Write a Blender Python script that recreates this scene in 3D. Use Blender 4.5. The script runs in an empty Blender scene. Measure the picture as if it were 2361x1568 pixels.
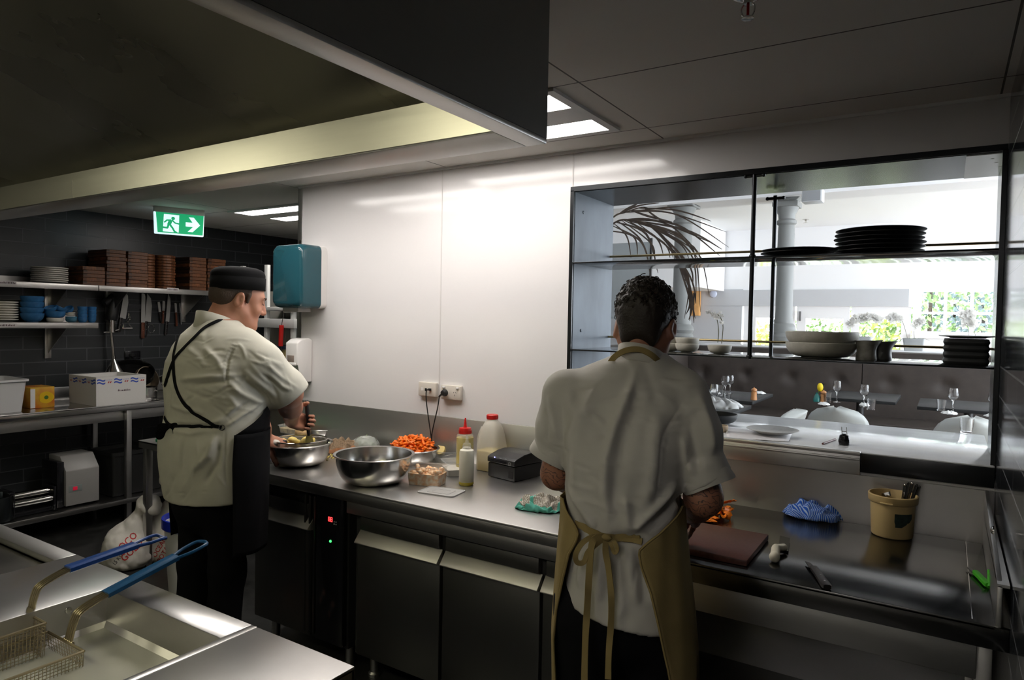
import bpy, bmesh, math, random
import numpy as np
from mathutils import Vector, Matrix, noise
from mathutils.bvhtree import BVHTree

C = bpy.context.scene
COL = C.collection
rnd = random.Random(7)
PI = math.pi

# ---------------------------------------------------------------- camera
W_PX, H_PX, F_PX = 2361, 1568, 1575.0
CAM_H = 1.60
def _nrm(v): return v / np.linalg.norm(v)
def _r3(px, py): return np.array([px - W_PX/2, py - H_PX/2, F_PX])
AX = -_nrm(_r3(-1290, 690))
AY = _r3(2185, 755); AY = _nrm(AY - AX * (AX @ AY))
AZ = np.cross(AY, AX)
if AZ[1] > 0: AZ = -AZ
CP = np.array([0, 0, CAM_H])
cam_data = bpy.data.cameras.new('camera')
cam = bpy.data.objects.new('camera', cam_data); COL.objects.link(cam)
cam_data.sensor_width = 36.0
cam_data.lens = 36.0 * F_PX / W_PX
cam_data.clip_start = 0.05; cam_data.clip_end = 200
rt = Vector((AX[0], AY[0], AZ[0])); dn = Vector((AX[1], AY[1], AZ[1])); fw = Vector((AX[2], AY[2], AZ[2]))
m = Matrix((rt, -dn, -fw)).transposed().to_4x4(); m.translation = Vector(CP)
cam.matrix_world = m
C.camera = cam

# ---------------------------------------------------------------- view, world, sun
C.view_settings.view_transform = 'Standard'; C.view_settings.look = 'None'
C.view_settings.gamma = 1.0; C.view_settings.use_curve_mapping = False
C.view_settings.exposure = 0.2
C.cycles.max_bounces = 8; C.cycles.diffuse_bounces = 4; C.cycles.glossy_bounces = 4
C.cycles.transmission_bounces = 6; C.cycles.transparent_max_bounces = 12
C.cycles.caustics_reflective = False; C.cycles.caustics_refractive = False
C.cycles.sample_clamp_indirect = 4.0
TROFFER, HOODLAMP, SKY, SUN = 13.0, 17.0, 11.0, 7.0
wd = bpy.data.worlds.new('sky'); C.world = wd; wd.use_nodes = True
bg = wd.node_tree.nodes['Background']
bg.inputs[0].default_value = (0.86, 0.93, 1.0, 1); bg.inputs[1].default_value = SKY
sl = bpy.data.lights.new('sun', 'SUN'); sl.energy = SUN; sl.angle = math.radians(3); sl.color = (1, .96, .88)
so = bpy.data.objects.new('sun', sl); COL.objects.link(so); so.location = (6, 8, 9)
so.rotation_euler = Vector((-0.25, 0.45, 0.85)).to_track_quat('Z', 'Y').to_euler()
def portal(loc, size, direction):
    d = bpy.data.lights.new('daylight_portal', 'AREA'); d.shape = 'RECTANGLE'; d.size, d.size_y = size
    d.cycles.is_portal = True
    o = bpy.data.objects.new('daylight_portal', d); COL.objects.link(o); o.location = loc
    o.rotation_euler = (-Vector(direction)).to_track_quat('Z', 'Y').to_euler()

# ---------------------------------------------------------------- geometry helpers
def ray(px, py):
    r = _r3(px, py); return np.array([AX @ r, AY @ r, AZ @ r])
def at(px, py, x=None, y=None, z=None):
    d = ray(px, py)
    t = x/d[0] if x is not None else y/d[1] if y is not None else (z-CAM_H)/d[2]
    return Vector(CP + t*d)

def worldloc(o):
    v = Vector((0, 0, 0))
    while o is not None: v = v + o.location; o = o.parent
    return v
def tag(o, label=None, cat=None, group=None, kind=None):
    if label: o['label'] = label
    if cat: o['category'] = cat
    if group: o['group'] = group
    if kind: o['kind'] = kind
    return o
def thing(name, label, cat, loc=(0, 0, 0), group=None, rotz=0):
    o = bpy.data.objects.new(name, None); COL.objects.link(o)
    o.empty_display_size = .05
    o.location = loc; o.rotation_euler = (0, 0, rotz)
    return tag(o, label, cat, group)
def dup(root, loc, rotz=None, label=None, group=None, scale=None):
    r = root.copy(); COL.objects.link(r); r.location = loc
    if rotz is not None: r.rotation_euler = (0, 0, rotz)
    if scale is not None: r.scale = scale if hasattr(scale, '__len__') else (scale,)*3
    if label: r['label'] = label
    if group: r['group'] = group
    def rec(src, dst):
        for ch in list(src.children):
            c = ch.copy(); COL.objects.link(c); c.parent = dst; rec(ch, c)
    rec(root, r)
    return r

class MB:
    """collects shapes into one bmesh; build() links it as ONE mesh object"""
    def __init__(s): s.bm = bmesh.new(); s.mi = 0
    def _new(s, geom):
        for f in geom:
            f.material_index = s.mi
        return geom
    def box(s, x0, x1, y0, y1, z0, z1, bev=0.0, seg=2, M=None):
        bm = s.bm
        vs = [bm.verts.new((x, y, z)) for x in (x0, x1) for y in (y0, y1) for z in (z0, z1)]
        q = [(0, 1, 3, 2), (4, 6, 7, 5), (0, 4, 5, 1), (2, 3, 7, 6), (0, 2, 6, 4), (1, 5, 7, 3)]
        fs = [bm.faces.new([vs[i] for i in f]) for f in q]
        s._new(fs)
        if bev > 0:
            es = list({e for f in fs for e in f.edges})
            r = bmesh.ops.bevel(bm, geom=es, offset=bev, segments=seg, profile=.5, affect='EDGES')
            vs = list({v for v in vs if v.is_valid} | set(r['verts']))
            for f in r['faces']: f.material_index = s.mi
        if M is not None: bmesh.ops.transform(bm, matrix=M, verts=vs)
        return vs
    def poly(s, pts):
        f = s.bm.faces.new([s.bm.verts.new(p) for p in pts]); f.material_index = s.mi; return f
    def prism(s, pts, d, bev=0.0, seg=2):
        """closed polygon (3-D points) extruded by vector d"""
        bm = s.bm; d = Vector(d)
        a = [bm.verts.new(p) for p in pts]; b = [bm.verts.new(Vector(p)+d) for p in pts]
        n = len(a); fs = [bm.faces.new(a[::-1]), bm.faces.new(b)]
        fs += [bm.faces.new((a[i], a[(i+1) % n], b[(i+1) % n], b[i])) for i in range(n)]
        s._new(fs)
        if bev > 0:
            es = list({e for f in fs for e in f.edges})
            r = bmesh.ops.bevel(bm, geom=es, offset=bev, segments=seg, profile=.5, affect='EDGES')
            for f in r['faces']: f.material_index = s.mi
    def loft(s, rings, closed=True, caps=True):
        bm = s.bm; R = [[bm.verts.new(p) for p in r] for r in rings]; n = len(R[0]); fs = []
        for a, b in zip(R, R[1:]):
            for i in range(n if closed else n-1):
                j = (i+1) % n
                fs.append(bm.faces.new((a[i], a[j], b[j], b[i])))
        if caps and closed:
            fs.append(bm.faces.new(R[0][::-1])); fs.append(bm.faces.new(R[-1]))
        s._new(fs); return R
    def lathe(s, prof, c=(0, 0, 0), n=32, M=None, sx=1, sy=1):
        """prof: (r,z) list; r=0 ends become poles"""
        bm = s.bm; c = Vector(c); rings = []
        for r, z in prof:
            if r < 1e-6: rings.append([bm.verts.new((0, 0, z))])
            else: rings.append([bm.verts.new((r*sx*math.cos(2*PI*i/n), r*sy*math.sin(2*PI*i/n), z)) for i in range(n)])
        fs = []
        for a, b in zip(rings, rings[1:]):
            for i in range(n):
                j = (i+1) % n
                if len(a) == 1 and len(b) == 1: continue
                if len(a) == 1: fs.append(bm.faces.new((a[0], b[j], b[i])))
                elif len(b) == 1: fs.append(bm.faces.new((a[i], a[j], b[0])))
                else: fs.append(bm.faces.new((a[i], a[j], b[j], b[i])))
        s._new(fs)
        vs = [v for r in rings for v in r]
        T = Matrix.Translation(c)
        if M is not None: T = T @ M.to_4x4()
        bmesh.ops.transform(bm, matrix=T, verts=vs)
    def tube(s, pts, r, n=8, caps=True, flat=None):
        """round tube along points; r a number or list; flat=(w,t,normal) makes a ribbon section"""
        pts = [Vector(p) for p in pts]; rings = []
        up = None
        for i, p in enumerate(pts):
            t = (pts[min(i+1, len(pts)-1)] - pts[max(i-1, 0)]).normalized()
            if flat is not None:
                nn = Vector(flat[2][i] if isinstance(flat[2], list) else flat[2])
                nn = (nn - t*nn.dot(t)).normalized(); bb = t.cross(nn)
                w, th = (flat[0][i] if isinstance(flat[0], list) else flat[0])/2, flat[1]/2
                rings.append([p+bb*w+nn*th, p-bb*w+nn*th, p-bb*w-nn*th, p+bb*w-nn*th]); continue
            if up is None:
                up = Vector((0, 0, 1)) if abs(t.z) < .9 else Vector((1, 0, 0))
            nn = (up - t*up.dot(t)).normalized(); bb = t.cross(nn); up = nn
            rr = r[i] if hasattr(r, '__len__') else r
            rings.append([p + (nn*math.cos(2*PI*k/n) + bb*math.sin(2*PI*k/n))*rr for k in range(n)])
        s.loft(rings, True, caps)
    def cyl(s, a, b, r, n=16, r2=None):
        s.tube([a, b], [r, r2 if r2 is not None else r], n)
    def ball(s, c, r, n=12, sz=None):
        v = bmesh.ops.create_uvsphere(s.bm, u_segments=n, v_segments=max(6, n//2), radius=1)['verts']
        rr = sz if sz is not None else (r, r, r)
        bmesh.ops.transform(s.bm, matrix=Matrix.Translation(c) @ Matrix.Diagonal((*rr, 1)), verts=v)
        for f in {f for x in v for f in x.link_faces}: f.material_index = s.mi
    def ico(s, c, r, sub=1, jit=0, sz=(1, 1, 1)):
        v = bmesh.ops.create_icosphere(s.bm, subdivisions=sub, radius=1)['verts']
        for x in v:
            k = r*(1+rnd.uniform(-jit, jit)); x.co = Vector(c) + Vector((x.co.x*sz[0], x.co.y*sz[1], x.co.z*sz[2]))*k
        for f in {f for x in v for f in x.link_faces}: f.material_index = s.mi
    def build(s, name, mat, parent=None, world=True, smooth=35, label=None, cat=None, group=None, kind=None, loc=None, solid=0):
        me = bpy.data.meshes.new(name)
        bmesh.ops.recalc_face_normals(s.bm, faces=s.bm.faces[:])
        off = Vector((0, 0, 0))
        if world and parent is not None: off = worldloc(parent)
        if loc is not None: off = Vector(loc) if world else off
        if off.length > 0: bmesh.ops.translate(s.bm, vec=-off, verts=s.bm.verts[:])
        s.bm.to_mesh(me); s.bm.free()
        return link(name, me, mat, parent, smooth, label, cat, group, kind, loc, solid)
def link(name, me, mat, parent=None, smooth=35, label=None, cat=None, group=None, kind=None, loc=None, solid=0):
    for mm in (mat if isinstance(mat, (list, tuple)) else [mat]): me.materials.append(mm)
    if smooth:
        me.polygons.foreach_set('use_smooth', [True]*len(me.polygons))
        if smooth < 180: me.set_sharp_from_angle(angle=math.radians(smooth))
    o = bpy.data.objects.new(name, me); COL.objects.link(o)
    if loc is not None: o.location = loc
    if parent is not None: o.parent = parent
    if solid:
        md = o.modifiers.new('thickness', 'SOLIDIFY'); md.thickness = abs(solid); md.offset = 0 if solid > 0 else -1
    return tag(o, label, cat, group, kind)
def struct(name, mb, mat, smooth=35, **k): return mb.build(name, mat, kind='structure', smooth=smooth, **k)
def smoothpath(pts, n=6):
    """Catmull-Rom through points"""
    P = [Vector(p) for p in pts]; out = []
    for i in range(len(P)-1):
        p0, p1, p2, p3 = P[max(i-1, 0)], P[i], P[i+1], P[min(i+2, len(P)-1)]
        for k in range(n):
            t = k/n
            out.append(.5*((2*p1)+(p2-p0)*t+(2*p0-5*p1+4*p2-p3)*t*t+(3*p1-p0-3*p2+p3)*t**3))
    out.append(P[-1]); return out

# ---------------------------------------------------------------- materials
MATS = {}
def mat(name, col=(.5, .5, .5), rough=.5, metal=0.0, spec=.5, emit=None, strength=0, alpha=1, trans=0, ior=1.45, sheen=0, coat=0, sss=0,
        noise_amt=0, noise_scale=20, bump=0, bump_scale=200, stretch=(1, 1, 1), col2=None, rvar=0, crease=0):
    if name in MATS: return MATS[name]
    m = bpy.data.materials.new(name); m.use_nodes = True; MATS[name] = m
    nt = m.node_tree; b = nt.nodes['Principled BSDF']
    b.inputs['Base Color'].default_value = (*col, 1); b.inputs['Roughness'].default_value = rough
    b.inputs['Metallic'].default_value = metal; b.inputs['Specular IOR Level'].default_value = spec
    b.inputs['IOR'].default_value = ior; b.inputs['Transmission Weight'].default_value = trans
    b.inputs['Alpha'].default_value = alpha; b.inputs['Coat Weight'].default_value = coat
    b.inputs['Sheen Weight'].default_value = sheen
    if sss:
        b.inputs['Subsurface Weight'].default_value = sss; b.inputs['Subsurface Radius'].default_value = (.012, .005, .003)
        b.inputs['Subsurface Scale'].default_value = 1
    if emit: b.inputs['Emission Color'].default_value = (*emit, 1); b.inputs['Emission Strength'].default_value = strength
    if noise_amt or bump or rvar or col2:
        tc = nt.nodes.new('ShaderNodeTexCoord'); mp = nt.nodes.new('ShaderNodeMapping'); mp.inputs['Scale'].default_value = stretch
        nt.links.new(tc.outputs['Object'], mp.inputs[0])
        nz = nt.nodes.new('ShaderNodeTexNoise'); nz.inputs['Scale'].default_value = noise_scale; nz.inputs['Detail'].default_value = 5
        nt.links.new(mp.outputs[0], nz.inputs['Vector'])
        if noise_amt or col2:
            rp = nt.nodes.new('ShaderNodeValToRGB')
            c2 = col2 if col2 else tuple(c*(1-noise_amt) for c in col)
            c1 = col if col2 else tuple(min(1, c*(1+noise_amt)) for c in col)
            rp.color_ramp.elements[0].position = .35; rp.color_ramp.elements[1].position = .65
            rp.color_ramp.elements[0].color = (*c2, 1); rp.color_ramp.elements[1].color = (*c1, 1)
            nt.links.new(nz.outputs['Fac'], rp.inputs[0]); nt.links.new(rp.outputs[0], b.inputs['Base Color'])
        if rvar:
            mr = nt.nodes.new('ShaderNodeMapRange'); mr.inputs[1].default_value = .3; mr.inputs[2].default_value = .7
            mr.inputs[3].default_value = max(.02, rough-rvar); mr.inputs[4].default_value = rough+rvar
            nt.links.new(nz.outputs['Fac'], mr.inputs[0]); nt.links.new(mr.outputs[0], b.inputs['Roughness'])
        if bump:
            n2 = nt.nodes.new('ShaderNodeTexNoise'); n2.inputs['Scale'].default_value = bump_scale; n2.inputs['Detail'].default_value = 3
            nt.links.new(mp.outputs[0], n2.inputs['Vector'])
            bp = nt.nodes.new('ShaderNodeBump'); bp.inputs['Strength'].default_value = bump; bp.inputs['Distance'].default_value = .002
            nt.links.new(n2.outputs['Fac'], bp.inputs['Height']); nt.links.new(bp.outputs[0], b.inputs['Normal'])
            if crease:
                n3 = nt.nodes.new('ShaderNodeTexNoise'); n3.noise_type = 'RIDGED_MULTIFRACTAL'; n3.inputs['Scale'].default_value = 7; n3.inputs['Detail'].default_value = 2; n3.inputs['Distortion'].default_value = .8
                m3 = nt.nodes.new('ShaderNodeMapping'); m3.inputs['Scale'].default_value = (1, 1, .55); m3.inputs['Rotation'].default_value = (.5, .3, 0)
                nt.links.new(tc.outputs['Object'], m3.inputs[0]); nt.links.new(m3.outputs[0], n3.inputs['Vector'])
                b3 = nt.nodes.new('ShaderNodeBump'); b3.inputs['Strength'].default_value = crease; b3.inputs['Distance'].default_value = .02
                nt.links.new(n3.outputs['Fac'], b3.inputs['Height']); nt.links.new(b3.outputs[0], bp.inputs['Normal'])
    return m
def grid_mat(name, col, line, sx, sy, off=(0, 0), wid=.004, rough=.3, plane='xy', brick=True, var=.1, spec=.5, bump=.6):
    """running-bond tiles by a Brick texture laid on one plane of the object"""
    m = bpy.data.materials.new(name); m.use_nodes = True; nt = m.node_tree; b = nt.nodes['Principled BSDF']; MATS[name] = m
    tc = nt.nodes.new('ShaderNodeTexCoord'); sp = nt.nodes.new('ShaderNodeSeparateXYZ'); cb = nt.nodes.new('ShaderNodeCombineXYZ')
    nt.links.new(tc.outputs['Object'], sp.inputs[0])
    ix = {'x': 0, 'y': 1, 'z': 2}
    for k in (0, 1):
        ad = nt.nodes.new('ShaderNodeMath'); ad.operation = 'ADD'; ad.inputs[1].default_value = off[k]
        nt.links.new(sp.outputs[ix[plane[k]]], ad.inputs[0]); nt.links.new(ad.outputs[0], cb.inputs[k])
    br = nt.nodes.new('ShaderNodeTexBrick'); br.offset = .5 if brick else 0; br.squash = 1
    br.inputs['Scale'].default_value = 1; br.inputs['Mortar Size'].default_value = wid; br.inputs['Mortar Smooth'].default_value = .1
    br.inputs['Brick Width'].default_value = sx; br.inputs['Row Height'].default_value = sy
    br.inputs['Color1'].default_value = (*col, 1); br.inputs['Color2'].default_value = (*[c*(1-var) for c in col], 1)
    br.inputs['Mortar'].default_value = (*line, 1)
    nt.links.new(cb.outputs[0], br.inputs['Vector']); nt.links.new(br.outputs['Color'], b.inputs['Base Color'])
    b.inputs['Roughness'].default_value = rough; b.inputs['Specular IOR Level'].default_value = spec
    bp = nt.nodes.new('ShaderNodeBump'); bp.inputs['Strength'].default_value = bump; bp.inputs['Distance'].default_value = .003; bp.invert = True
    nt.links.new(br.outputs['Fac'], bp.inputs['Height']); nt.links.new(bp.outputs[0], b.inputs['Normal'])
    return m
def steel(name, base=.55, rough=.36, stretch=(1, 30, 30), tint=(1, .98, .95), rvar=.012):
    return mat(name, tuple(base*t for t in tint), rough, 1.0, noise_amt=.012, noise_scale=7, stretch=stretch, rvar=rvar)

def translucent(name, col):
    m = bpy.data.materials.new(name); m.use_nodes = True; MATS[name] = m; nt = m.node_tree; o = nt.nodes['Material Output']
    a = nt.nodes.new('ShaderNodeBsdfDiffuse'); b = nt.nodes.new('ShaderNodeBsdfTranslucent'); x = nt.nodes.new('ShaderNodeMixShader'); x.inputs[0].default_value = .5
    for q in (a, b): q.inputs['Color'].default_value = (*col, 1)
    nt.links.new(a.outputs[0], x.inputs[1]); nt.links.new(b.outputs[0], x.inputs[2]); nt.links.new(x.outputs[0], o.inputs[0]); return m
STEEL = steel('brushed_steel_long'); STEEL_V = steel('brushed_steel_upright', stretch=(30, 30, 1))
STEEL_B = steel('worn_worktop_steel', .62, .33, (2, 2, 2), rvar=.005)
STEEL_Y = steel('brushed_steel_across', stretch=(30, 1, 30))
CHROME = mat('polished_steel', (.62, .6, .57), .12, 1.0)
BOWLST = steel('bowl_steel', .6, .2, (1, 1, 1), rvar=.015)
DARKST = steel('dark_blued_steel', .16, .22, (1, 25, 25), tint=(.85, .97, 1.05))
BLACK = mat('black_plastic', (.012, .012, .013), .4)
BLACKG = mat('black_gloss', (.01, .01, .012), .12)
WHITEP = mat('white_plastic', (.78, .76, .74), .35)
WHITEPAINT = mat('white_paint', (.8, .8, .79), .6)
PANEL = mat('white_wall_panel', (.74, .72, .715), .13, spec=.5, bump=.012, bump_scale=3)
CERAM = mat('white_ceramic', (.72, .69, .62), .25)
GLASS = mat('clear_glass', (1, 1, 1), .02, trans=1, ior=1.45)
# ================================================================= the setting
CT = .847                       # worktop height
WY, FY = 2.89, 2.10             # white wall face, worktop front edge
XL, XR = -3.43, .155            # white wall's free end, right tiled wall
CEIL = 2.40
LW = -5.83                      # dark tiled wall on the left
RZ = .26                        # restaurant floor
CEILM = grid_mat('ceiling_tile', (.80, .78, .73), (.10, .095, .085), 1.2, .62, (0.672+.4, 3*.62-2.07), .0035, .85, 'xy', False, .0, bump=.5)
FLOORM = mat('dark_floor_vinyl', (.022, .022, .021), .35, noise_amt=.5, noise_scale=14, bump=.1)
DTILE = grid_mat('dark_wall_tile', (.030, .033, .036), (.075, .08, .085), .3, .1, (.06, -.005), .004, .32, 'yz', True, .25)
GTILE = grid_mat('glossy_dark_wall_tile', (.016, .018, .022), (.26, .27, .29), .3, .1, (.06, .03), .003, .12, 'yz', True, .2)

b = MB(); b.box(-8, 1.2, -2.2, 3.34, -.1, 0); b.box(-8, XL-.08, 3.34, 5.6, -.1, 0); struct('floor', b, FLOORM)
b = MB(); b.box(-8, XR, -2.2, 3.3, CEIL, CEIL+.05); b.box(-8, XL-.08, 3.3, 5.6, CEIL, CEIL+.05); struct('ceiling', b, CEILM)
# white panelled wall with the servery opening cut out
FX0, FZ0, FZ1 = -1.512, 1.06, 2.213
b = MB()
b.box(XL, FX0, WY, 3.34, 0, CEIL); b.box(FX0, XR, WY, 3.34, FZ1, CEIL)
b.box(FX0, XR, WY+.012, 3.34, 0, FZ0)
struct('wall_back', b, PANEL)
TRIM = mat('panel_joint_strip', (.62, .6, .585), .3); ALU = mat('aluminium_trim', (.66, .66, .65), .3, 1.0)
for i, x in enumerate((-2.302, -1.517)):
    b = MB(); b.box(x-.0035, x+.0035, WY-.0018, WY+.001, 1.07 if i == 0 else 2.215, CEIL)
    struct('trim_%d' % (i+1), b, TRIM)
b = MB(); b.box(XL-.012, XL+.028, WY-.003, 3.345, .85, CEIL, .001); struct('trim_3', b, ALU)
b = MB(); b.box(XL, XR, WY-.012, WY, CEIL-.012, CEIL); struct('trim_4', b, WHITEPAINT)
b = MB(); b.box(LW-.1, LW, -2.2, 5.7, 0, CEIL); struct('wall_left', b, DTILE)
b = MB(); b.box(XR, XR+.1, -2.2, 3.34, 0, CEIL); struct('wall_right', b, GTILE)
b = MB(); b.box(-8, 1.2, -2.3, -2.2, 0, CEIL); struct('wall_front', b, WHITEPAINT)
b = MB(); b.box(LW, XL, 5.6, 5.7, 0, CEIL); struct('wall_far', b, DTILE)
# ---- restaurant beyond the servery
RW = mat('restaurant_wall', (.86, .86, .87), .7); RC = mat('restaurant_ceiling', (.88, .89, .9), .7)
RGREY = mat('pale_grey_wall', (.52, .53, .55), .7)
RY1, RX0, RX1, RCZ = 13.2, -7.0, 4.6, 3.35
b = MB(); b.box(XL, RX1, 3.34, RY1, RZ-.1, RZ); b.box(RX0, XL, 5.8, RY1, RZ-.1, RZ); struct('floor_restaurant', b, mat('timber_floor', (.25, .19, .14), .4))
b = MB(); b.box(RX0, RX1, 3.34, RY1+.1, RCZ, RCZ+.1); struct('ceiling_restaurant', b, RC)
b = MB(); b.box(XL, XR+.1, 3.3, 3.34, CEIL, RCZ); b.box(XR+.1, RX1, 3.24, 3.34, 0, RCZ)
struct('wall_servery', b, RW)
b = MB(); b.box(RX0-.1, RX0, 5.7, RY1, 0, RCZ); b.box(XL-.08, XL, 3.34, 5.7, 0, RCZ); b.box(RX0, XL, 5.7, 5.78, 0, RCZ); struct('wall_west', b, RW)
# far wall with openings (door pair and window), built from blocks around them
def far(px, py): p = at(px, py, y=RY1); return p.x, p.z
DX0, DZ1 = far(1712, 706); DX1 = far(2105, 706)[0]; WX0, WZ1 = far(2122, 666); WX1, WZ0 = far(2345, 776)
WX1 = 3.9
b = MB()
b.box(RX0, DX0, RY1, RY1+.15, 0, RCZ); b.box(DX0, WX0, RY1, RY1+.15, DZ1, RCZ); b.box(DX1, WX0, RY1, RY1+.15, 0, DZ1)
b.box(WX0, RX1, RY1, RY1+.15, WZ1, RCZ); b.box(WX0, RX1, RY1, RY1+.15, 0, WZ0); b.box(WX1, RX1, RY1, RY1+.15, WZ0, WZ1)
struct('wall_north', b, RW)
gx0, gz1 = far(1600, 668); gx1, gz0 = far(1712, 706)
b = MB(); b.box(gx0, far(2096, 680)[0], RY1-.05, RY1-.002, far(1900, 706)[1], far(1900, 668)[1]); b.box(far(1590,700)[0], gx1, RY1-.04, RY1-.002, 0, gz1)
struct('trim_5', b, RGREY)  # panel over the doors: its shade is put into the grey colour
b = MB(); b.box(far(1560,640)[0]-2, far(1672,650)[0], RY1-1.6, RY1-.06, far(1640,672)[1], RCZ); struct('trim_6', b, RW)
# unseen glazed side, added to bring daylight into the restaurant: posts and glass bays
for i, y in enumerate(np.linspace(3.6, RY1-.2, 6)):
    b = MB(); b.box(RX1-.06, RX1+.06, y-.05, y+.05, 0, RCZ); struct('trim_%d' % (7+i), b, RW)
b = MB()
for y0, y1 in zip(np.linspace(3.6, RY1-.2, 6)[:-1], np.linspace(3.6, RY1-.2, 6)[1:]): b.box(RX1-.004, RX1+.004, y0+.06, y1-.06, .3, RCZ-.3)
THINGLASS = bpy.data.materials.new('window_glass'); THINGLASS.use_nodes = True
_nt = THINGLASS.node_tree; _o = _nt.nodes['Material Output']; _t = _nt.nodes.new('ShaderNodeBsdfTransparent'); _g = _nt.nodes.new('ShaderNodeBsdfGlossy'); _g.inputs['Roughness'].default_value = .02
_mx = _nt.nodes.new('ShaderNodeMixShader'); _mx.inputs[0].default_value = .06
_nt.links.new(_t.outputs[0], _mx.inputs[1]); _nt.links.new(_g.outputs[0], _mx.inputs[2]); _nt.links.new(_mx.outputs[0], _o.inputs[0])
struct('unseen_daylight_window', b, THINGLASS)
portal((RX1+.2, 8.3, 1.7), (9.5, 2.9), (-1, 0, 0)); portal((1.7, RY1+.3, 1.9), (4.6, 1.0), (0, -1, 0)); portal(((DX0+DX1)/2, RY1+.3, 1.0), (abs(DX1-DX0), 2.0), (0, -1, 0))
# far window: frame, bars and panes
MUNT = mat('white_joinery', (.85, .85, .86), .45)
wf = MB()
wf.box(WX0, WX1, RY1+.02, RY1+.1, WZ1-.05, WZ1); wf.box(WX0, WX1, RY1+.02, RY1+.1, WZ0, WZ0+.05)
w2 = struct('window_2', wf, MUNT)
x = WX0; step = far(2180, 700)[0]-WX0
b = MB()
while x < WX1:
    b.box(x-.025, x+.025, RY1+.03, RY1+.09, WZ0, WZ1); x += step
zm = far(2180, 722)[1]; b.box(WX0, WX1, RY1+.04, RY1+.08, zm-.02, zm+.02)
b.build('window_frame', MUNT, w2)
b = MB(); b.box(WX0, WX1, RY1+.058, RY1+.062, WZ0, WZ1); b.build('window_pane', THINGLASS, w2)
b = MB(); b.box(WX0-.1, WX1+.1, RY1-.08, RY1+.02, WZ0-.06, WZ0); b.build('window_sill', MUNT, w2)
# glazed doors
def door(n, x0, x1, gx0, gx1, gz1):
    b = MB(); b.box(x0, gx0, RY1+.02, RY1+.07, 0, DZ1); b.box(gx1, x1, RY1+.02, RY1+.07, 0, DZ1); b.box(gx0, gx1, RY1+.02, RY1+.07, gz1, DZ1); b.box(gx0, gx1, RY1+.02, RY1+.07, 0, .25)
    d = struct('door_%d' % n, b, MUNT)
    b = MB(); b.box(gx0, gx1, RY1+.043, RY1+.047, .25, gz1); b.build('door_pane', THINGLASS, d)
    return d
fx = lambda px: far(px, 740)[0]
d1 = door(1, fx(1714), fx(1832), fx(1742), fx(1820), far(1770, 733)[1])
d2 = door(2, fx(1836), fx(1958), fx(1857), fx(1944), far(1900, 735)[1])
d3 = door(3, fx(1962), fx(2100), fx(1980), fx(2078), far(2000, 735)[1])
b = MB(); b.box(fx(1843), fx(1847), RY1-.06, RY1-.01, far(1845, 740)[1], far(1845, 718)[1]); b.build('door_handle', mat('grey_metal', (.3, .3, .3), .4, 1), d2)
# white beam over the columns
b = MB(); b.box(RX0, RX1, 8.0, 8.45, 3.02, RCZ); struct('trim_20', b, RW)
# ================================================================= ceiling fittings, hood, servery frame
LAMP = mat('lit_diffuser', (1, 1, 1), .5, emit=(1.0, .95, .90), strength=TROFFER)
HLAMP = mat('hood_lamp_glass', (1, 1, 1), .5, emit=(1.0, .95, .66), strength=HOODLAMP)
FRAMEW = mat('white_metal_frame', (.75, .75, .74), .45)
def troffer(x0, x1, y0, y1, label):
    t = thing('ceiling_light', label, 'ceiling light', ((x0+x1)/2, (y0+y1)/2, CEIL), 'recessed ceiling lights')
    b = MB(); w = .165; e = .035
    ys = (y0+e, y0+e+w, y1-e-w, y1-e)
    for a, c in ((y0, ys[0]), (ys[1], ys[2]), (ys[3], y1)): b.box(x0, x1, a, c, CEIL-.012, CEIL)
    for a, c in ((ys[0], ys[1]), (ys[2], ys[3])): b.box(x0, x0+e, a, c, CEIL-.012, CEIL); b.box(x1-e, x1, a, c, CEIL-.012, CEIL)
    b.build('frame', FRAMEW, t)
    for a, c in ((ys[0], ys[1]), (ys[2], ys[3])):
        b = MB(); b.box(x0+e, x1-e, a, c, CEIL-.008, CEIL-.001); b.build('diffuser', LAMP, t)
TX1 = -1.205
troffer(TX1-1.19, TX1+.035, 2.07, 2.64, 'twin strip ceiling light above the prep counter, cut off by the hood')
troffer(-3.55, -2.35, 1.86, 2.43, 'twin strip ceiling light in front of the hood, above the left chef')
troffer(-4.75, -3.9, 3.3, 3.87, 'twin strip ceiling light beyond the exit sign, past the white wall')
troffer(-5.2, -4.0, .3, .87, 'twin strip ceiling light over the far left aisle, hidden by the hood')
troffer(-.62, .0, -.95, -.38, 'added unseen square ceiling light brightening the right chef, nearer the servery')  # this lamp and the next are unseen, added to lighten the chef's back
troffer(-.62, .0, -1.9, -1.33, 'added unseen square ceiling light brightening the right chef, farther from the servery')
# sprinkler
p = at(1725, 8, z=CEIL-.02)
t = thing('fire_sprinkler', 'chrome fire sprinkler head on the kitchen ceiling', 'sprinkler', (p.x, p.y, CEIL))
b = MB(); b.lathe([(.036, 0), (.036, -.004), (.02, -.012), (.012, -.014), (.012, -.022), (0, -.022)], t.location, 24); b.build('escutcheon', CHROME, t)
b = MB()
for s in (-1, 1): b.tube(smoothpath([t.location+Vector(q) for q in ((.008*s, 0, -.018), (.016*s, 0, -.03), (.013*s, 0, -.046), (.003*s, 0, -.056))]), .002, 6)
b.lathe([(.003, -.05), (.015, -.054), (.015, -.057), (0, -.058)], t.location, 16); b.build('frame_arms', CHROME, t)
b = MB(); b.cyl(t.location+Vector((0, 0, -.022)), t.location+Vector((0, 0, -.05)), .0035, 8); b.build('glass_bulb', mat('red_bulb', (.5, .02, .02), .1), t)

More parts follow.
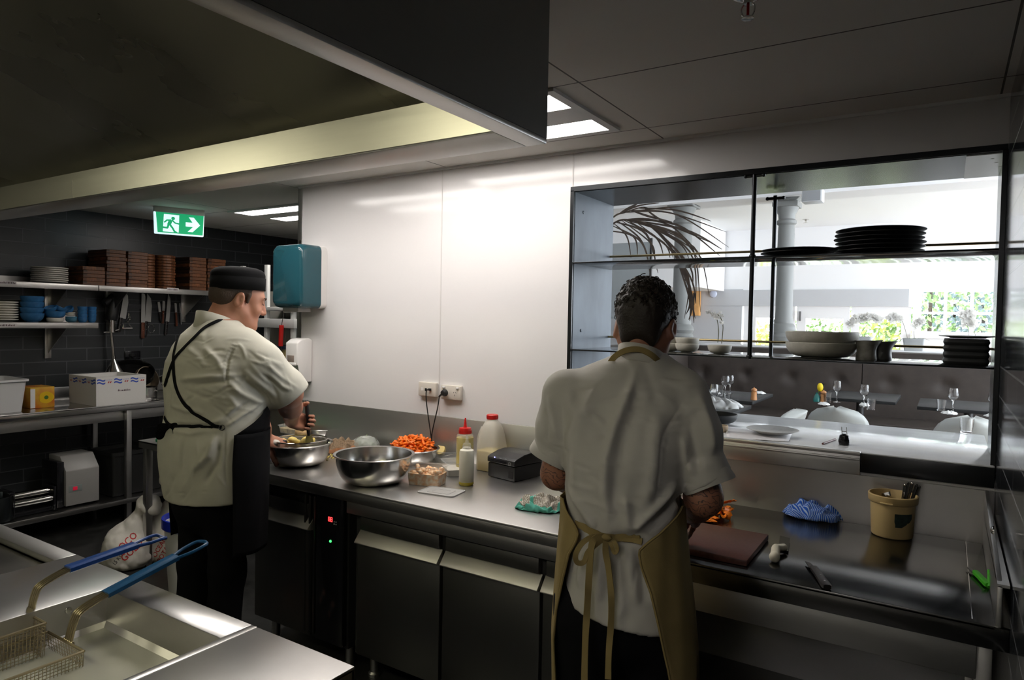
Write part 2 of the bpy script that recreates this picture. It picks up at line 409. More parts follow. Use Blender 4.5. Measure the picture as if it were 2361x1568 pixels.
# exhaust hood
HX1, HY1, HZ = -.735, 1.277, 1.977
t = thing('exhaust_hood', 'large stainless exhaust hood hanging over the fryers', 'hood', (-2.6, .3, HZ))
HOODIN = mat('hood_inner_steel', (.38, .365, .29), .3, .9, rvar=.1, noise_scale=1.6, stretch=(1.5, 1, 1))
HOODDK = steel('hood_end_steel', .24, .45, (20, 1, 20), tint=(1, .97, .92))
HX0, HY0 = -5.3, -1.0
b = MB(); b.box(HX1-.004, HX1, HY0, HY1, HZ+.01, CEIL-.002); b.build('end_panel', HOODDK, t)
b = MB(); b.box(HX0, HX1-.004, HY1-.004, HY1, HZ+.01, CEIL-.002); b.build('front_panel', HOODDK, t)
b = MB(); b.box(HX0, HX0+.004, HY0, HY1, HZ+.01, CEIL-.002); b.box(HX0, HX1, HY0-.004, HY0, HZ+.01, CEIL-.002); b.build('rear_panel', HOODDK, t)
b = MB()   # bottom flange
b.box(HX1-.05, HX1, HY0, HY1, HZ-.001, HZ+.010, .002); b.box(HX0, HX1-.0505, HY1-.125, HY1, HZ-.001, HZ+.010, .002)
b.build('rim', STEEL, t)
b = MB(); b.box(HX0, HX1-.05, 1.146, 1.152, HZ+.002, HZ+.062); b.box(HX0, HX1-.05, 1.152, 1.165, HZ+.055, HZ+.062); b.box(HX0, HX1-.05, 1.165, 1.168, HZ+.062, HZ+.095)
b.build('gutter', steel('gutter_steel', .62, .33, (1, 20, 20), tint=(1, .98, .9)), t)
b = MB(); x = at(167, 440, y=1.146).x; b.box(x-.002, x+.002, 1.1445, 1.147, HZ+.002, HZ+.06); b.build('gutter_joint', STEEL, t)
b = MB()
pr = [(1.166, HZ+.093), (1.10, HZ+.11), (.55, HZ+.30), (.2, HZ+.34), (HY0, HZ+.34)]
b.loft([[(HX0, y, z) for y, z in pr], [(HX1-.05, y, z) for y, z in pr]], closed=False, caps=False)
b.build('canopy_lining', HOODIN, t, smooth=60)
b = MB(); b.box(HX1-.052, HX1-.05, HY0, 1.15, HZ+.01, HZ+.34); b.build('end_lining', HOODIN, t)
for x in (-1.55, -3.35):
    f = MB(); f.box(x-.42, x+.42, -.32, -.1, HZ+.29, HZ+.341, .01); lf = f.build('lamp_housing', STEEL, t)
    f = MB(); f.box(x-.39, x+.39, -.29, -.13, HZ+.245, HZ+.291, .01); f.build('lamp_glass', HLAMP, lf)

# blackened steel servery frame
FD = 3.335
t = thing('servery_shelf_unit', 'black steel shelf frame filling the servery opening', 'shelf unit', (-.68, WY, 1.12))
BST = mat('black_steel_frame', (.018, .02, .022), .28, .6)
b = MB(); b.box(FX0-.014, XR-.001, WY-.006, WY+.008, FZ1-.004, FZ1+.018); b.box(FX0-.014, FX0+.004, WY-.006, WY+.008, 1.125, FZ1)
b.box(XR-.016, XR-.001, WY-.006, WY+.008, 1.125, FZ1); b.build('face_frame', BST, t)
b = MB(); b.box(FX0+.001, XR-.001, WY+.008, FD, FZ1-.006, FZ1-.001); b.build('top_panel', steel('top_panel_steel', .045, .25, (1, 25, 25), tint=(.85, .97, 1.05)), t)
b = MB(); b.box(FX0+.001, FX0+.006, WY+.008, FD, 1.122, FZ1-.006)
for px, py in ((1345, 490), (1339, 762)): p = at(px, py, x=FX0+.006); b.lathe([(.008, 0), (.007, .004), (0, .006)], p, 12, Matrix.Rotation(PI/2, 3, 'Y'))
b.build('side_panel', mat('side_panel_blued_steel', (.085, .10, .118), .45, .3, spec=.3, noise_amt=.25, noise_scale=5, stretch=(1, 1, .4)), t)
b = MB(); b.box(XR-.006, XR-.001, WY+.008, FD, 1.122, FZ1-.006); b.build('side_panel', DARKST, t)
S2, S3 = 1.876, 1.464
for z in (S2, S3):
    b = MB(); b.box(FX0+.006, XR-.006, WY-.004, FD-.02, z-.007, z, .001)
    b.build('shelf', mat('shelf_black_steel', (.03, .033, .036), .1, .75), t)
BRASS = mat('brass_rod', (.42, .33, .17), .3, 1)
for px, py in ((1600, 585), (1700, 786)):
    p = at(px, py, y=FD-.03); b = MB(); b.cyl((FX0+.006, FD-.03, p.z), (XR-.006, FD-.03, p.z), .0055, 8); b.build('rail', BRASS, t)
def post(x, y, z0, z1, zs):
    b = MB(); b.cyl((x, y, z0), (x, y, z1), .0095, 12)
    for z in zs: b.ball((x, y, z), .014, 10, (.014, .014, .012))
    b.cyl((x-.035, y, z1-.012), (x+.035, y, z1-.012), .007, 8)
    for s in (-1, 1): b.ball((x+s*.035, y, z1-.012), .009, 8)
    b.build('post', BST, t)
post(at(1734, 620, y=WY+.005).x, WY+.005, S3-.007, FZ1+.004, (S2, S3))
post(at(1783, 620, y=FD-.012).x, FD-.012, S3-.007, FZ1-.02, (S2,))
b = MB()
for k in range(3): p = at(2290+k*9-2, 366+k*9, z=FZ1-.008); b.lathe([(.006, 0), (.006, -.003), (0, -.004)], (p.x, p.y, FZ1-.006), 10)
b.box(XR-.12, XR-.006, WY+.02, FD, FZ1-.0085, FZ1-.0065); b.build('fixing_plate', steel('fixing_plate_steel', .5, .3), t)

# stone counter of the servery
MARBLE = mat('white_marble', (.72, .73, .74), .12, noise_amt=.05, noise_scale=5, stretch=(1, 3, 1))
PZ = 1.12
px0 = at(1984, 1060, y=WY).x
t = thing('servery_counter', 'white marble servery counter under the shelf frame', 'counter', (-.68, 3.3, PZ))
b = MB(); b.box(FX0, XR-.002, WY+.001, 3.72, PZ-.03, PZ, .002); b.build('top', MARBLE, t)
b = MB(); b.box(px0, XR-.002, WY-.004, WY+.012, PZ-.075, PZ-.004, .002); b.box(px0, XR-.002, WY+.012, 3.7, PZ-.075, PZ-.03); b.build('black_edge', mat('black_edge', (.012, .013, .015), .2), t, label='black front edge')
b = MB(); b.box(FX0, px0, WY-.018, WY+.012, PZ-.012, PZ+.003, .003); b.box(FX0, px0, WY-.012, WY+.008, PZ-.085, PZ-.012, .002); b.box(FX0, px0, WY-.022, WY-.012, PZ-.03, PZ-.022, .002)
b.build('steel_edge', STEEL, t, label='folded steel front edge')
b = MB(); b.box(FX0, XR-.002, 3.6, 3.7, RZ-.3, PZ-.03); b.build('skirt', RGREY, t)
# ================================================================= prep counter, fridges, benches
CX0 = -2.86
XB = -.93                        # seam between fridge counter and the servery bench
t = thing('prep_counter', 'long stainless worktop along the white panelled wall', 'worktop', (-2.0, 2.5, CT))
b = MB(); b.box(CX0, XB, FY, WY-.014, CT-.012, CT, .003); b.box(CX0, XB, FY, FY+.012, CT-.05, CT-.004, .003); b.box(CX0, CX0+.012, FY, WY-.014, CT-.05, CT-.004)
b.build('top', STEEL_B, t)
b = MB(); b.box(XL+.02, FX0+.019, WY-.014, WY-.003, CT-.012, 1.073, .002); tag(b.build('splashback', steel('splash_steel', .58, .42, (1, 6, 6), tint=(1, .98, .93))), 'tall stainless splashback strip along the white wall behind the bowls', 'splashback')
b = MB(); b.box(XL+.02, CX0+.0, 2.45, WY-.0145, CT-.012, CT); b.box(XL+.02, CX0, 2.45, 2.46, CT-.05, CT); b.build('return_top', STEEL_B, t)

DOORST = steel('fridge_door_steel', .22, .4, (30, 30, 1), tint=(1, .98, .93))
HANDST = steel('door_handle_steel', .70, .5, (1, 20, 20), tint=(1, .97, .9))
FRF = FY+.03                     # door faces
def fridge(name, label, x0, x1, doors, panel=None, apron=None):
    t = thing(name, label, 'fridge', ((x0+x1)/2, FRF+.3, 0), 'undercounter fridges')
    b = MB(); b.box(x0, x1, FRF+.03, WY-.03, .11, CT-.055); b.build('body', mat('fridge_body', (.03, .03, .03), .4), t)
    if apron:
        b = MB(); b.box(apron[0], apron[1], FY+.012, FRF+.03, CT-.105, CT-.0525, .003); b.build('top_rail', STEEL, t)
    for i, (a, c) in enumerate(doors):
        b = MB(); b.box(a, c, FRF, FRF+.029, .125, CT-.235, .003); d = b.build('door', DOORST, t)
        b = MB(); b.prism([(a, FRF-.001, CT-.233), (a, FRF-.022, CT-.226), (a, FRF-.022, CT-.222), (a, FRF+.018, CT-.175), (a, FRF+.018, CT-.233)], (c-a, 0, 0), .001)
        b.build('handle', HANDST, d)
        b = MB(); b.box(a+.01, c-.01, FRF+.004, FRF+.029, CT-.172, CT-.115, .002); b.build('door_lip', DOORST, d)
    if panel:
        a, c = panel
        b = MB(); b.box(a, c, FRF, FRF+.029, .125, CT-.06, .003); p = b.build('control_panel', BLACKG, t)
        b = MB()
        for k in range(3): xx = a-.012-.03*k; b.box(xx-.006, xx+.006, FRF-.004, FRF+.02, .14, CT-.07, .003)
        b.build('hinge_strip', steel('dark_strip', .18, .35), t)
        return t, p
    for x in (x0+.06, x1-.06):
        for y in (FRF+.09, WY-.15):
            b = MB(); b.cyl((x, y, 0), (x, y, .112), .02, 14); b.lathe([(.028, 0), (.028, .012), (.02, .02)], (x, y, 0), 14); b.build('leg', STEEL_V, t)
    return t, None
q = lambda px, py: at(px, py, y=FRF).x
tl, pn = fridge('undercounter_fridge', 'dark undercounter fridge with red digital display beside the left chef', CX0+.02, q(793, 1300), [(CX0+.03, q(716, 1300))], (q(728, 1300), q(790, 1300)))
for x in (CX0+.08, q(793, 1300)-.05):
    b = MB(); b.cyl((x, FRF+.09, 0), (x, FRF+.09, .112), .02, 14); b.build('leg', STEEL_V, tl)
DIG = mat('red_led', (.1, 0, 0), .4, emit=(1, .03, .03), strength=4); GRN = mat('green_led', (0, .1, .02), .4, emit=(.05, .8, .15), strength=2.2)
def sevenseg(mb, ch, c, h, th, ux=Vector((1, 0, 0)), uz=Vector((0, 0, 1)), nrm=Vector((0, -1, 0))):
    SEG = {'a': (0, 1, 1, 1), 'b': (1, 1, 1, .5), 'c': (1, .5, 1, 0), 'd': (0, 0, 1, 0), 'e': (0, .5, 0, 0), 'f': (0, 1, 0, .5), 'g': (0, .5, 1, .5)}
    for s in {'0': 'abcdef', '1': 'bc', '2': 'abged', '3': 'abgcd', '8': 'abcdefg'}[ch]:
        x0, z0, x1, z1 = SEG[s]; w = h*.55
        mb.tube([c+ux*(x0*w)+uz*(z0*h), c+ux*(x1*w)+uz*(z1*h)], th, 4)
p = at(757, 1201, y=FRF-.0012)
b = MB(); sevenseg(b, '8', p, .018, .0016); sevenseg(b, '8', p+Vector((.0145, 0, 0)), .018, .0016); b.build('digital_display', DIG, pn, label='red digital display')
b = MB()
for i in range(2):
    for j in range(2): b.ball(at(771, 1203, y=FRF-.001)+Vector((i*.011, 0, -j*.011)), .0035, 8)
b.build('button', mat('grey_button', (.35, .38, .38), .4), pn)
b = MB(); b.ball(at(762, 1248, y=FRF-.001), .006, 10); b.build('power_light', GRN, pn, label='green power light')
fridge('undercounter_fridge', 'three door undercounter fridge below the bowls and squeeze bottles', q(810, 1300), XB-.01,
       [(q(824, 1300), q(1014, 1300)), (q(1021, 1300), q(1246, 1300)), (q(1253, 1300), XB-.02)], apron=(q(806, 1160), XB))

# bench under the servery
t = thing('servery_bench', 'stainless bench below the marble servery with side upstand', 'bench', (-.4, 2.5, CT))
BX1 = .126
b = MB(); b.box(XB+.001, BX1, FY, WY-.004, CT-.012, CT, .003); b.box(XB+.001, BX1+.03, FY, FY+.012, CT-.062, CT-.002, .003); b.build('top', steel('dark_worktop_steel', .16, .18, (1, 4, 4)), t)
b = MB(); b.box(FX0+.021, XR-.003, WY-.004, WY+.010, CT-.012, PZ-.087); tag(b.build('splashback', steel('splash_steel_low', .42, .36, (1, 5, 5), tint=(1, .97, .94))), 'stainless splashback under the marble servery counter', 'splashback')
b = MB(); b.box(XB+.001, at(2252, 1500, y=FY+.05).x, FY+.04, FY+.052, CT-.165, CT-.06, .003); b.build('apron', STEEL, t)
b = MB(); b.prism([(BX1, FY+.005, CT-.06), (BX1, FY+.005, CT+.105), (BX1, WY-.006, CT+.19), (BX1, WY-.006, CT-.06)], (.012, 0, 0), .002); b.box(BX1, XR-.003, FY+.005, WY-.006, CT+.10, CT+.108)
b.build('side_upstand', STEEL_Y, t)
b = MB(); b.box(BX1-.05, BX1-.048, FY+.02, WY-.01, CT-.0005, CT+.0008); b.build('seam', CHROME, t)
p = at(2292, 1223, x=BX1); b = MB(); b.lathe([(.012, 0), (.012, .004), (.006, .008), (0, .009)], p, 14, Matrix.Rotation(-PI/2, 3, 'Y')); b.build('bolt', CHROME, t)
b = MB(); b.box(XB+.05, BX1, FY+.1, WY-.05, .2, .215, .002); b.build('undershelf', steel('dim_shelf_steel', .3, .4), t)
for x in (XB+.04, BX1-.02):
    for y in (FY+.09, WY-.08): b = MB(); b.box(x-.02, x+.02, y-.02, y+.02, 0, CT-.062, .002); b.build('leg', STEEL_V, t)

# cook line: griddle, fryer, landing bench
FB, FE = .86, 1.03
FRY0, FRY1, FRX = -2.213, -1.357, -1.035
t = thing('landing_bench', 'bare scratched stainless bench end nearest the camera', 'bench', ((FRY1+FRX)/2, .5, FB))
b = MB(); b.box(FRY1+.001, FRX, -.6, FE, FB-.012, FB, .003); b.box(FRY1+.001, FRX, FE-.012, FE, FB-.07, FB-.003, .003); b.box(FRX-.012, FRX, -.6, FE, FB-.07, FB-.003, .003); b.build('top', steel('scratched_steel', .62, .29, (3, 3, 3), rvar=.003), t)
b = MB(); b.box(FRY1+.01, FRX-.03, -.6, FE-.03, .1, FB-.012); b.build('body', DARKST, t)
for x in (FRY1+.05, FRX-.07):
    for y in (-.5, FE-.1): b = MB(); b.cyl((x, y, 0), (x, y, .1), .02, 12); b.build('foot', STEEL_V, t)
t = thing('griddle', 'dark flat griddle plate with steel surround beyond the fryer', 'griddle', (-2.9, .4, FB))
b = MB(); gx1, gy1 = FRY0-.004, at(125, 1292, z=FB).y
b.box(-4.2, FRY0-.001, gy1, FE, FB-.02, FB, .003); b.box(-4.2, FRY0-.001, -.6, -.45, FB-.02, FB, .003); b.box(-4.2, -4.1, -.45, gy1, FB-.02, FB); b.box(-4.2, FRY0-.001, FE-.012, FE, FB-.2, FB-.004); b.build('surround', STEEL, t)
b = MB(); b.box(-4.1, gx1, -.45, gy1-.001, FB-.05, FB-.022, .002); b.build('plate', mat('griddle_iron', (.035, .032, .028), .38, .5, noise_amt=.5, noise_scale=5), t)
b = MB(); b.box(-4.18, FRY0-.01, -.58, FE-.03, .1, FB-.05); b.build('body', DARKST, t)
for x in (-4.1, FRY0-.08):
    for y in (-.5, FE-.1): b = MB(); b.cyl((x, y, 0), (x, y, .1), .02, 12); b.build('foot', STEEL_V, t)
t = thing('deep_fryer', 'stainless deep fryer with one open oil tank', 'fryer', (-1.78, .4, FB))
TX0, TX1_, TY0, TY1 = -1.872, -1.378, .12, .945
b = MB()
b.box(FRY0, TX0, -.6, FE, FB-.02, FB, .002); b.box(TX1_, FRY1, -.6, FE, FB-.02, FB, .002); b.box(TX0, TX1_, TY1, FE, FB-.02, FB, .002); b.box(TX0, TX1_, -.6, TY0, FB-.02, FB, .002)
b.box(FRY0, FRY1, FE-.012, FE, FB-.2, FB-.004, .003); b.build('top', steel('fryer_top_steel', .58, .28, (4, 2, 2), rvar=.003), t)
b = MB(); D1 = .085
def rect(i, z): i += .0008; return [(TX0+i, TY0+i, z), (TX1_-i, TY0+i, z), (TX1_-i, TY1-i, z), (TX0+i, TY1-i, z)]
b.loft([rect(0, FB-.001), rect(0, FB-D1), rect(.075, FB-D1-.07), rect(.085, FB-.3)], True, False); b.poly(rect(.085, FB-.3))
b.build('tank', steel('tank_steel', .55, .4, (3, 3, 3)), t, smooth=20)
OIL = bpy.data.materials.new('frying_oil'); OIL.use_nodes = True
nt = OIL.node_tree; pb = nt.nodes['Principled BSDF']; pb.inputs['Base Color'].default_value = (.66, .65, .56, 1); pb.inputs['Roughness'].default_value = .06
pb.inputs['Alpha'].default_value = .62
b = MB(); b.poly(rect(.012, FB-D1-.012)); b.build('oil', OIL, t, label='pale clear oil')
b = MB(); b.box(FRY0+.01, FRY1-.01, -.58, FE-.03, .1, FB-.32); b.build('body', DARKST, t)
for x in (FRY0+.06, FRY1-.06):
    for y in (-.5, FE-.1): b = MB(); b.cyl((x, y, 0), (x, y, .1), .02, 12); b.build('foot', STEEL_V, t)
p = at(157, 1407, x=TX0); b = MB(); b.lathe([(.009, 0), (.008, .004), (0, .006)], p, 12, Matrix.Rotation(PI/2, 3, 'Y')); b.build('bolt', CHROME, t)
# fryer baskets
WIRE = mat('basket_wire', (.42, .36, .24), .32, 1); GRIPB = mat('blue_grip', (.008, .045, .20), .35); GRIPB2 = mat('teal_blue_grip', (.005, .06, .15), .35)
def basket(label, x0, x1, y1, zt, hy, pts, grip, ln=.36, dp=.13):
    """x0..x1 rim, y1 the handle side; pts: bend, grip start, grip end, loop tip (x,y,z)"""
    y0 = y1-ln
    t = thing('fryer_basket', label, 'fryer basket', ((x0+x1)/2, (y0+y1)/2, zt-dp), 'fryer baskets')
    b = MB(); i = .012
    rr = [(x0, y0, zt), (x1, y0, zt), (x1, y1, zt), (x0, y1, zt), (x0, y0, zt)]
    for a, c in zip(rr, rr[1:]): b.cyl(a, c, .0036, 6)
    b.build('rim', WIRE, t)
    b = MB(); s = .0078; zb = zt-dp
    n = int((x1-x0)/s)
    for k in range(n+1):
        x = x0+(x1-x0)*k/n; b.tube([(x, y0, zt), (x, y0+i, zb), (x, y1-i, zb), (x, y1, zt)], .0009, 4, False)
    n = int(ln/s)
    for k in range(n+1):
        y = y0+ln*k/n; b.tube([(x0, y, zt), (x0+i, y, zb), (x1-i, y, zb), (x1, y, zt)], .0009, 4, False)
    for k in range(1, int(dp/s)):
        z = zt-k*s; f = k*s/dp*i
        q = [(x0+f, y0+f, z), (x1-f, y0+f, z), (x1-f, y1-f, z), (x0+f, y1-f, z), (x0+f, y0+f, z)]
        for a, c in zip(q, q[1:]): b.tube([a, c], .0009, 4, False)
    b.build('mesh', WIRE, t, smooth=0)
    P = [Vector(p) for p in pts]
    b = MB(); base = Vector((P[0].x, y1+.004, zt))
    for k in range(4):
        o = Vector(((k-1.5)*.0085, 0, 0)); b.tube(smoothpath([base+o, P[0]+o+Vector((0, -.004, -.02)), P[0]+o+Vector((0, .012, 0)), P[1]+o], 5), .0034, 8)
    for k in range(5): b.ball(base+Vector((.018-.009*k, 0, 0)), .0055, 8)
    h = b.build('handle_wires', WIRE, t)
    u = (P[2]-P[1]).normalized(); sx = Vector((1, 0, 0))
    b = MB(); nn = sx.cross(u)
    rings = []
    for q in (P[1], P[2]): rings.append([q+sx*(a*.018)+nn*(c*.007) for a, c in ((-1, -.7), (-.8, -1), (.8, -1), (1, -.7), (1, .7), (.8, 1), (-.8, 1), (-1, .7))])
    b.loft(rings)
    tip = P[3]; L = (tip-P[2]).length
    loop = [P[2]-sx*.012, P[2]+u*L*.4-sx*.022, P[2]+u*L*.85-sx*.022, tip-sx*.008, tip+sx*.008, P[2]+u*L*.85+sx*.022, P[2]+u*L*.4+sx*.022, P[2]+sx*.012]
    b.tube(smoothpath(loop, 5), .0048, 8)
    b.build('grip', grip, t, label='blue plastic coated grip')
    return t
zt2 = .80; A = at(193, 1502, z=zt2); B_ = at(111, 1457, z=zt2)
hx = at(160, 1478, z=zt2).x
basket('gold wire fryer basket hanging in the oil tank, darker blue grip', B_.x, A.x, (A.y+B_.y)/2, zt2, 0,
       [at(175, 1410, x=hx), at(243, 1370, x=hx), at(405, 1284, x=hx), at(472, 1250, x=hx)], GRIPB2)
zt1 = .845; A1 = at(91, 1441, z=zt1); hx1 = at(62, 1418, z=zt1).x; wd_ = A.x-B_.x
basket('gold wire fryer basket behind, with brighter blue grip, near the griddle', hx1-wd_/2, hx1+wd_/2, A1.y+.012, zt1, 0,
       [at(85, 1350, x=hx1), at(156, 1312, x=hx1), at(312, 1257, x=hx1), at(378, 1240, x=hx1)], GRIPB)

# left wall bench
BZ, BX = .905, -5.22
t = thing('wall_bench', 'stainless bench with undershelf along the dark tiled wall', 'bench', (-5.5, 2.6, BZ))
b = MB(); b.box(LW+.002, BX, .9, 4.6, BZ-.012, BZ, .003); b.box(BX-.012, BX, .9, 4.6, BZ-.05, BZ-.003, .003); b.build('top', steel('bench_top_steel', .5, .2, (3, 1, 3)), t)
b = MB(); b.box(LW+.002, LW+.016, .9, 4.6, BZ, BZ+.1, .002); b.build('upstand', STEEL_Y, t)
b = MB(); b.box(BX-.07, BX-.058, .9, 4.6, BZ-.13, BZ-.05, .002); b.build('apron', STEEL_Y, t)
uz = at(195, 1172, x=BX-.01).z
b = MB(); b.box(LW+.03, BX-.03, .9, 4.6, uz-.006, uz)
b.box(BX-.045, BX-.005, .9, 4.6, uz-.03, uz+.006, .003)
for px in (110, 200, 330): y = at(px, 1180, x=-5.5, ).y; b.box(LW+.03, BX-.04, y-.02, y+.02, uz, uz+.004)
b.build('undershelf', steel('undershelf_steel', .36, .3, (20, 1, 20)), t)
ly = at(295, 1100, x=BX-.03).y
for y in (1.3, ly, 4.4):
    for x in (BX-.03, LW+.08): b = MB(); b.box(x-.019, x+.019, y-.019, y+.019, 0, BZ-.05, .002); b.build('leg', STEEL_V, t)

# small side table behind the left chef
t = thing('side_table', 'small stainless table behind the left chef holding a green board', 'table', (-3.8, 2.35, .78))
TZ = .80; c0 = at(318, 1015, z=TZ)
b = MB(); b.box(c0.x, c0.x+.62, c0.y, c0.y+.62, TZ-.012, TZ, .002); b.box(c0.x, c0.x+.62, c0.y, c0.y+.01, TZ-.045, TZ-.003); b.box(c0.x, c0.x+.01, c0.y, c0.y+.62, TZ-.045, TZ-.003); b.build('top', STEEL, t)
for x in (c0.x+.05, c0.x+.57):
    for y in (c0.y+.035, c0.y+.58): b = MB(); b.box(x-.02, x+.02, y-.02, y+.02, 0, TZ-.012, .002); b.build('leg', STEEL_V, t)
g = at(340, 1011, z=TZ)
b = MB(); b.box(c0.x+.14, c0.x+.56, c0.y+.03, c0.y+.36, TZ+.0005, TZ+.02, .004)
b.build('cutting_board', mat('green_board', (.01, .32, .13), .5), label='green plastic cutting board on the small table', cat='cutting board')
# ================================================================= people: bodies and clothes grown from smooth distance fields
class Field:
    def __init__(s, lo, hi, h):
        s.lo = np.array(lo, float); s.h = h
        s.n = np.ceil((np.array(hi)-s.lo)/h).astype(int)+1
        s.v = np.ones(s.n, np.float32)
    def win(s, lo, hi):
        a = np.clip(np.floor((np.array(lo)-s.lo)/s.h).astype(int), 0, s.n-1); b = np.clip(np.ceil((np.array(hi)-s.lo)/s.h).astype(int)+1, 1, s.n)
        g = [s.lo[i]+s.h*np.arange(a[i], b[i]) for i in range(3)]
        return tuple(slice(a[i], b[i]) for i in range(3)), np.meshgrid(*g, indexing='ij', sparse=True)
    def put(s, sl, d, k, op='add'):
        a = s.v[sl]; d = d.astype(np.float32)
        if op == 'add':
            h = np.clip(.5+.5*(d-a)/k, 0, 1); s.v[sl] = d*(1-h)+a*h-k*h*(1-h)
        elif op == 'cut':
            h = np.clip(.5-.5*(d+a)/k, 0, 1); s.v[sl] = a*(1-h)-d*h+k*h*(1-h)
    def cone(s, a, b, ra, rb, k=.02, op='add'):
        a = np.array(a, float); b = np.array(b, float); R = max(ra, rb)+k+3*s.h
        sl, (X, Y, Z) = s.win(np.minimum(a, b)-R, np.maximum(a, b)+R)
        ab = b-a; L = ab@ab+1e-12
        t = np.clip(((X-a[0])*ab[0]+(Y-a[1])*ab[1]+(Z-a[2])*ab[2])/L, 0, 1)
        d = np.sqrt((X-a[0]-t*ab[0])**2+(Y-a[1]-t*ab[1])**2+(Z-a[2]-t*ab[2])**2)-(ra+(rb-ra)*t)
        s.put(sl, d, k, op)
    def path(s, pts, rs, k=.01):
        for i in range(len(pts)-1): s.cone(pts[i], pts[i+1], rs[i], rs[i+1], k)
    def ell(s, c, r, B=None, k=.02, op='add'):
        """ellipsoid; B rows are the world directions of its axes"""
        c = np.array(c, float); R = max(r)+k+3*s.h
        sl, (X, Y, Z) = s.win(c-R, c+R); X = X-c[0]; Y = Y-c[1]; Z = Z-c[2]
        B = np.eye(3) if B is None else np.array(B, float)
        q = [B[i][0]*X+B[i][1]*Y+B[i][2]*Z for i in range(3)]
        k0 = np.sqrt(sum((q[i]/r[i])**2 for i in range(3))); k1 = np.sqrt(sum((q[i]/r[i]**2)**2 for i in range(3)))+1e-9
        s.put(sl, k0*(k0-1)/k1, k, op)
    def stack(s, rows, ax, ay, k=.02, pw=2.2):
        """rows (z, cx, cy, a, b): super-ellipse sections with axes ax (half width a) and ay (half depth b)"""
        rows = sorted(rows); zs = [r[0] for r in rows]; A = np.array(rows)
        R = A[:, 3:].max()+k+3*s.h
        sl, (X, Y, Z) = s.win((A[:, 1].min()-R, A[:, 2].min()-R, zs[0]-k-2*s.h), (A[:, 1].max()+R, A[:, 2].max()+R, zs[-1]+k+2*s.h))
        zz = Z.ravel(); I = lambda j: np.interp(zz, zs, A[:, j]).reshape(1, 1, -1)
        cx, cy, a, b = I(1), I(2), I(3), I(4)
        p = (X-cx)*ax[0]+(Y-cy)*ax[1]; q = (X-cx)*ay[0]+(Y-cy)*ay[1]
        e = ((np.abs(p)/a)**pw+(np.abs(q)/b)**pw)**(1/pw)
        d = (e-1)*np.minimum(a, b)
        d = np.maximum(d, np.maximum(zs[0]-Z, Z-zs[-1]))
        s.put(sl, d, k)
    def half(s, p, n, k=.004):
        """cut away the side the normal n points to"""
        sl, (X, Y, Z) = s.win(s.lo, s.lo+s.h*(s.n-1))
        s.put(sl, -((X-p[0])*n[0]+(Y-p[1])*n[1]+(Z-p[2])*n[2]), k, 'cut')
    def mesh(s):
        v = s.v; ins = v < 0
        c = [ins[i:i+v.shape[0]-1, j:j+v.shape[1]-1, k:k+v.shape[2]-1] for i in (0, 1) for j in (0, 1) for k in (0, 1)]
        n = sum(x.astype(np.int8) for x in c); act = (n > 0) & (n < 8)
        ci = np.argwhere(act); N = len(ci)
        off = [(i, j, k) for i in (0, 1) for j in (0, 1) for k in (0, 1)]
        val = np.stack([v[ci[:, 0]+o[0], ci[:, 1]+o[1], ci[:, 2]+o[2]] for o in off], 1)
        acc = np.zeros((N, 3)); cnt = np.zeros(N)
        for a in range(8):
            for b in range(a+1, 8):
                if sum(x != y for x, y in zip(off[a], off[b])) != 1: continue
                x = (val[:, a] < 0) != (val[:, b] < 0)
                t = np.where(x, val[:, a]/(val[:, a]-val[:, b]+1e-12), 0)[:, None]
                p = np.array(off[a])+t*(np.array(off[b])-np.array(off[a]))
                acc[x] += p[x]; cnt[x] += 1
        co = s.lo+s.h*(ci+acc/cnt[:, None])
        idx = -np.ones(act.shape, np.int64); idx[tuple(ci.T)] = np.arange(N)
        F = []
        for ax in range(3):
            u, w = [i for i in range(3) if i != ax]
            sa = [slice(None)]*3; sb = [slice(None)]*3; sa[ax] = slice(0, -1); sb[ax] = slice(1, None)
            ch = ins[tuple(sa)] != ins[tuple(sb)]; st = ins[tuple(sa)]
            e = np.argwhere(ch); e = e[(e[:, u] > 0) & (e[:, w] > 0) & (e[:, u] < act.shape[u]) & (e[:, w] < act.shape[w])]
            if not len(e): continue
            def g(du, dw):
                q = e.copy(); q[:, u] -= du; q[:, w] -= dw; return idx[tuple(q.T)]
            Q = np.stack([g(1, 1), g(0, 1), g(0, 0), g(1, 0)], 1)
            fl = st[tuple(e.T)]
            if ax == 1: fl = ~fl
            Q[~fl] = Q[~fl][:, ::-1]; F.append(Q)
        F = np.concatenate(F); F = F[(F >= 0).all(1)]
        return co, F
def merge(parts):
    V, F, n = [], [], 0
    for co, f in parts: V.append(co); F.append(f+n); n += len(co)
    return np.concatenate(V), np.concatenate(F)
def mesh_obj(name, VF, m, parent, smooth=180, **k):
    V, F = VF; off = np.array(worldloc(parent)) if parent is not None else 0
    me = bpy.data.meshes.new(name); me.from_pydata((V-off).tolist(), [], F.tolist()); me.update()
    return link(name, me, m, parent, smooth, **k)
def vnormals(V, F):
    n = np.cross(V[F[:, 2]]-V[F[:, 0]], V[F[:, 3]]-V[F[:, 1]]); N = np.zeros_like(V)
    for i in range(4): np.add.at(N, F[:, i], n)
    return N/(np.linalg.norm(N, axis=1, keepdims=True)+1e-12)
def relax(VF, it=2, lam=.5):
    V, F = VF; V = V.copy(); E = np.concatenate([F[:, [0, 1]], F[:, [1, 2]], F[:, [2, 3]], F[:, [3, 0]]])
    for _ in range(it):
        S = np.zeros_like(V); c = np.zeros(len(V))
        for a, b in ((0, 1), (1, 0)): np.add.at(S, E[:, a], V[E[:, b]]); np.add.at(c, E[:, a], 1)
        V += lam*(S/c[:, None]-V)
    return V, F
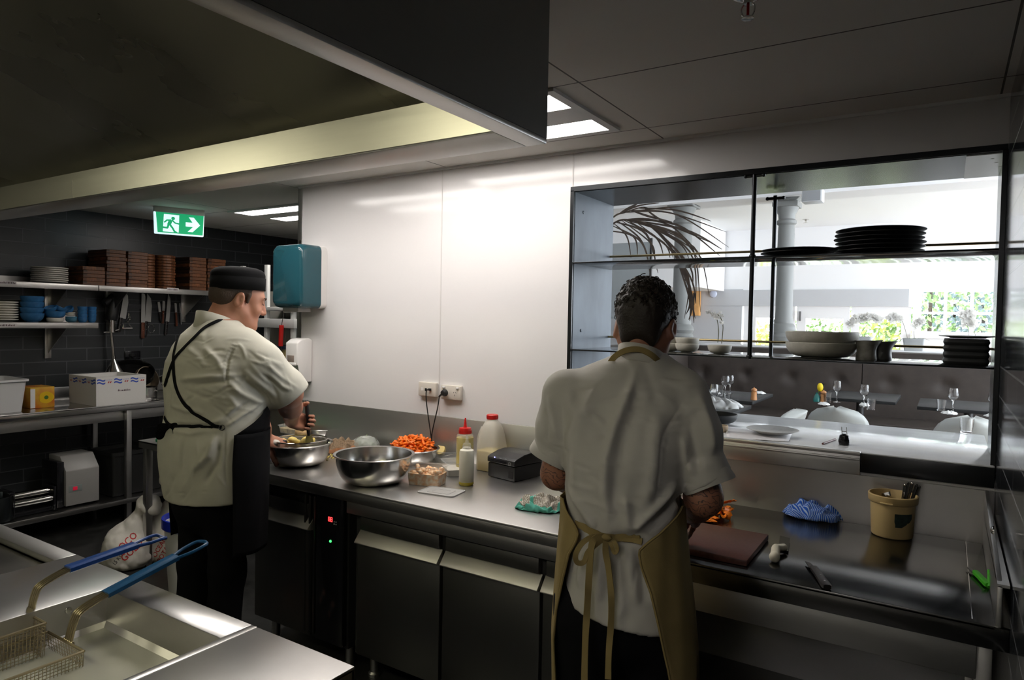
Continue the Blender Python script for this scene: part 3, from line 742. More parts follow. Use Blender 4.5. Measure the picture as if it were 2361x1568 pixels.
def folds(VF, lines, noise_amp=.0, noise_sc=6):
    """raise (or sink) soft ridges along 3-D polylines: (points, width, height)"""
    V, F = VF; N = vnormals(V, F); D = np.zeros(len(V))
    for pts, w, hgt in lines:
        P = np.array([tuple(p) for p in pts if p is not None])
        if len(P) < 2: continue
        lo, hi = P.min(0)-3*w, P.max(0)+3*w; sel = np.where(((V > lo) & (V < hi)).all(1))[0]
        if not len(sel): continue
        best = np.full(len(sel), 9.); tt = np.zeros(len(sel)); L = len(P)-1
        for i in range(L):
            ab = P[i+1]-P[i]; t = np.clip(((V[sel]-P[i])@ab)/(ab@ab+1e-12), 0, 1)
            d = np.linalg.norm(V[sel]-P[i]-t[:, None]*ab, axis=1); m = d < best; best[m] = d[m]; tt[m] = (i+t[m])/L
        D[sel] += hgt*np.exp(-(best/w)**2)*np.clip(np.sin(PI*np.clip(tt, .02, .98))*1.6, 0, 1)
    if noise_amp:
        D += noise_amp*np.array([noise.fractal(Vector(p)*noise_sc, 1, 2, 3) for p in V])
    return V+N*D[:, None], F
def bvh(VF): return BVHTree.FromPolygons([tuple(v) for v in VF[0]], [tuple(f) for f in VF[1]])
def onto(tree, px, py, off=0.0):
    d = Vector(ray(px, py)).normalized(); h = tree.ray_cast(Vector(CP), d)
    if h[0] is None: return None, None
    n = h[1] if h[1].dot(d) < 0 else -h[1]
    return h[0]+n*off, n
def drape(tree, pxs, off, n=6):
    """pixels walked over a surface -> points and normals lying on it"""
    P = smoothpath([(x, y, 0) for x, y in pxs], n); out = [onto(tree, p.x, p.y, off) for p in P]
    out = [o for o in out if o[0] is not None]
    pts = [o[0] for o in out]; nn = [o[1] for o in out]
    for _ in range(2): nn = [(nn[max(i-1, 0)]+nn[i]+nn[min(i+1, len(nn)-1)]).normalized() for i in range(len(nn))]
    return pts, nn

def fine(seed, n, xr, yr, ar, on, lmin=25, lmax=85):
    q = random.Random(seed); out = []
    for _ in range(n):
        x, y, a, L = q.uniform(*xr), q.uniform(*yr), q.uniform(*ar), q.uniform(lmin, lmax); c = q.uniform(-.35, .35)
        pts = [(x+L*t*math.cos(a+c*t), y+L*t*math.sin(a+c*t)) for t in (0, .33, .66, 1)]
        out.append((on(pts), q.uniform(.004, .008), q.choice((-1, 1, 1))*q.uniform(.0015, .0034)))
    return out
class Fig:
    def __init__(s, px, depth):
        r = ray(px, 784); r = r/(AX[2]*r[0]+AY[2]*r[1]) if False else r/F_PX
        s.B = np.array([r[0]*depth, r[1]*depth, 0]); s.u = _nrm(np.array([r[0], r[1], 0])); s.r = np.array([s.u[1], -s.u[0], 0])
    def P(s, px, py, d=0):
        q = ray(px, py); t = ((s.B+s.u*d)@s.u)/(q@s.u); return CP+t*q
    def row(s, py, xl, xr, dep, d=0):
        a, b = s.P(xl, py, d), s.P(xr, py, d); c = (a+b)/2
        return (c[2], c[0], c[1], np.linalg.norm(a-b)/2, dep)
def basis(fwd, up=(0, 0, 1)):
    f = _nrm(np.array(fwd, float)); r = _nrm(np.cross(f, np.array(up, float))); return r, f, np.cross(r, f)

def add_head(F, c, fwd, up=(0, 0, 1), s=1.0):
    r, f, u = basis(fwd, up); c = np.array(c)
    W = lambda x, y, z: c+s*(x*r+y*f+z*u)
    B = [r, f, u]; E = lambda p, rad, k=.012, op='add': F.ell(W(*p), [q*s for q in rad], B, k*s, op)
    Cn = lambda a, b, ra, rb, k=.01, op='add': F.cone(W(*a), W(*b), ra*s, rb*s, k*s, op)
    E((0, -.018, .045), (.074, .096, .086), .02)
    E((0, .05, .012), (.060, .047, .075), .03)
    E((0, .052, -.045), (.048, .042, .055), .03)
    for q in (-1, 1):
        Cn((q*.055, .0, -.03), (q*.02, .078, -.088), .022, .016, .025)
        E((q*.038, .07, -.02), (.022, .018, .022), .02)
    E((0, .082, -.088), (.020, .016, .016), .018)
    E((0, .078, .038), (.052, .016, .013), .016)                      # brow
    Cn((0, .094, .028), (0, .112, -.016), .008, .0125, .010)          # nose
    for q in (-1, 1): E((q*.012, .101, -.02), (.009, .011, .008), .006)
    for q in (-1, 1):
        E((q*.031, .094, .020), (.016, .010, .010), .010, 'cut'); E((q*.031, .081, .019), (.0125, .0125, .0125), .003)
        Cn((q*.018, .0925, .025), (q*.045, .083, .023), .0028, .0025, .003)   # upper lids
    E((0, .088, -.052), (.024, .010, .006), .006); E((0, .087, -.064), (.020, .010, .0065), .006)
    Cn((-.024, .098, -.058), (.024, .098, -.058), .0016, .0016, .003, 'cut')
    for q in (-1, 1):                                                  # ears
        e = W(q*.076, -.012, .0)
        a = _nrm(r*q+f*(-.45)); Bn = [a, _nrm(np.cross(u, a)), u]
        F.ell(e+a*.006*s, [.008*s, .019*s, .032*s], Bn, .006*s); F.cone(W(q*.074, -.006, -.024), W(q*.079, -.012, -.024), .009*s, .008*s, .006*s)
        F.ell(e+a*.016*s+f*.002*s, [.007*s, .011*s, .021*s], Bn, .004*s, 'cut')
        F.ell(e+a*.008*s+f*.008*s, [.006*s, .005*s, .007*s], Bn, .003*s)
    return W, B

def add_hand(F, wrist, fdir, nrm, side, curl, thumb=(.5, .6), spread=.06, s=1.0, td=None):
    """fdir: towards the knuckles, nrm: out of the back of the hand, side +1/-1: which way the thumb lies (cross(f,n)*side)"""
    f = _nrm(np.array(fdir, float)); n = np.array(nrm, float); n = _nrm(n-f*(n@f)); sd = np.cross(f, n)*side; w = np.array(wrist, float)
    P = lambda a, b, c: w+s*(a*f+b*sd+c*n)
    for b0, b1 in ((-.028, -.034), (-.010, -.012), (.010, .010), (.026, .030)):
        F.cone(P(.008, b0*.75, 0), P(.085, b1, .001), .0145*s, .0125*s, .018*s)
    F.ell(P(.04, .03, -.012), [.034*s, .016*s, .017*s], [f, sd, n], .016*s)
    F.ell(P(.045, -.03, -.010), [.036*s, .013*s, .015*s], [f, sd, n], .014*s)
    LEN = ((.044, .027, .021), (.049, .031, .022), (.045, .029, .021), (.035, .022, .019))
    tips = []
    for i, (L, b0) in enumerate(zip(LEN, (.031, .0105, -.0115, -.032))):
        p = P(.088 if i in (1, 2) else .082, b0, .0); ang = 0; an = (1.5-i)*spread
        rr = .0098-(.0012 if i == 3 else 0)
        for j, l in enumerate(L):
            ang += curl[i][j]
            d = (f*math.cos(an)+sd*math.sin(an))*math.cos(ang)-n*math.sin(ang)
            q = p+d*l*s; F.cone(p, q, rr*s, (rr-.0009)*s, .003*s); F.ell(p, [rr*1.06*s]*3, None, .003*s); p = q; rr -= .0009
        tips.append(p)
    p = P(.022, .03, -.008); a1, a2 = thumb
    d = _nrm(f*.75+sd*.75-n*.25)
    if td: d = _nrm(f*td[0][0]+sd*td[0][1]+n*td[0][2])
    for j, (l, rr) in enumerate(((.042, .0135), (.034, .0112), (.027, .0102))):
        q = p+d*l*s; F.cone(p, q, rr*s, (rr-.0012)*s, .006*s); p = q
        d = _nrm(d+(-n*a1*.7-sd*a2*.6+f*.25) if j == 0 else d-n*a1*.4-sd*a2*.5)
        if td and j < 2: d = _nrm(f*td[j+1][0]+sd*td[j+1][1]+n*td[j+1][2])
    return tips

def cloth_mat(name, col, rough=.85, weave=900, bump=.25, var=.05):
    m = mat(name, col, rough, crease=.5, spec=.12 if max(col) < .05 else .3, noise_amt=var, noise_scale=9, bump=bump, bump_scale=weave); return m
def skin_mat(name, col, red, tattoo=0.0):
    m = bpy.data.materials.new(name); m.use_nodes = True; nt = m.node_tree; b = nt.nodes['Principled BSDF']
    b.inputs['Roughness'].default_value = .48; b.inputs['Subsurface Weight'].default_value = .08; b.inputs['Subsurface Radius'].default_value = (.01, .004, .002); b.inputs['Subsurface Scale'].default_value = 1
    tc = nt.nodes.new('ShaderNodeTexCoord'); nz = nt.nodes.new('ShaderNodeTexNoise'); nz.inputs['Scale'].default_value = 16; nz.inputs['Detail'].default_value = 4
    nt.links.new(tc.outputs['Object'], nz.inputs['Vector'])
    mx = nt.nodes.new('ShaderNodeMix'); mx.data_type = 'RGBA'; mx.inputs['A'].default_value = (*col, 1); mx.inputs['B'].default_value = (*red, 1)
    nt.links.new(nz.outputs['Fac'], mx.inputs['Factor'])
    at_ = nt.nodes.new('ShaderNodeAttribute'); at_.attribute_name = 'ink'
    out = mx.outputs['Result']
    if tattoo:
        wv = nt.nodes.new('ShaderNodeTexWave'); wv.wave_type = 'RINGS'; wv.inputs['Scale'].default_value = 17; wv.inputs['Distortion'].default_value = 16; wv.inputs['Detail'].default_value = 2; wv.inputs['Detail Scale'].default_value = 2.2
        nt.links.new(tc.outputs['Object'], wv.inputs['Vector'])
        rp = nt.nodes.new('ShaderNodeValToRGB'); rp.color_ramp.elements[0].position = .04; rp.color_ramp.elements[1].position = .13
        rp.color_ramp.elements[0].color = (1, 1, 1, 1); rp.color_ramp.elements[1].color = (0, 0, 0, 1)
        nt.links.new(wv.outputs['Fac'], rp.inputs[0])
        n2 = nt.nodes.new('ShaderNodeTexNoise'); n2.inputs['Scale'].default_value = 9; nt.links.new(tc.outputs['Object'], n2.inputs['Vector'])
        r2 = nt.nodes.new('ShaderNodeValToRGB'); r2.color_ramp.elements[0].position = .5; r2.color_ramp.elements[1].position = .62
        nt.links.new(n2.outputs['Fac'], r2.inputs[0])
        ad = nt.nodes.new('ShaderNodeMath'); ad.operation = 'MAXIMUM'; nt.links.new(rp.outputs[0], ad.inputs[0]); nt.links.new(r2.outputs[0], ad.inputs[1])
        mu = nt.nodes.new('ShaderNodeMath'); mu.operation = 'MULTIPLY'; nt.links.new(ad.outputs[0], mu.inputs[0]); nt.links.new(at_.outputs['Fac'], mu.inputs[1])
        m3 = nt.nodes.new('ShaderNodeMath'); m3.operation = 'MULTIPLY'; m3.inputs[1].default_value = tattoo; nt.links.new(mu.outputs[0], m3.inputs[0])
        m2 = nt.nodes.new('ShaderNodeMix'); m2.data_type = 'RGBA'; m2.inputs['B'].default_value = (.03, .028, .03, 1)
        nt.links.new(m3.outputs[0], m2.inputs['Factor']); nt.links.new(out, m2.inputs['A']); out = m2.outputs['Result']
    nt.links.new(out, b.inputs['Base Color'])
    return m
def ribbon_obj(name, tree, specs, w, m, parent, off=.003, th=.002, label=None):
    b = MB()
    for pxs in specs:
        pts, nn = drape(tree, pxs, off)
        if len(pts) > 2: b.tube(pts, 0, flat=(w, th, nn))
    return b.build(name, m, parent, smooth=60, label=label)
def trousers(name, fig, hips, parent, m, legs, waist, floor=.09):
    F = Field(hips-np.array((.4, .4, hips[2]-.02)), hips+np.array((.4, .4, .25)), .008)
    F.ell(hips, (waist[0], waist[1], .16), [fig.X, fig.Yb, np.array((0, 0, 1.))], .05)
    for a, kn, an in legs: F.path([a, kn, an], [.098, .072, .07], .04)
    for a, kn, an in legs: F.half(np.array((0, 0, floor-.03)), (0, 0, -1), .003); break
    VF = folds(relax(F.mesh(), 2), [], .005, 7)
    return mesh_obj(name, VF, m, parent)
def shoe(parent, an, yaw, m):
    F = Field(np.array((an[0]-.25, an[1]-.25, -.02)), np.array((an[0]+.25, an[1]+.25, .2)), .006)
    d = np.array((math.cos(yaw), math.sin(yaw), 0))
    F.cone(np.array((an[0], an[1], .05))-d*.05, np.array((an[0], an[1], .045))+d*.12, .045, .042, .02); F.cone((an[0], an[1], .11), (an[0], an[1], .06), .05, .05, .03)
    F.half((0, 0, .001), (0, 0, -1), .003); mesh_obj('shoe', relax(F.mesh(), 1), m, parent)
# ---------------------------------------------------------------- chef at the servery bench, seen from behind
G = Fig(1450, 1.84); P = G.P
G.X, G.Yb = G.r, G.u
root = thing('person', 'person with dark curly hair seen from behind, grey jacket and khaki apron', 'person', (G.B[0], G.B[1], 0))
GREYJ = cloth_mat('grey_linen_jacket', (.50, .478, .44), .9, 1100, .35, .04)
KHAKI = cloth_mat('khaki_apron_cloth', (.25, .185, .075), .85, 1000, .3, .08)
BLKC = cloth_mat('black_cloth', (.006, .006, .007), .9, 900, .2, .1)
SKR = skin_mat('tattooed_skin', (.36, .17, .10), (.27, .11, .07), .85)
# --- body
RH = np.array(P(1487, 762, .07)); fwd_h = G.u*.80+G.r*.20+np.array((0, 0, -.45))
sh_l, el_l, ha_l = P(1312, 918, .03), P(1283, 1092, .06), P(1400, 1150, .36)
sh_r, el_r, ha_r = P(1585, 915, .0), P(1622, 1148, -.02), P(1590, 1185, .33)
FB_ = Field(G.B+np.array((-.55, -.55, .02)), G.B+np.array((.55, .65, 1.62)), .008)
rows = [G.row(820, 1425, 1535, .06, .05), G.row(870, 1340, 1580, .085, .04), G.row(950, 1300, 1585, .10, .03), G.row(1060, 1320, 1560, .105), G.row(1200, 1325, 1550, .10), G.row(1330, 1315, 1555, .11)]
FB_.stack(rows, G.r, G.u, .04)
hipc = (P(1435, 1400))
for sg in (-1, 1):
    h = hipc+G.r*sg*.085; kn = np.array((*(G.B+G.r*sg*.10+G.u*.02)[:2], .5)); an = np.array((*(G.B+G.r*sg*.11)[:2], .09))
    FB_.path([h, kn, an], [.085, .055, .042], .03); FB_.cone(an, an+G.u*.14-np.array((0, 0, .045)), .04, .03, .03)
FB_.cone(sh_l, P(1292, 990, .04), .040, .040, .04); FB_.cone(sh_r, P(1602, 1010, -.01), .042, .042, .04)
FH = Field(RH-.2, RH+np.array((.2, .2, .17)), .0032)
W_, HB = add_head(FH, RH, fwd_h, (0, 0, 1), .96)
FH.cone(W_(0, -.03, -.02), P(1478, 855, .055), .053, .058, .03)
lo = np.minimum(el_r, np.minimum(ha_r, sh_r))-.14; hi = np.maximum(el_r, np.maximum(ha_r, sh_r))+.14
FA = Field(lo, hi, .0038)
FA.path([sh_r*.3+el_r*.7, el_r, el_r*.55+ha_r*.45, ha_r], [.050, .047, .044, .029], .02)
c_ = [(.5, .9, .6)]*3+[(.6, 1, .6)]
hd = _nrm(ha_r-el_r); add_hand(FA, ha_r, hd, np.array((0, 0, 1))+G.r*.5, -1, c_)
lo = np.minimum(el_l, np.minimum(ha_l, sh_l))-.14; hi = np.maximum(el_l, np.maximum(ha_l, sh_l))+.14
FL = Field(lo, hi, .0038)
FL.path([sh_l*.3+el_l*.7, el_l, el_l*.55+ha_l*.45, ha_l], [.045, .042, .042, .029], .02)
hd = _nrm(ha_l-el_l); add_hand(FL, ha_l, hd, np.array((0, 0, 1))-G.r*.5, 1, c_)
parts = [relax(FB_.mesh(), 1), FH.mesh(), FA.mesh(), FL.mesh()]
body = mesh_obj('body', merge(parts), SKR, root)
ink = np.concatenate([np.zeros(len(parts[0][0])), np.zeros(len(parts[1][0])), np.ones(len(parts[2][0])), np.ones(len(parts[3][0]))*.9])
a_ = body.data.attributes.new('ink', 'FLOAT', 'POINT'); a_.data.foreach_set('value', ink.astype(np.float32))
# --- hair: a short curly mass with loose curls
HAIRD = mat('dark_brown_hair', (.016, .010, .007), .6, bump=.9, bump_scale=160)
FHr = Field(RH-.2, RH+.2, .0035)
r_, f_, u_ = HB
FHr.ell(W_(0, -.02, .057), (.079, .102, .088), HB, .01); FHr.ell(W_(0, -.062, .012), (.069, .056, .062), HB, .03); FHr.ell(W_(0, -.052, -.045), (.056, .034, .05), HB, .03)
FHr.ell(W_(0, .03, .098), (.062, .06, .045), HB, .02)
for q in (-1, 1): FHr.cone(W_(q*.068, .004, .025), W_(q*.073, .01, .0), .012, .008, .012)
FHr.ell(W_(0, .13, -.005), (.09, .085, .09), HB, .012, 'cut'); 
for q in (-1, 1): FHr.ell(W_(q*.09, -.008, -.012), (.02, .027, .036), HB, .006, 'cut')
FHr.half(W_(0, -.05, -.076), -u_*.9-f_*.45, .006)
V, F = relax(FHr.mesh(), 1)
N = vnormals(V, F); loc = (V-RH)@np.array(HB).T
top = np.clip((loc[:, 2]+.03)/.09, 0, 1)
dn_ = np.array([noise.noise(Vector(p)*48) for p in V])*.008+np.array([abs(noise.noise(Vector(p)*95+Vector((3, 1, 2)))) for p in V])*.006
V = V+N*(dn_*top-.004*(1-top))[:, None]
hb = MB()
rr_ = random.Random(3); idx = [i for i in range(len(V)) if loc[i, 2] > .02]
for i in rr_.sample(idx, 700):
    p, n = Vector(V[i]), Vector(N[i]); tg = n.orthogonal().normalized(); tg = (Matrix.Rotation(rr_.uniform(0, 6.28), 3, n) @ tg)
    L = rr_.uniform(.008, .018); hgt = rr_.uniform(.0005, .004)
    hb.tube(smoothpath([p-n*.002, p+n*hgt+tg*L*.4, p+n*hgt*1.1+tg*L*.9, p+n*(hgt*.3)+tg*L*1.1], 3), [.0013]*9+[.0006], 4)
me_ = bpy.data.meshes.new('t'); hb.bm.to_mesh(me_); hb.bm.free()
vs = np.array([tuple(v.co) for v in me_.vertices]); fs = [tuple(p.vertices) for p in me_.polygons]; bpy.data.meshes.remove(me_)
V2 = np.concatenate([V, vs]); F2 = [tuple(f) for f in F]+[tuple(i+len(V) for i in f) for f in fs]
me_ = bpy.data.meshes.new('hair'); me_.from_pydata((V2-np.array(root.location)).tolist(), [], F2); me_.update()
link('hair', me_, HAIRD, root, 180)
# --- jacket
FJ = Field(G.B+np.array((-.5, -.5, .68)), G.B+np.array((.55, .5, 1.62)), .0055)
FJ.stack([G.row(806, 1436, 1526, .064, .06), G.row(826, 1404, 1552, .080, .055), G.row(846, 1352, 1576, .094, .05), G.row(872, 1310, 1596, .11, .045), G.row(920, 1286, 1606, .125, .035), G.row(980, 1290, 1600, .135, .02),
          G.row(1060, 1300, 1580, .138, .0), G.row(1130, 1304, 1572, .132), G.row(1190, 1312, 1566, .127), G.row(1232, 1318, 1556, .124), G.row(1270, 1310, 1560, .13), G.row(1330, 1304, 1566, .138), G.row(1440, 1298, 1572, .145)], G.r, G.u, .03)
FJ.path([P(1302, 906, .032), P(1288, 985, .033), P(1283, 1035, .045)], [.064, .057, .053], .04)
FJ.path([P(1578, 908, .01), P(1604, 1000, -.01), P(1621, 1085, -.02)], [.064, .060, .058], .035)
cl, cr = P(1282, 1030, .046), P(1624, 1092, -.02)
FJ.cone(P(1283, 1026, .044), P(1279, 1044, .047), .0625, .064, .003); FJ.cone(P(1620, 1078, -.02), P(1629, 1106, -.02), .0675, .072, .003)
nl = _nrm(el_l-np.array(P(1291, 985, .035))); nr = _nrm(el_r-np.array(P(1604, 1000, -.01)))
# cuffs: open ends
def cuff(Fx, c, n, r):
    sl, (X, Y, Z) = Fx.win(np.array(c)-.11, np.array(c)+.11)
    Fx.put(sl, -np.maximum(-((X-c[0])*n[0]+(Y-c[1])*n[1]+(Z-c[2])*n[2]), np.sqrt((X-c[0])**2+(Y-c[1])**2+(Z-c[2])**2)-.105), .004, 'cut') if False else None
    d = (X-c[0])*n[0]+(Y-c[1])*n[1]+(Z-c[2])*n[2]
    lim = np.sqrt((X-c[0])**2+(Y-c[1])**2+(Z-c[2])**2)-.10
    Fx.put(sl, np.maximum(-d, lim), .003, 'cut')
    Fx.cone(np.array(c)-n*.03, np.array(c)+n*.05, r, r, .003, 'cut')
cuff(FJ, np.array(P(1279, 1047, .047)), _nrm(nl-G.r*.45), .050); cuff(FJ, np.array(P(1629, 1108, -.02)), _nrm(nr+G.r*.45), .056)
FJ.cone(P(1480, 780, .07), P(1480, 812, .065), .052, .050, .004, 'cut')
hn = _nrm(np.array((0, 0, -1.))+G.r*(-.19)); FJ.half(P(1420, 1398), hn, .004)
VJ = relax(FJ.mesh(), 1)
T0 = bvh(VJ)
on = lambda L: [onto(T0, x, y)[0] for x, y in L]
VJ = folds(VJ, [
    (on([(1468, 850), (1450, 905), (1418, 985), (1398, 1060), (1396, 1130), (1404, 1215)]), .012, 0.0130),
    (on([(1480, 880), (1462, 950), (1436, 1030), (1422, 1110), (1420, 1210)]), .017, -0.0085),
    (on([(1385, 870), (1345, 960), (1325, 1060), (1330, 1150)]), .018, 0.0090),
    (on([(1305, 890), (1330, 960), (1310, 1050)]), .016, 0.0090),
    (on([(1525, 930), (1512, 1010), (1500, 1110), (1480, 1200)]), .02, 0.0120),
    (on([(1562, 1105), (1530, 1150), (1480, 1200), (1455, 1228)]), .012, 0.0150),
    (on([(1570, 1130), (1545, 1175), (1490, 1222)]), .012, -0.0120),
    (on([(1310, 1110), (1345, 1175), (1375, 1222)]), .012, 0.0120),
    (on([(1306, 1150), (1335, 1200), (1362, 1228)]), .010, -0.0090),
    (on([(1440, 1140), (1446, 1190), (1450, 1230)]), .012, 0.0120),
    (on([(1612, 905), (1634, 985), (1645, 1060)]), .014, 0.0135), (on([(1590, 960), (1600, 1030), (1612, 1085)]), .012, -0.0120),
    (on([(1575, 1000), (1580, 1060), (1600, 1100)]), .01, 0.0105),
    (on([(1265, 910), (1278, 965), (1290, 1020)]), .012, 0.0120), (on([(1256, 940), (1262, 990), (1262, 1020)]), .01, -0.0075),
    (on([(1400, 1250), (1390, 1320), (1375, 1390)]), .016, 0.0135), (on([(1450, 1250), (1455, 1320), (1470, 1400)]), .014, 0.0150),
    (on([(1430, 1250), (1425, 1320), (1425, 1395)]), .012, -0.0105), (on([(1490, 1260), (1500, 1330), (1510, 1405)]), .012, 0.0120),
    (on([(1345, 1260), (1340, 1310), (1335, 1360)]), .012, 0.0105),
    (on([(1300, 1237), (1400, 1238), (1480, 1242), (1560, 1235)]), .012, -0.0120),
    ]+fine(31, 46, (1310, 1565), (860, 1225), (-.15, .55), on)+fine(32, 14, (1320, 1530), (1250, 1390), (1.2, 1.9), on)+[
    # seams
    (on([(1592, 900), (1560, 950), (1526, 1005), (1520, 1045), (1516, 1100), (1508, 1180)]), .0035, -.0028),
    (on([(1300, 892), (1296, 950), (1300, 1020), (1306, 1100)]), .0035, -.0028),
    (on([(1478, 1260), (1482, 1330), (1482, 1405)]), .003, -.0022),
    (on([(1255, 1012), (1290, 1034), (1318, 1042)]), .003, -.003), (on([(1562, 1090), (1610, 1082), (1655, 1052)]), .003, -.003),
], .004, 8)
jk = mesh_obj('chef_jacket', VJ, GREYJ, root)
TJ = bvh(VJ)
# stand-up collar
b = MB(); rg = []
for k, (zz, r0) in enumerate(((848, .071), (828, .067), (809, .0645))):
    c = np.array(P(1478, zz, .042))
    rg.append([Vector(c+G.r*math.cos(a)*r0*.93+G.u*math.sin(a)*r0+np.array((0, 0, -.022*math.sin(a)-.012*math.cos(a)))) for a in np.linspace(-PI*1.42, PI*.42, 30)])
b.loft(rg, False, False); b.build('collar', GREYJ, jk, smooth=60, solid=.005)
# turned-up cuffs
def cuffband(c, n, r, ln, sq=1.0):
    n = Vector(n).normalized(); a = n.orthogonal().normalized(); e = n.cross(a); b = MB(); c = Vector(c)
    rg = []
    for t, k in ((0, .95), (.12, 1.0), (.5, 1.02), (.9, 1.06), (1, 1.05), (1, .98), (.5, .95)):
        rg.append([c+n*(ln*(t-.5)+.004*math.sin(2*q+1))+(a*math.cos(q)+e*math.sin(q))*r*k*(1+.03*math.sin(3*q+t*2)) for q in np.linspace(0, 2*PI, 41)[:-1]])
    b.loft(rg, True, False); b.build('cuff', GREYJ, jk, smooth=60)
cuffband(P(1280, 1040, .046), _nrm(nl-G.r*.40), .0645, .040); cuffband(P(1627, 1096, -.02), _nrm(nr+G.r*.30), .066, .046)
# --- trousers, shoes
legs = []
for sg in (-1, 1):
    h = hipc+G.r*sg*.088; legs.append((h, np.array((*(G.B+G.r*sg*.10+G.u*.02)[:2], .5)), np.array((*(G.B+G.r*sg*.11)[:2], .08))))
trousers('trousers', G, np.array(P(1435, 1400)), root, BLKC, legs, (.165, .125))
for _, _, an in legs: shoe(root, an, math.atan2(G.u[1], G.u[0]), BLACK)
# --- apron skirt wrapping round to the back
tab = [(1150, 1294, 1578, 1299, 1572, .145), (1180, 1294, 1580, 1318, 1538, .145), (1206, 1293, 1582, 1343, 1500, .145), (1229, 1291, 1585, 1336, 1473, .147), (1260, 1288, 1588, 1318, 1479, .15), (1310, 1284, 1594, 1306, 1498, .155),
       (1400, 1278, 1603, 1288, 1520, .16), (1475, 1274, 1609, 1279, 1538, .162), (1568, 1274, 1612, 1283, 1553, .165), (1750, 1274, 1618, 1292, 1580, .168)]
bm_rows = []
pys = np.linspace(1150, 1740, 70); A_ = np.array(tab, float); nA = 72
for py in pys:
    xl, xr, el, er, dp = [np.interp(py, A_[:, 0], A_[:, j]) for j in range(1, 6)]
    a, b2 = np.array(P(xl, py)), np.array(P(xr, py)); c = (a+b2)/2; w = np.linalg.norm(a-b2)/2; cx = (xl+xr)/2; hw = (xr-xl)/2
    pR, pL = math.asin(np.clip((er-cx)/hw, -.985, .985)), math.asin(np.clip((el-cx)/hw, -.985, .985))+2*PI
    row = []
    for k in range(nA+1):
        ph = pR+(pL-pR)*k/nA
        wob = 1+.018*math.sin(ph*7+1)*np.clip((py-1250)/200, 0, 1)+.01*math.sin(ph*15+py*.01)
        edge = min(k, nA-k); fl = .012*math.exp(-edge/3)*np.clip((py-1240)/80, 0, 1)
        row.append(Vector(c+G.r*math.sin(ph)*w*wob-G.u*math.cos(ph)*(dp*wob+fl)+np.array((0, 0, .0))))
    bm_rows.append(row)
b = MB(); b.loft(bm_rows, False, False)
ap = b.build('apron', KHAKI, root, smooth=180, solid=.003)
# hems and bib
b = MB()
for kk in (0, -1): b.tube([r[kk] for r in bm_rows], .0032, 6)
b.build('hem', KHAKI, ap)
b = MB(); rg = []
for py in np.linspace(900, 1152, 14):
    xl, xr, dp = 1300, 1572, .15; c = (np.array(P(xl, py, .02))+np.array(P(xr, py, .02)))/2; w = np.linalg.norm(np.array(P(xl, py))-np.array(P(xr, py)))/2; hw = .75+.75*(py-900)/252
    rg.append([Vector(c+G.r*math.sin(PI+a)*w-G.u*math.cos(PI+a)*dp) for a in np.linspace(-hw, hw, 24)])
b.loft(rg, False, False); b.build('bib', KHAKI, ap, smooth=180, solid=.003)
# neck strap, waist tie, bow and tails
b = MB()
pts = [Vector(np.array(P(x, y, d))) for x, y, d in ((1404, 842, .0), (1418, 822, -.016), (1444, 808, -.028), (1474, 806, -.030), (1500, 817, -.026), (1521, 836, -.008), (1532, 854, .03))]
b.tube(smoothpath(pts, 5), 0, flat=(.016, .003, [Vector(-G.u+np.array((0, 0, .5)))]*31)); b.build('neck_strap', KHAKI, ap)
ribbon_obj('waist_tie', TJ, [[(1330, 1205), (1343, 1214), (1370, 1228), (1398, 1236), (1440, 1243), (1480, 1247)], [(1340, 1212), (1375, 1226), (1400, 1240), (1440, 1237), (1478, 1240)]], .016, KHAKI, ap, .006, .003)
b = MB()
def freeband(L, w, d0=-.142, tw=None):
    pts = smoothpath([Vector(np.array(P(x, y, d))) for x, y, d in L], 6); n = len(pts)
    nn = [Vector(-G.u+G.r*(.5*math.sin(i*.35))) for i in range(n)]
    b.tube(pts, 0, flat=(w, .0025, nn))
dk = -.150
freeband([(1400, 1238, dk), (1372, 1236, dk-.006), (1345, 1250, dk-.014), (1328, 1276, dk-.016), (1330, 1296, dk-.014), (1346, 1296, dk-.01), (1358, 1270, dk-.008), (1392, 1242, dk)], .013)
freeband([(1404, 1238, dk), (1418, 1252, dk-.01), (1423, 1268, dk-.012), (1416, 1274, dk-.012), (1410, 1258, dk-.008), (1402, 1240, dk)], .010)
freeband([(1396, 1238, dk), (1372, 1242, dk-.008), (1363, 1265, dk-.012), (1358, 1330, dk-.014), (1354, 1400, dk-.018), (1350, 1470, dk-.022), (1347, 1590, dk-.02)], .017)
freeband([(1398, 1240, dk), (1396, 1270, dk-.010), (1403, 1310, dk-.012), (1409, 1370, dk-.016), (1409, 1430, dk-.02), (1404, 1500, dk-.02), (1402, 1566, dk-.02)], .016)
c = Vector(np.array(P(1399, 1239, dk-.004))); b.ico(c, .012, 2, .12, (1.2, .8, .8)); b.build('bow', KHAKI, ap)
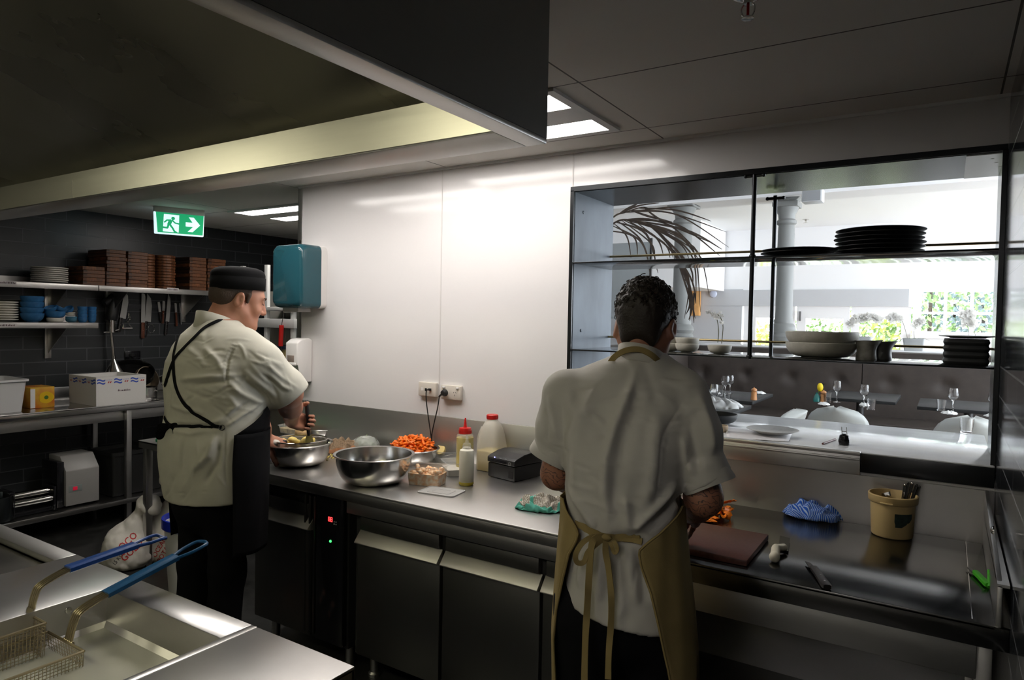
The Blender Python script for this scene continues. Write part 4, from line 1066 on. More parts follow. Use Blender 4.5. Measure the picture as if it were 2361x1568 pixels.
# ---------------------------------------------------------------- chef at the bowls, three quarters from behind, face in profile
G2 = Fig(482, 2.95); P = G2.P
G2.X, G2.Yb = np.array((1., 0, 0)), np.array((0, 1., 0))
root = thing('person', 'person in black skull cap, cream jacket and black apron, stirring a bowl', 'person', (G2.B[0], G2.B[1], 0))
CREAM = cloth_mat('cream_jacket', (.56, .54, .46), .9, 1000, .3, .03)
SKL = skin_mat('fair_skin', (.44, .215, .135), (.40, .165, .10))
LH = np.array(P(549, 694, .02)); fh = G2.r*.97+G2.u*.2+np.array((0, 0, -.30))
sR, eR, wR = np.array(P(578, 815, -.15)), np.array(P(668, 908, -.06)), np.array(P(692, 962, .06))
sL, eL, wL = np.array(P(520, 800, .16)), np.array(P(588, 960, .30)), np.array(P(612, 1012, .32))
FB_ = Field(G2.B+np.array((-.5, -.5, .02)), G2.B+np.array((.6, .65, 1.68)), .008)
k_ = 1.42; wf = math.hypot(k_*G2.r[0], G2.r[1])
def rowL(py, xl, xr, sc=1.0, kk=k_):
    a, b = np.array(P(xl, py)), np.array(P(xr, py)); c = (a+b)/2; w = np.linalg.norm(a-b)/2*sc
    bb = w/math.hypot(kk*G2.r[0], G2.r[1]); return (c[2], c[0], c[1], bb*kk, bb)
FB_.stack([rowL(725, 465, 535, 1, 1.1), rowL(775, 420, 580, .85), rowL(850, 385, 605, .88), rowL(940, 390, 605, .9), rowL(1050, 378, 598, .9), rowL(1140, 388, 595, .9)], G2.X, G2.Yb, .04)
hip = np.array(P(490, 1130)); lg = []
for sg in (-1, 1):
    h = hip+np.array((sg*.09, 0, -.03)); kn = np.array((G2.B[0]+sg*.11, G2.B[1]+.02, .5)); an = np.array((G2.B[0]+sg*.12, G2.B[1]-.02, .09))
    lg.append((h, kn, an)); FB_.path([h, kn, an], [.09, .058, .044], .03); FB_.cone(an, an+np.array((0, .14, -.045)), .04, .03, .03)
FB_.cone(sR, (sR+eR)/2, .058, .052, .04); FB_.cone(sL, (sL+eL)/2, .056, .05, .04)
FH = Field(LH-.2, LH+np.array((.2, .2, .16)), .003)
W_, HB = add_head(FH, LH, fh, (0, 0, 1), 1.06)
FH.cone(W_(0, -.025, -.02), P(500, 770, .0), .066, .074, .03); FH.ell(W_(0, .05, -.085), (.05, .045, .03), HB, .03)
def armfield(s_, e_, w_, r, hand):
    lo = np.minimum(e_, np.minimum(w_, s_))-.15; hi = np.maximum(e_, np.maximum(w_, s_))+.17
    Fx = Field(lo, hi, .003); m = e_*.5+w_*.5
    Fx.path([s_*.35+e_*.65, e_, m, w_], r, .025); hand(Fx); return Fx
# right fist closed round an upright handle
FI_ = _nrm(G2.u*.6+G2.r*.75+np.array((0, 0, -.25))); NI_ = _nrm(G2.u*.55-G2.r*.75)
wR = np.array(P(705, 973, .24))+NI_*.030-FI_*.060
hdl = _nrm(np.array(P(710, 1000, .09))-np.array(P(708, 925, .09)))            # handle direction, downwards
hc = np.array(P(710, 965, .09))
def fist(Fx):
    add_hand(Fx, wR, FI_, NI_, 1, [(.95, 1.45, .9), (1.0, 1.5, .9), (1.0, 1.5, .9), (1.05, 1.5, .9)], (.8, .5), .015, .98, [(.2, .75, .0), (.15, .4, -.75), (-.35, .1, -.9)])
FA = armfield(sR, eR, wR, [.058, .054, .050, .034], fist)
def grip(Fx):
    f = _nrm(G2.r*.9+np.array((0, 0, -.45))-G2.u*.1); n = np.array((0, 0, .8))-G2.u*.5+G2.r*.3
    add_hand(Fx, wL, f, n, 1, [(.5, .8, .5), (.6, .9, .6), (.7, 1, .6), (.8, 1, .7)], (.6, .5), .03, 1.06)
FL = armfield(sL, eL, wL, [.052, .05, .046, .033], grip)
body = mesh_obj('body', merge([relax(FB_.mesh(), 1), FH.mesh(), FA.mesh(), FL.mesh()]), SKL, root)
# hair below the cap and eyebrow
FHr = Field(LH-.2, LH+.2, .0035)
FHr.ell(W_(0, -.02, .045), (.080, .106, .094), HB, .01); FHr.ell(W_(0, -.06, .0), (.073, .058, .06), HB, .03)
for q in (-1, 1): FHr.cone(W_(q*.070, .018, .03), W_(q*.0715, .020, .0), .010, .006, .008)
FHr.ell(W_(0, .14, -.005), (.12, .108, .11), HB, .008, 'cut')
for q in (-1, 1): FHr.ell(W_(q*.09, -.01, -.008), (.022, .027, .036), HB, .006, 'cut')
FHr.half(W_(0, -.05, -.05), -HB[2]*.95-HB[1]*.3, .006); FHr.half(W_(0, 0, .06), HB[2], .004)
mesh_obj('hair', relax(FHr.mesh(), 1), mat('short_brown_hair', (.05, .03, .018), .6, bump=1, bump_scale=500, stretch=(1, 1, .2)), root)
for q in (-1, 1): b = MB(); b.tube(smoothpath([Vector(W_(q*.018, .0985, .037)), Vector(W_(q*.033, .097, .042)), Vector(W_(q*.05, .083, .038))], 4), .0032, 5); b.build('eyebrow', MATS['short_brown_hair'], root)
for q in (-1, 1): b = MB(); b.tube(smoothpath([Vector(W_(q*.019, .0935, .018)), Vector(W_(q*.032, .0965, .0125)), Vector(W_(q*.046, .086, .015))], 4), .0016, 5); b.build('eyelashes', MATS['short_brown_hair'], root)
b = MB(); b.tube(smoothpath([Vector(W_(-.022, .0945, -.057)), Vector(W_(0, .1, -.0575)), Vector(W_(.022, .0945, -.057))], 4), .0022, 5); b.build('lips', mat('lip_red', (.30, .09, .07), .5), root)
# cap: band and soft round crown
FC = Field(LH-.2, LH+np.array((.2, .2, .22)), .0035)
tl_ = np.array((0, 0, 1.))+np.array(HB[1])*.02; capB = [HB[0], _nrm(np.cross(tl_, HB[0])), _nrm(tl_)]
Wc = lambda x, y, z: W_(0, -.018, .058)+capB[0]*x+capB[1]*y+capB[2]*z
rws = [(-.004, .088, .112), (.03, .090, .114), (.056, .0905, .1145), (.068, .087, .110), (.078, .078, .098), (.085, .060, .076), (.089, .03, .04)]
cm = MB()
cm.loft([[Vector(Wc(a*math.cos(t)*1.0, c*math.sin(t), z*1.06-.008)) for t in np.linspace(0, 2*PI, 41)[:-1]] for z, a, c in rws])
cp = cm.build('cap', mat('black_cap_cloth', (.006, .006, .0065), .9, spec=.15, bump=.3, bump_scale=600), root, smooth=50)
cm = MB(); cm.loft([[Vector(Wc(.0912*math.cos(t), .1150*math.sin(t), z)) for t in np.linspace(0, 2*PI, 41)[:-1]] for z in (-.016, .040)], caps=False); cm.build('cap_band', MATS['black_cap_cloth'], cp, solid=.003)
# --- jacket
FJ = Field(G2.B+np.array((-.5, -.5, .76)), G2.B+np.array((.6, .6, 1.62)), .0055)
FJ.stack([rowL(738, 452, 548, 1, 1.1), rowL(752, 440, 562, 1, 1.2), rowL(772, 418, 580, 1, 1.35), rowL(800, 398, 600, 1), rowL(835, 381, 612, 1), rowL(870, 377, 615), rowL(915, 379, 614), rowL(955, 381, 611), rowL(985, 374, 609), rowL(1010, 366, 607), rowL(1050, 364, 606), rowL(1100, 369, 604), rowL(1148, 379, 601), rowL(1200, 384, 600)], G2.X, G2.Yb, .035)
FJ.path([np.array(P(560, 800, -.12)), np.array(P(598, 838, -.15)), np.array(P(655, 895, -.11)), np.array(P(672, 912, -.10))], [.085, .087, .082, .080], .05)
FJ.path([sL, (sL+eL)/2, sL*.25+eL*.75], [.08, .074, .07], .05)
nR = _nrm(np.array((eR-sR))*1+np.array(G2.r)*.05); 
def cuff2(Fx, c, n, r):
    sl, (X, Y, Z) = Fx.win(np.array(c)-.13, np.array(c)+.13)
    d = (X-c[0])*n[0]+(Y-c[1])*n[1]+(Z-c[2])*n[2]; lim = np.sqrt((X-c[0])**2+(Y-c[1])**2+(Z-c[2])**2)-.125
    Fx.put(sl, np.maximum(-d, lim), .004, 'cut'); Fx.cone(np.array(c)-n*.035, np.array(c)+n*.06, r, r, .004, 'cut')
cuff2(FJ, np.array(P(673, 916, -.10)), _nrm(np.array(G2.r)*.62+np.array((0, 0, -.78))+np.array(G2.u)*.05), .071)
cuff2(FJ, sL*.18+eL*.82, _nrm(eL-sL), .062)
FJ.cone(P(506, 700, .0), P(502, 742, .0), .066, .064, .004, 'cut')
FJ.half(P(450, 1146), _nrm(np.array((0, 0, -1.))+np.array(G2.r)*.07), .004)
VJ = relax(FJ.mesh(), 1); T0 = bvh(VJ); on = lambda L: [onto(T0, x, y)[0] for x, y in L]
VJ = folds(VJ, [
    (on([(540, 800), (526, 830), (522, 865), (524, 890)]), 0.0056, -0.0108),
    (on([(526, 868), (490, 868), (445, 872), (415, 876)]), 0.0112, 0.0135), (on([(530, 880), (490, 884), (445, 890)]), 0.0096, -0.0108),
    (on([(528, 880), (550, 905), (590, 925), (610, 930)]), 0.0112, 0.0135), (on([(520, 905), (545, 935), (520, 965), (480, 980)]), 0.0112, 0.0108),
    (on([(575, 925), (540, 950), (505, 975)]), 0.0096, -0.0095), (on([(600, 930), (560, 955), (520, 985)]), 0.0080, 0.0108),
    (on([(470, 800), (500, 830), (518, 860)]), 0.0112, 0.0095), (on([(480, 850), (455, 820), (430, 800)]), 0.0112, 0.0068),
    (on([(560, 850), (600, 885), (640, 920)]), 0.0112, 0.0108), (on([(560, 870), (590, 895), (625, 925)]), 0.0096, -0.0095),
    (on([(590, 810), (625, 850), (660, 880)]), 0.0096, 0.0081), (on([(620, 860), (650, 890), (672, 900)]), 0.0080, 0.0081), (on([(600, 860), (630, 880), (655, 905)]), 0.0064, -0.0068),
    (on([(390, 990), (440, 1000), (490, 990)]), 0.0096, 0.0081), (on([(500, 1000), (480, 1050), (440, 1090)]), 0.0144, 0.0135), (on([(510, 1010), (500, 1070), (470, 1120)]), 0.0128, -0.0108),
    (on([(400, 1010), (395, 1060), (400, 1110)]), 0.0128, 0.0108), (on([(430, 1000), (420, 1050), (415, 1100)]), 0.0112, -0.0081),
    (on([(376, 970), (420, 982), (470, 984), (510, 984)]), 0.0096, -0.0135),
    (on([(395, 935), (430, 945), (470, 952)]), 0.0096, 0.0081), (on([(385, 850), (400, 900), (395, 950)]), 0.0096, 0.0068),
    (on([(548, 790), (560, 805), (568, 830)]), 0.0060, 0.0040),
    (on([(636, 950), (660, 925), (690, 893)]), 0.0030, -0.0030), (on([(380, 1136), (420, 1137), (470, 1134), (524, 1128)]), 0.0030, -0.0030),
    (on([(519, 990), (518, 1040), (520, 1090), (523, 1130)]), 0.0040, -0.0040),
]+[(on([(x-9, y-3), (x, y), (x+7, y+2)]), .0035, .0035) for x, y in ((543, 796), (539, 803), (535, 810), (532, 817), (529, 825), (527, 833), (525, 841), (523, 849), (522, 857), (522, 865), (522, 873), (524, 881))]+[]+fine(33, 36, (395, 520), (770, 960), (-.5, .5), on)+fine(34, 16, (560, 660), (800, 910), (.3, 1.0), on)+fine(35, 18, (380, 510), (1000, 1125), (1.0, 2.2), on), .0035, 8)
jk = mesh_obj('chef_jacket', VJ, CREAM, root); TJ = bvh(VJ)
b = MB(); rg = []
for zz, r0, dx in ((770, .090, 0), (748, .080, .0), (729, .0755, .004)):
    c = np.array(P(500+dx*100, zz, .0))
    rg.append([Vector(c+np.array((math.cos(a)*r0*1.02, math.sin(a)*r0*1.08, -.03*math.sin(a)-.006))) for a in np.linspace(-PI*1.44, PI*.44, 32)])
b.loft(rg, False, False); b.build('collar', CREAM, jk, smooth=60, solid=.006)
trousers('trousers', G2, np.array(P(490, 1150)), root, BLKC, lg, (.19, .15))
for _, _, an in lg: shoe(root, an, PI/2, BLACK)
# --- black apron: skirt round the front, bib, crossed straps, waist tie with bow
APR = cloth_mat('black_apron_cloth', (.007, .007, .008), .85, 900, .2, .1)
b = MB(); rg = []
for py in np.linspace(984, 1250, 30):
    xl, xr = np.interp(py, [984, 1050, 1150, 1250], [372, 364, 376, 384]), np.interp(py, [984, 1050, 1150, 1250], [613, 611, 608, 604])
    z, cx, cy, aa, bb = rowL(py, xl, xr); aa += .012; bb += .012
    row = []
    for k in range(61):
        # azimuth measured from +Y (front), towards +X
        th = -1.9+(1.9+2.0)*k/60
        wv = 1+.012*math.sin(th*9)*np.clip((py-1000)/150, 0, 1)
        row.append(Vector((cx+aa*math.sin(th)*wv, cy+bb*math.cos(th)*wv, z)))
    rg.append(row)
b.loft(rg, False, False); ap = b.build('apron', APR, root, smooth=180, solid=.003)
b = MB(); rg = []
for py in np.linspace(800, 986, 16):
    xl, xr = np.interp(py, [800, 870, 985], [398, 377, 374]), np.interp(py, [800, 870, 985], [600, 615, 612])
    z, cx, cy, aa, bb = rowL(py, xl, xr); hw = np.interp(py, [800, 900, 940, 985], [.5, .8, 1.25, 1.99]); hl = np.interp(py, [800, 900, 985], [.5, .8, 1.9])
    rg.append([Vector((cx+(aa+.010)*math.sin(th), cy+(bb+.012)*math.cos(th), z)) for th in np.linspace(-hl, hw, 30)])
b.loft(rg, False, False); b.build('bib', APR, ap, smooth=180, solid=.003)
ribbon_obj('strap', TJ, [[(516, 737), (500, 742), (472, 757), (449, 779), (425, 803), (406, 824), (397, 842), (388, 868), (381, 890)]], .014, APR, ap, .004, .003)
ribbon_obj('strap', TJ, [[(434, 746), (424, 760), (411, 782), (403, 812), (401, 832), (402, 862), (407, 892), (420, 922), (440, 946), (466, 963), (490, 977), (511, 986)]], .014, APR, ap, .004, .003)
ribbon_obj('waist_tie', TJ, [[(381, 962), (388, 975), (400, 983), (430, 984), (470, 983), (512, 985)]], .013, APR, ap, .005, .003)
b = MB(); kp = onto(TJ, 398, 984, .012)[0]; rv, uv = Vector(G2.r), Vector((0, 0, 1)); nv = Vector(-G2.u)
k = 1/534
b.ico(kp, .013, 2, .1, (1.2, .9, .8))
for L in ([(0, 0), (-12, 2), (-22, 10), (-24, 24), (-16, 24), (-10, 10), (0, 0)], [(0, 0), (10, -4), (14, 2), (8, 6), (0, 0)], [(2, 0), (8, 8), (10, 22)], [(-2, 0), (-14, 8), (-20, 20), (-18, 26)], [(0, -1), (-14, -4), (-22, -2), (-12, 3), (0, 2)]):
    pts = smoothpath([kp+rv*(x*k)-uv*(y*k)+nv*(.006+.004*math.sin(i)) for i, (x, y) in enumerate(L)], 5)
    b.tube(pts, 0, flat=(.013, .0025, [nv+rv*.3]*len(pts)))
b.build('bow', APR, ap)
b = MB(); rp = onto(TJ, 513, 986, .006)[0]
for i in range(12): a = 2*PI*i/12; a2 = 2*PI*(i+1)/12; b.cyl(rp+rv*.011*math.cos(a)+uv*.011*math.sin(a), rp+rv*.011*math.cos(a2)+uv*.011*math.sin(a2), .002, 5)
b.build('ring', CHROME, ap, label='small metal ring')
# ================================================================= things on the prep counter and the white wall
def dep(p): return float((np.array(p)-CP)@np.array([AX[2], AY[2], AZ[2]]))
def m_px(p): return dep(p)/F_PX                       # metres per photograph pixel at p
CLEAR = mat('clear_plastic', (.80, .80, .78), .12, alpha=.28); CLEAR2 = mat('frosted_plastic', (.74, .73, .71), .3, alpha=.5)
CARROT = mat('carrot_orange', (.78, .17, .012), .4, noise_amt=.25, noise_scale=40); YELLOW = mat('boiled_potato', (.72, .56, .16), .5, noise_amt=.15, noise_scale=60)
REDP = mat('red_plastic', (.55, .015, .012), .3)
def shellbowl(b, R, h, rb, c=(0, 0, 0), t=.0014, rim=.012):
    pr = [(0, .001), (rb, .001)]
    for k in range(1, 11):
        a = k/10*PI/2; pr.append((rb+(R-rim-rb)*math.sin(a)**.85, h*(1-math.cos(a))**1.15))
    pr += [(R, h+.002), (R+.002, h), (R, h-.003), (R-rim+.001, h-.004)]
    for k in range(9, 0, -1):
        a = k/10*PI/2; pr.append((rb+(R-rim-rb)*math.sin(a)**.85+t, h*(1-math.cos(a))**1.15-.0005))
    pr += [(rb, 0), (0, 0)]
    b.lathe(pr, c, 56)
def mixbowl(label, px, py_base, half, h, rbk=.45, rimy=None, cat='bowl'):
    c = at(px, py_base, z=CT); R = half*m_px(c+Vector((0, 0, h)))
    b = MB(); shellbowl(b, R, h, R*rbk); o = b.build('mixing_bowl', BOWLST, loc=c, world=False, smooth=50) if False else None
    b2 = MB(); shellbowl(b2, R, h, R*rbk, c)
    o = b2.build('mixing_bowl', BOWLST, smooth=50, label=label, cat=cat, group='steel mixing bowls', loc=c)
    return o, c, R
bowl1, c1, R1 = mixbowl('steel mixing bowl under the sieve held by the left chef', 688, 1070, 76, .112)
bowl2, c2, R2 = mixbowl('large steel mixing bowl with a few yellow potato bits, front of counter', 862, 1110, 92, .128)
bowl3, c3, R3 = mixbowl('steel bowl heaped with orange carrot pieces', 955, 1066, 58, .075)
bowl4, c4, R4 = mixbowl('empty small steel bowl against the splashback behind the brown towel', 748, 1008, 42, .06)
# sieve in the first bowl with its handle in the chef's hand
sc = c1+Vector((.012, 0, .112+.016)); SR = R1*.80
t = thing('sieve', 'wire sieve lying in the bowl, held by the left chef', 'sieve', sc)
hL = Vector(tuple(wL+.045*_nrm(G2.r*.9+np.array((0, 0, -.45)))))
hv = (hL-sc); hv.z = 0; hv.normalize()
b = MB(); n = 48
ringp = [sc+Vector((SR*math.cos(2*PI*i/n), SR*math.sin(2*PI*i/n), 0)) for i in range(n+1)]
b.tube(ringp, .0035, 6, False)
b.tube([sc+hv*SR, sc+hv*(SR+.03), hL+hv*.0], .0035, 6)
for a in (-.5, .5):
    q = Matrix.Rotation(a, 3, 'Z') @ -hv
    b.tube(smoothpath([sc+q*SR, sc+q*(SR+.02)+Vector((0, 0, -.004)), sc+q*(SR+.022)+Vector((0, 0, -.014)), sc+q*(SR+.006)+Vector((0, 0, -.016))], 4), .0022, 5)
b.build('rim', CHROME, t)
b = MB(); b.lathe([(SR*math.sin(a), -SR*.72*(math.cos(a))) for a in np.linspace(0, PI/2, 10)], sc, 40)
SIEVE = mat('sieve_mesh', (.45, .44, .38), .4, .9, alpha=.55); b.build('mesh', SIEVE, t)
b = MB(); b.cyl(hL-hv*.06, hL+hv*.10, .0085, 10); b.build('handle', BLACK, t)
rr = random.Random(5)
for i in range(7):
    a = rr.uniform(0, 6.28); q = rr.uniform(0, SR*.6); b = MB(); p = sc+Vector((q*math.cos(a)-.02, q*math.sin(a)-.01, -.012-rr.uniform(0, .02)))
    b.ico((0, 0, 0), .026, 2, .22, (1.2, .9, .8)); o = b.build('potato_piece', YELLOW, loc=p, world=False, smooth=180); o.rotation_euler = (rr.random()*3, rr.random()*3, rr.random()*3)
    tag(o, 'yellow boiled potato lump in the sieve', 'potato', 'potato lumps in the sieve')
b = MB(); b.ball((0, 0, 0), .02, 16, (.03, .02, .018)); tag(b.build('peeled_egg', CERAM, loc=sc+hv*SR*.93-Vector((0, 0, .006))-Vector(tuple(G2.u))*.02, world=False), 'white egg shaped piece at the sieve edge by the left hand', 'egg')
# spatula in the right fist
ht, hb_ = Vector(np.array(P(707, 926, .24))), Vector(np.array(P(712, 1004, .25)))
t = thing('spatula', 'black handled spatula upright in the left chef\'s fist', 'spatula', ht)
b = MB(); b.tube([ht, ht*.7+hb_*.3, hb_], [.0085, .0105, .009], 12); b.ball(ht, .009, 10); b.build('handle', BLACK, t)
e_ = at(714, 1025, z=sc.z-.016); b = MB(); b.loft([[p+Vector(tuple(G2.r))*a*w+Vector(tuple(G2.u))*c*.004 for a, c in ((-1, -1), (1, -1), (1, 1), (-1, 1))] for p, w in ((hb_, .012), (hb_*.6+e_*.4, .018), (e_, .02))])
b.build('blade', mat('yellowed_silicone', (.62, .56, .2), .4, alpha=.85), t)
# potato bits in bowl 2, carrots in bowl 3
for i in range(16):
    a = rr.uniform(2.2, 4.4); q = R2*rr.uniform(.35, .72); z = CT+.022+.075*(q/R2)**2*1.4
    b = MB(); b.ico((0, 0, 0), rr.uniform(.010, .018), 1, .25); o = b.build('potato_piece', YELLOW, loc=(c2.x+q*math.cos(a+1.2), c2.y+q*math.sin(a+1.2), z), world=False, smooth=180)
    tag(o, 'small yellow potato bit inside the large mixing bowl', 'potato', 'potato bits in the large bowl')
b = MB(); b.box(-.028, .028, -.008, .008, -.006, .006, .003, 1); cp0 = b.build('carrot_piece', CARROT, world=False)
tag(cp0, 'cut orange carrot piece heaped in the steel bowl', 'carrot', 'carrot pieces in the bowl')
b = MB(); b.ico((0, 0, 0), .019, 1, .2, (1.3, .9, .55)); cp1 = b.build('carrot_piece', CARROT, world=False); tag(cp1, cp0['label'], 'carrot', cp0['group'])
for i in range(210):
    a = rr.uniform(0, 6.28); q = R3*.84*math.sqrt(rr.random()); top = .078+.062*(1-(q/R3)**1.5)
    o = (cp0 if i % 3 else cp1) if i in (1, 3) else (cp0 if i % 3 else cp1).copy()
    if i not in (1, 3): COL.objects.link(o)
    o.location = (c3.x+q*math.cos(a)-.012, c3.y+q*math.sin(a), CT+top-rr.uniform(0, .02)); o.rotation_euler = (rr.uniform(-.6, .6), rr.uniform(-.6, .6), rr.uniform(0, 6.28)); s_ = rr.uniform(.55, .95); o.scale = (s_, s_, s_)
b = MB(); b.lathe([(R3*.9, .055), (R3*.6, .085), (R3*.3, .11), (0, .118)], c3, 24); 
o = b.build('carrot_piece', CARROT); tag(o, 'mass of carrot pieces packed under the heap in the bowl', 'carrot', kind='stuff')

def rbox(w, d, r, n=4):
    out = []
    for cx, cy, a0 in ((w-r, d-r, 0), (-w+r, d-r, PI/2), (-w+r, -d+r, PI), (w-r, -d+r, 1.5*PI)):
        out += [(cx+r*math.cos(a0+PI/2*k/n), cy+r*math.sin(a0+PI/2*k/n)) for k in range(n+1)]
    return out
def tub(name, label, cat, c, w, d, h, yaw, m, taper=.86, group=None, lid=None, fill=None, wall=.0015, rim=.004):
    t = thing(name, label, cat, c, group, yaw)
    b = MB(); R = lambda k, z, e=0: [(x*k+math.copysign(e, x), y*k+math.copysign(e, y), z) for x, y in rbox(w, d, min(w, d)*.25)]
    b.loft([R(taper, 0), R(1, h), R(1, h, rim), R(1, h-.004, rim), R(1, h-.005, wall), R(taper, -.0, wall)][:5], True, False); b.bm.faces.new([b.bm.verts.new(p) for p in R(taper, .0005)])
    b.build('container', m, t, world=False, smooth=40)
    if lid:
        b = MB(); b.loft([R(1, h, rim+.001), R(1, h+.006, rim+.001), R(.93, h+.006), R(.92, h+.003)], True, True); b.build('lid', lid, t, world=False, smooth=40)
    if fill:
        b = MB(); f = fill[1]; b.loft([R(taper*.985, .002), R((taper+(1-taper)*f)*.985, h*f)], True, True); b.build('contents', fill[0], t, world=False, smooth=40)
    return t
yw = math.atan2(.06, 1)
c = at(985, 1116, z=CT); k = m_px(c)
FISH = mat('diced_seafood', (.70, .30, .08), .4, noise_amt=.3, noise_scale=70, col2=(.80, .66, .46))
tub('food_container', 'clear container of pale orange diced seafood in front of the bowls', 'container', c, 42*k, .05, 44*k, .25, CLEAR, .9, 'clear food containers', fill=(FISH, .62))
b = MB(); b.ico((0, 0, 0), .013, 1, .2, (1.2, 1, .8)); d0 = b.build('seafood_piece', FISH, world=False, smooth=180)
tag(d0, 'pale orange seafood chunk on top of the clear container', 'seafood', 'seafood chunks in the container')
for i in range(46):
    o = d0 if i == 0 else d0.copy()
    if i: COL.objects.link(o)
    q = Matrix.Rotation(.25, 3, 'Z') @ Vector((rr.uniform(-36, 36)*k, rr.uniform(-.04, .04), 0)); o.location = c+q+Vector((0, 0, 44*k*.62+rr.uniform(-.004, .014))); o.rotation_euler = (rr.random()*3, rr.random()*3, rr.random()*3); o.scale = (rr.uniform(.7, 1.1),)*3
c = at(1036, 1098, z=CT); tub('food_container', 'clear container with white contents beside the small squeeze bottle', 'container', c+Vector((-.01, .05, 0)), .05, .07, .065, .9, CLEAR, .88, 'clear food containers', fill=(CERAM, .5))
c = at(1022, 1066, z=CT); t5 = tub('food_container', 'clear container holding a butter disc and fork behind the seafood', 'container', c+Vector((0, .05, 0)), .075, .055, .055, .5, CLEAR, .9, 'clear food containers')
BUTTER = mat('butter_yellow', (.80, .62, .25), .45)
b = MB(); b.lathe([(0, -.012), (.028, -.012), (.03, -.009), (.03, .009), (.028, .012), (0, .012)], (0, 0, 0), 24, Matrix.Rotation(1.1, 3, 'X')); tag(b.build('butter_disc', BUTTER, loc=at(1012, 1058, z=CT)+Vector((0, .02, .045)), world=False), 'round butter slice leaning in the clear container', 'butter')
b = MB(); f0 = at(1052, 1046, z=CT+.07); fd = Vector((-.85, .2, -.25)).normalized(); fs = fd.cross(Vector((0, 0, 1))).normalized()
b.tube([f0, f0+fd*.10], 0, flat=(.012, .002, Vector((0, 0, 1))))
for i in range(4): b.tube([f0+fs*((i-1.5)*.005), f0+fs*((i-1.5)*.006)-fd*.04], .0014, 5)
tag(b.build('fork', CHROME), 'white metal fork resting on the butter container', 'fork')
c = at(1003, 1040, z=CT); b = MB(); b.prism([(-.03, -.03, 0), (.035, -.02, 0), (.03, .03, 0), (-.03, .03, 0)], (0, 0, .085), .006)
tag(b.build('butter_block', BUTTER, loc=c+Vector((.02, .08, 0)), world=False), 'pale yellow butter block behind the carrot bowl', 'butter')
c = at(938, 1012, z=CT); tub('food_container', 'clear lidded container against the splashback behind the carrots', 'container', c+Vector((0, .03, 0)), 42*m_px(c)*1.1, .055, .055, .05, CLEAR2, .88, 'clear food containers', lid=CLEAR2)
c = at(866, 1016, z=CT); tub('food_container', 'clear container of green herb leaves behind the plastic bag', 'container', c+Vector((0, .03, 0)), .095, .06, .045, .05, CLEAR, .9, 'clear food containers')
LEAF = mat('herb_leaf', (.05, .13, .02), .5, noise_amt=.4, noise_scale=60)
def leaves(name, label, c, sx, sy, sz, n, cat='herbs', m=LEAF, s=.014):
    b = MB()
    for i in range(n):
        a, q = rr.uniform(0, 6.28), math.sqrt(rr.random()); p = Vector(c)+Vector((sx*q*math.cos(a), sy*q*math.sin(a), sz*(1-q*q)*rr.uniform(.3, 1)))
        d = Vector((rr.uniform(-1, 1), rr.uniform(-1, 1), rr.uniform(-.3, .8))).normalized(); w = d.orthogonal().normalized()*s*.35
        b.poly([p, p+d*s*.5+w, p+d*s, p+d*s*.5-w])
    return tag(b.build(name, m, smooth=0), label, cat, kind='stuff')
leaves('herb_leaves', 'heap of green parsley leaves in the clear container', c+Vector((.01, .03, .03)), .08, .05, .045, 420)
# plastic bags with greens
FILM = mat('plastic_film', (.66, .69, .64), .15, alpha=.42, bump=.8, bump_scale=30)
def film_bag(name, label, c, sx, sy, sz, yaw, col, sq=0):
    F = Field((-sx-.03, -sy-.03, -.02), (sx+.03, sy+.03, sz+.05), .005)
    F.ell((0, 0, sz*.35), (sx*.8, sy*.85, sz*.5), None, .02); F.ell((sx*.25, 0, sz*.45), (sx*.5, sy*.7, sz*.5), None, .03); F.cone((-sx*.5, 0, sz*.4), (-sx*.95, 0, sz*.25), sz*.25, .006, .03)
    F.half((0, 0, .001), (0, 0, -1), .004)
    V, F_ = relax(F.mesh(), 1); N = vnormals(V, F_)
    V = V+N*np.array([noise.noise(Vector(p)*28)*.006+abs(noise.noise(Vector(p)*45))*.006 for p in V])[:, None]; V[:, 2] = np.maximum(V[:, 2], .0005)
    t = thing(name, label, 'plastic bag', c, None, yaw)
    me = bpy.data.meshes.new('film'); me.from_pydata(V.tolist(), [], F_.tolist()); me.update(); link('film', me, FILM, t, 180)
    b = MB()
    for i in range(140):
        a, q = rr.uniform(0, 6.28), math.sqrt(rr.random())*.75; p = Vector((sx*.8*q*math.cos(a), sy*.8*q*math.sin(a), .01+sz*.65*(1-q*q)*rr.random())); d = Vector((rr.uniform(-1, 1), rr.uniform(-1, 1), rr.uniform(-.2, .5))).normalized(); w = d.orthogonal().normalized()*.005
        b.poly([p, p+d*.012+w, p+d*.03, p+d*.012-w])
    b.build('leaves', mat(col[0], col[1], .5), t, world=False, smooth=0)
    b = MB(); b.box(-.02, .025, -.012, .012, sz*.86, sz*.865); b.build('paper_label', WHITEP, t, world=False)
    return t
film_bag('plastic_bag', 'crumpled clear bag of pale green leaves beside the brown towel', at(832, 1040, z=CT)+Vector((0, .03, 0)), .12, .075, .085, -.25, ('sage_leaf', (.30, .36, .20)))
film_bag('plastic_bag', 'clear bag of dark green leaves at the wall end of the counter', at(640, 1000, z=CT)+Vector((0, .22, 0)), .13, .09, .13, .2, ('spinach_leaf', (.06, .12, .03)))
c = at(655, 1003, z=CT); tub('food_container', 'clear container of sliced onion beyond the sieve bowl', 'container', c+Vector((0, .1, 0)), .11, .06, .05, .05, CLEAR, .9, 'clear food containers', fill=(mat('sliced_onion', (.55, .42, .22), .5, noise_amt=.4, noise_scale=60), .6))
POT_ = mat('potato_skin', (.50, .33, .16), .6, noise_amt=.2, noise_scale=30)
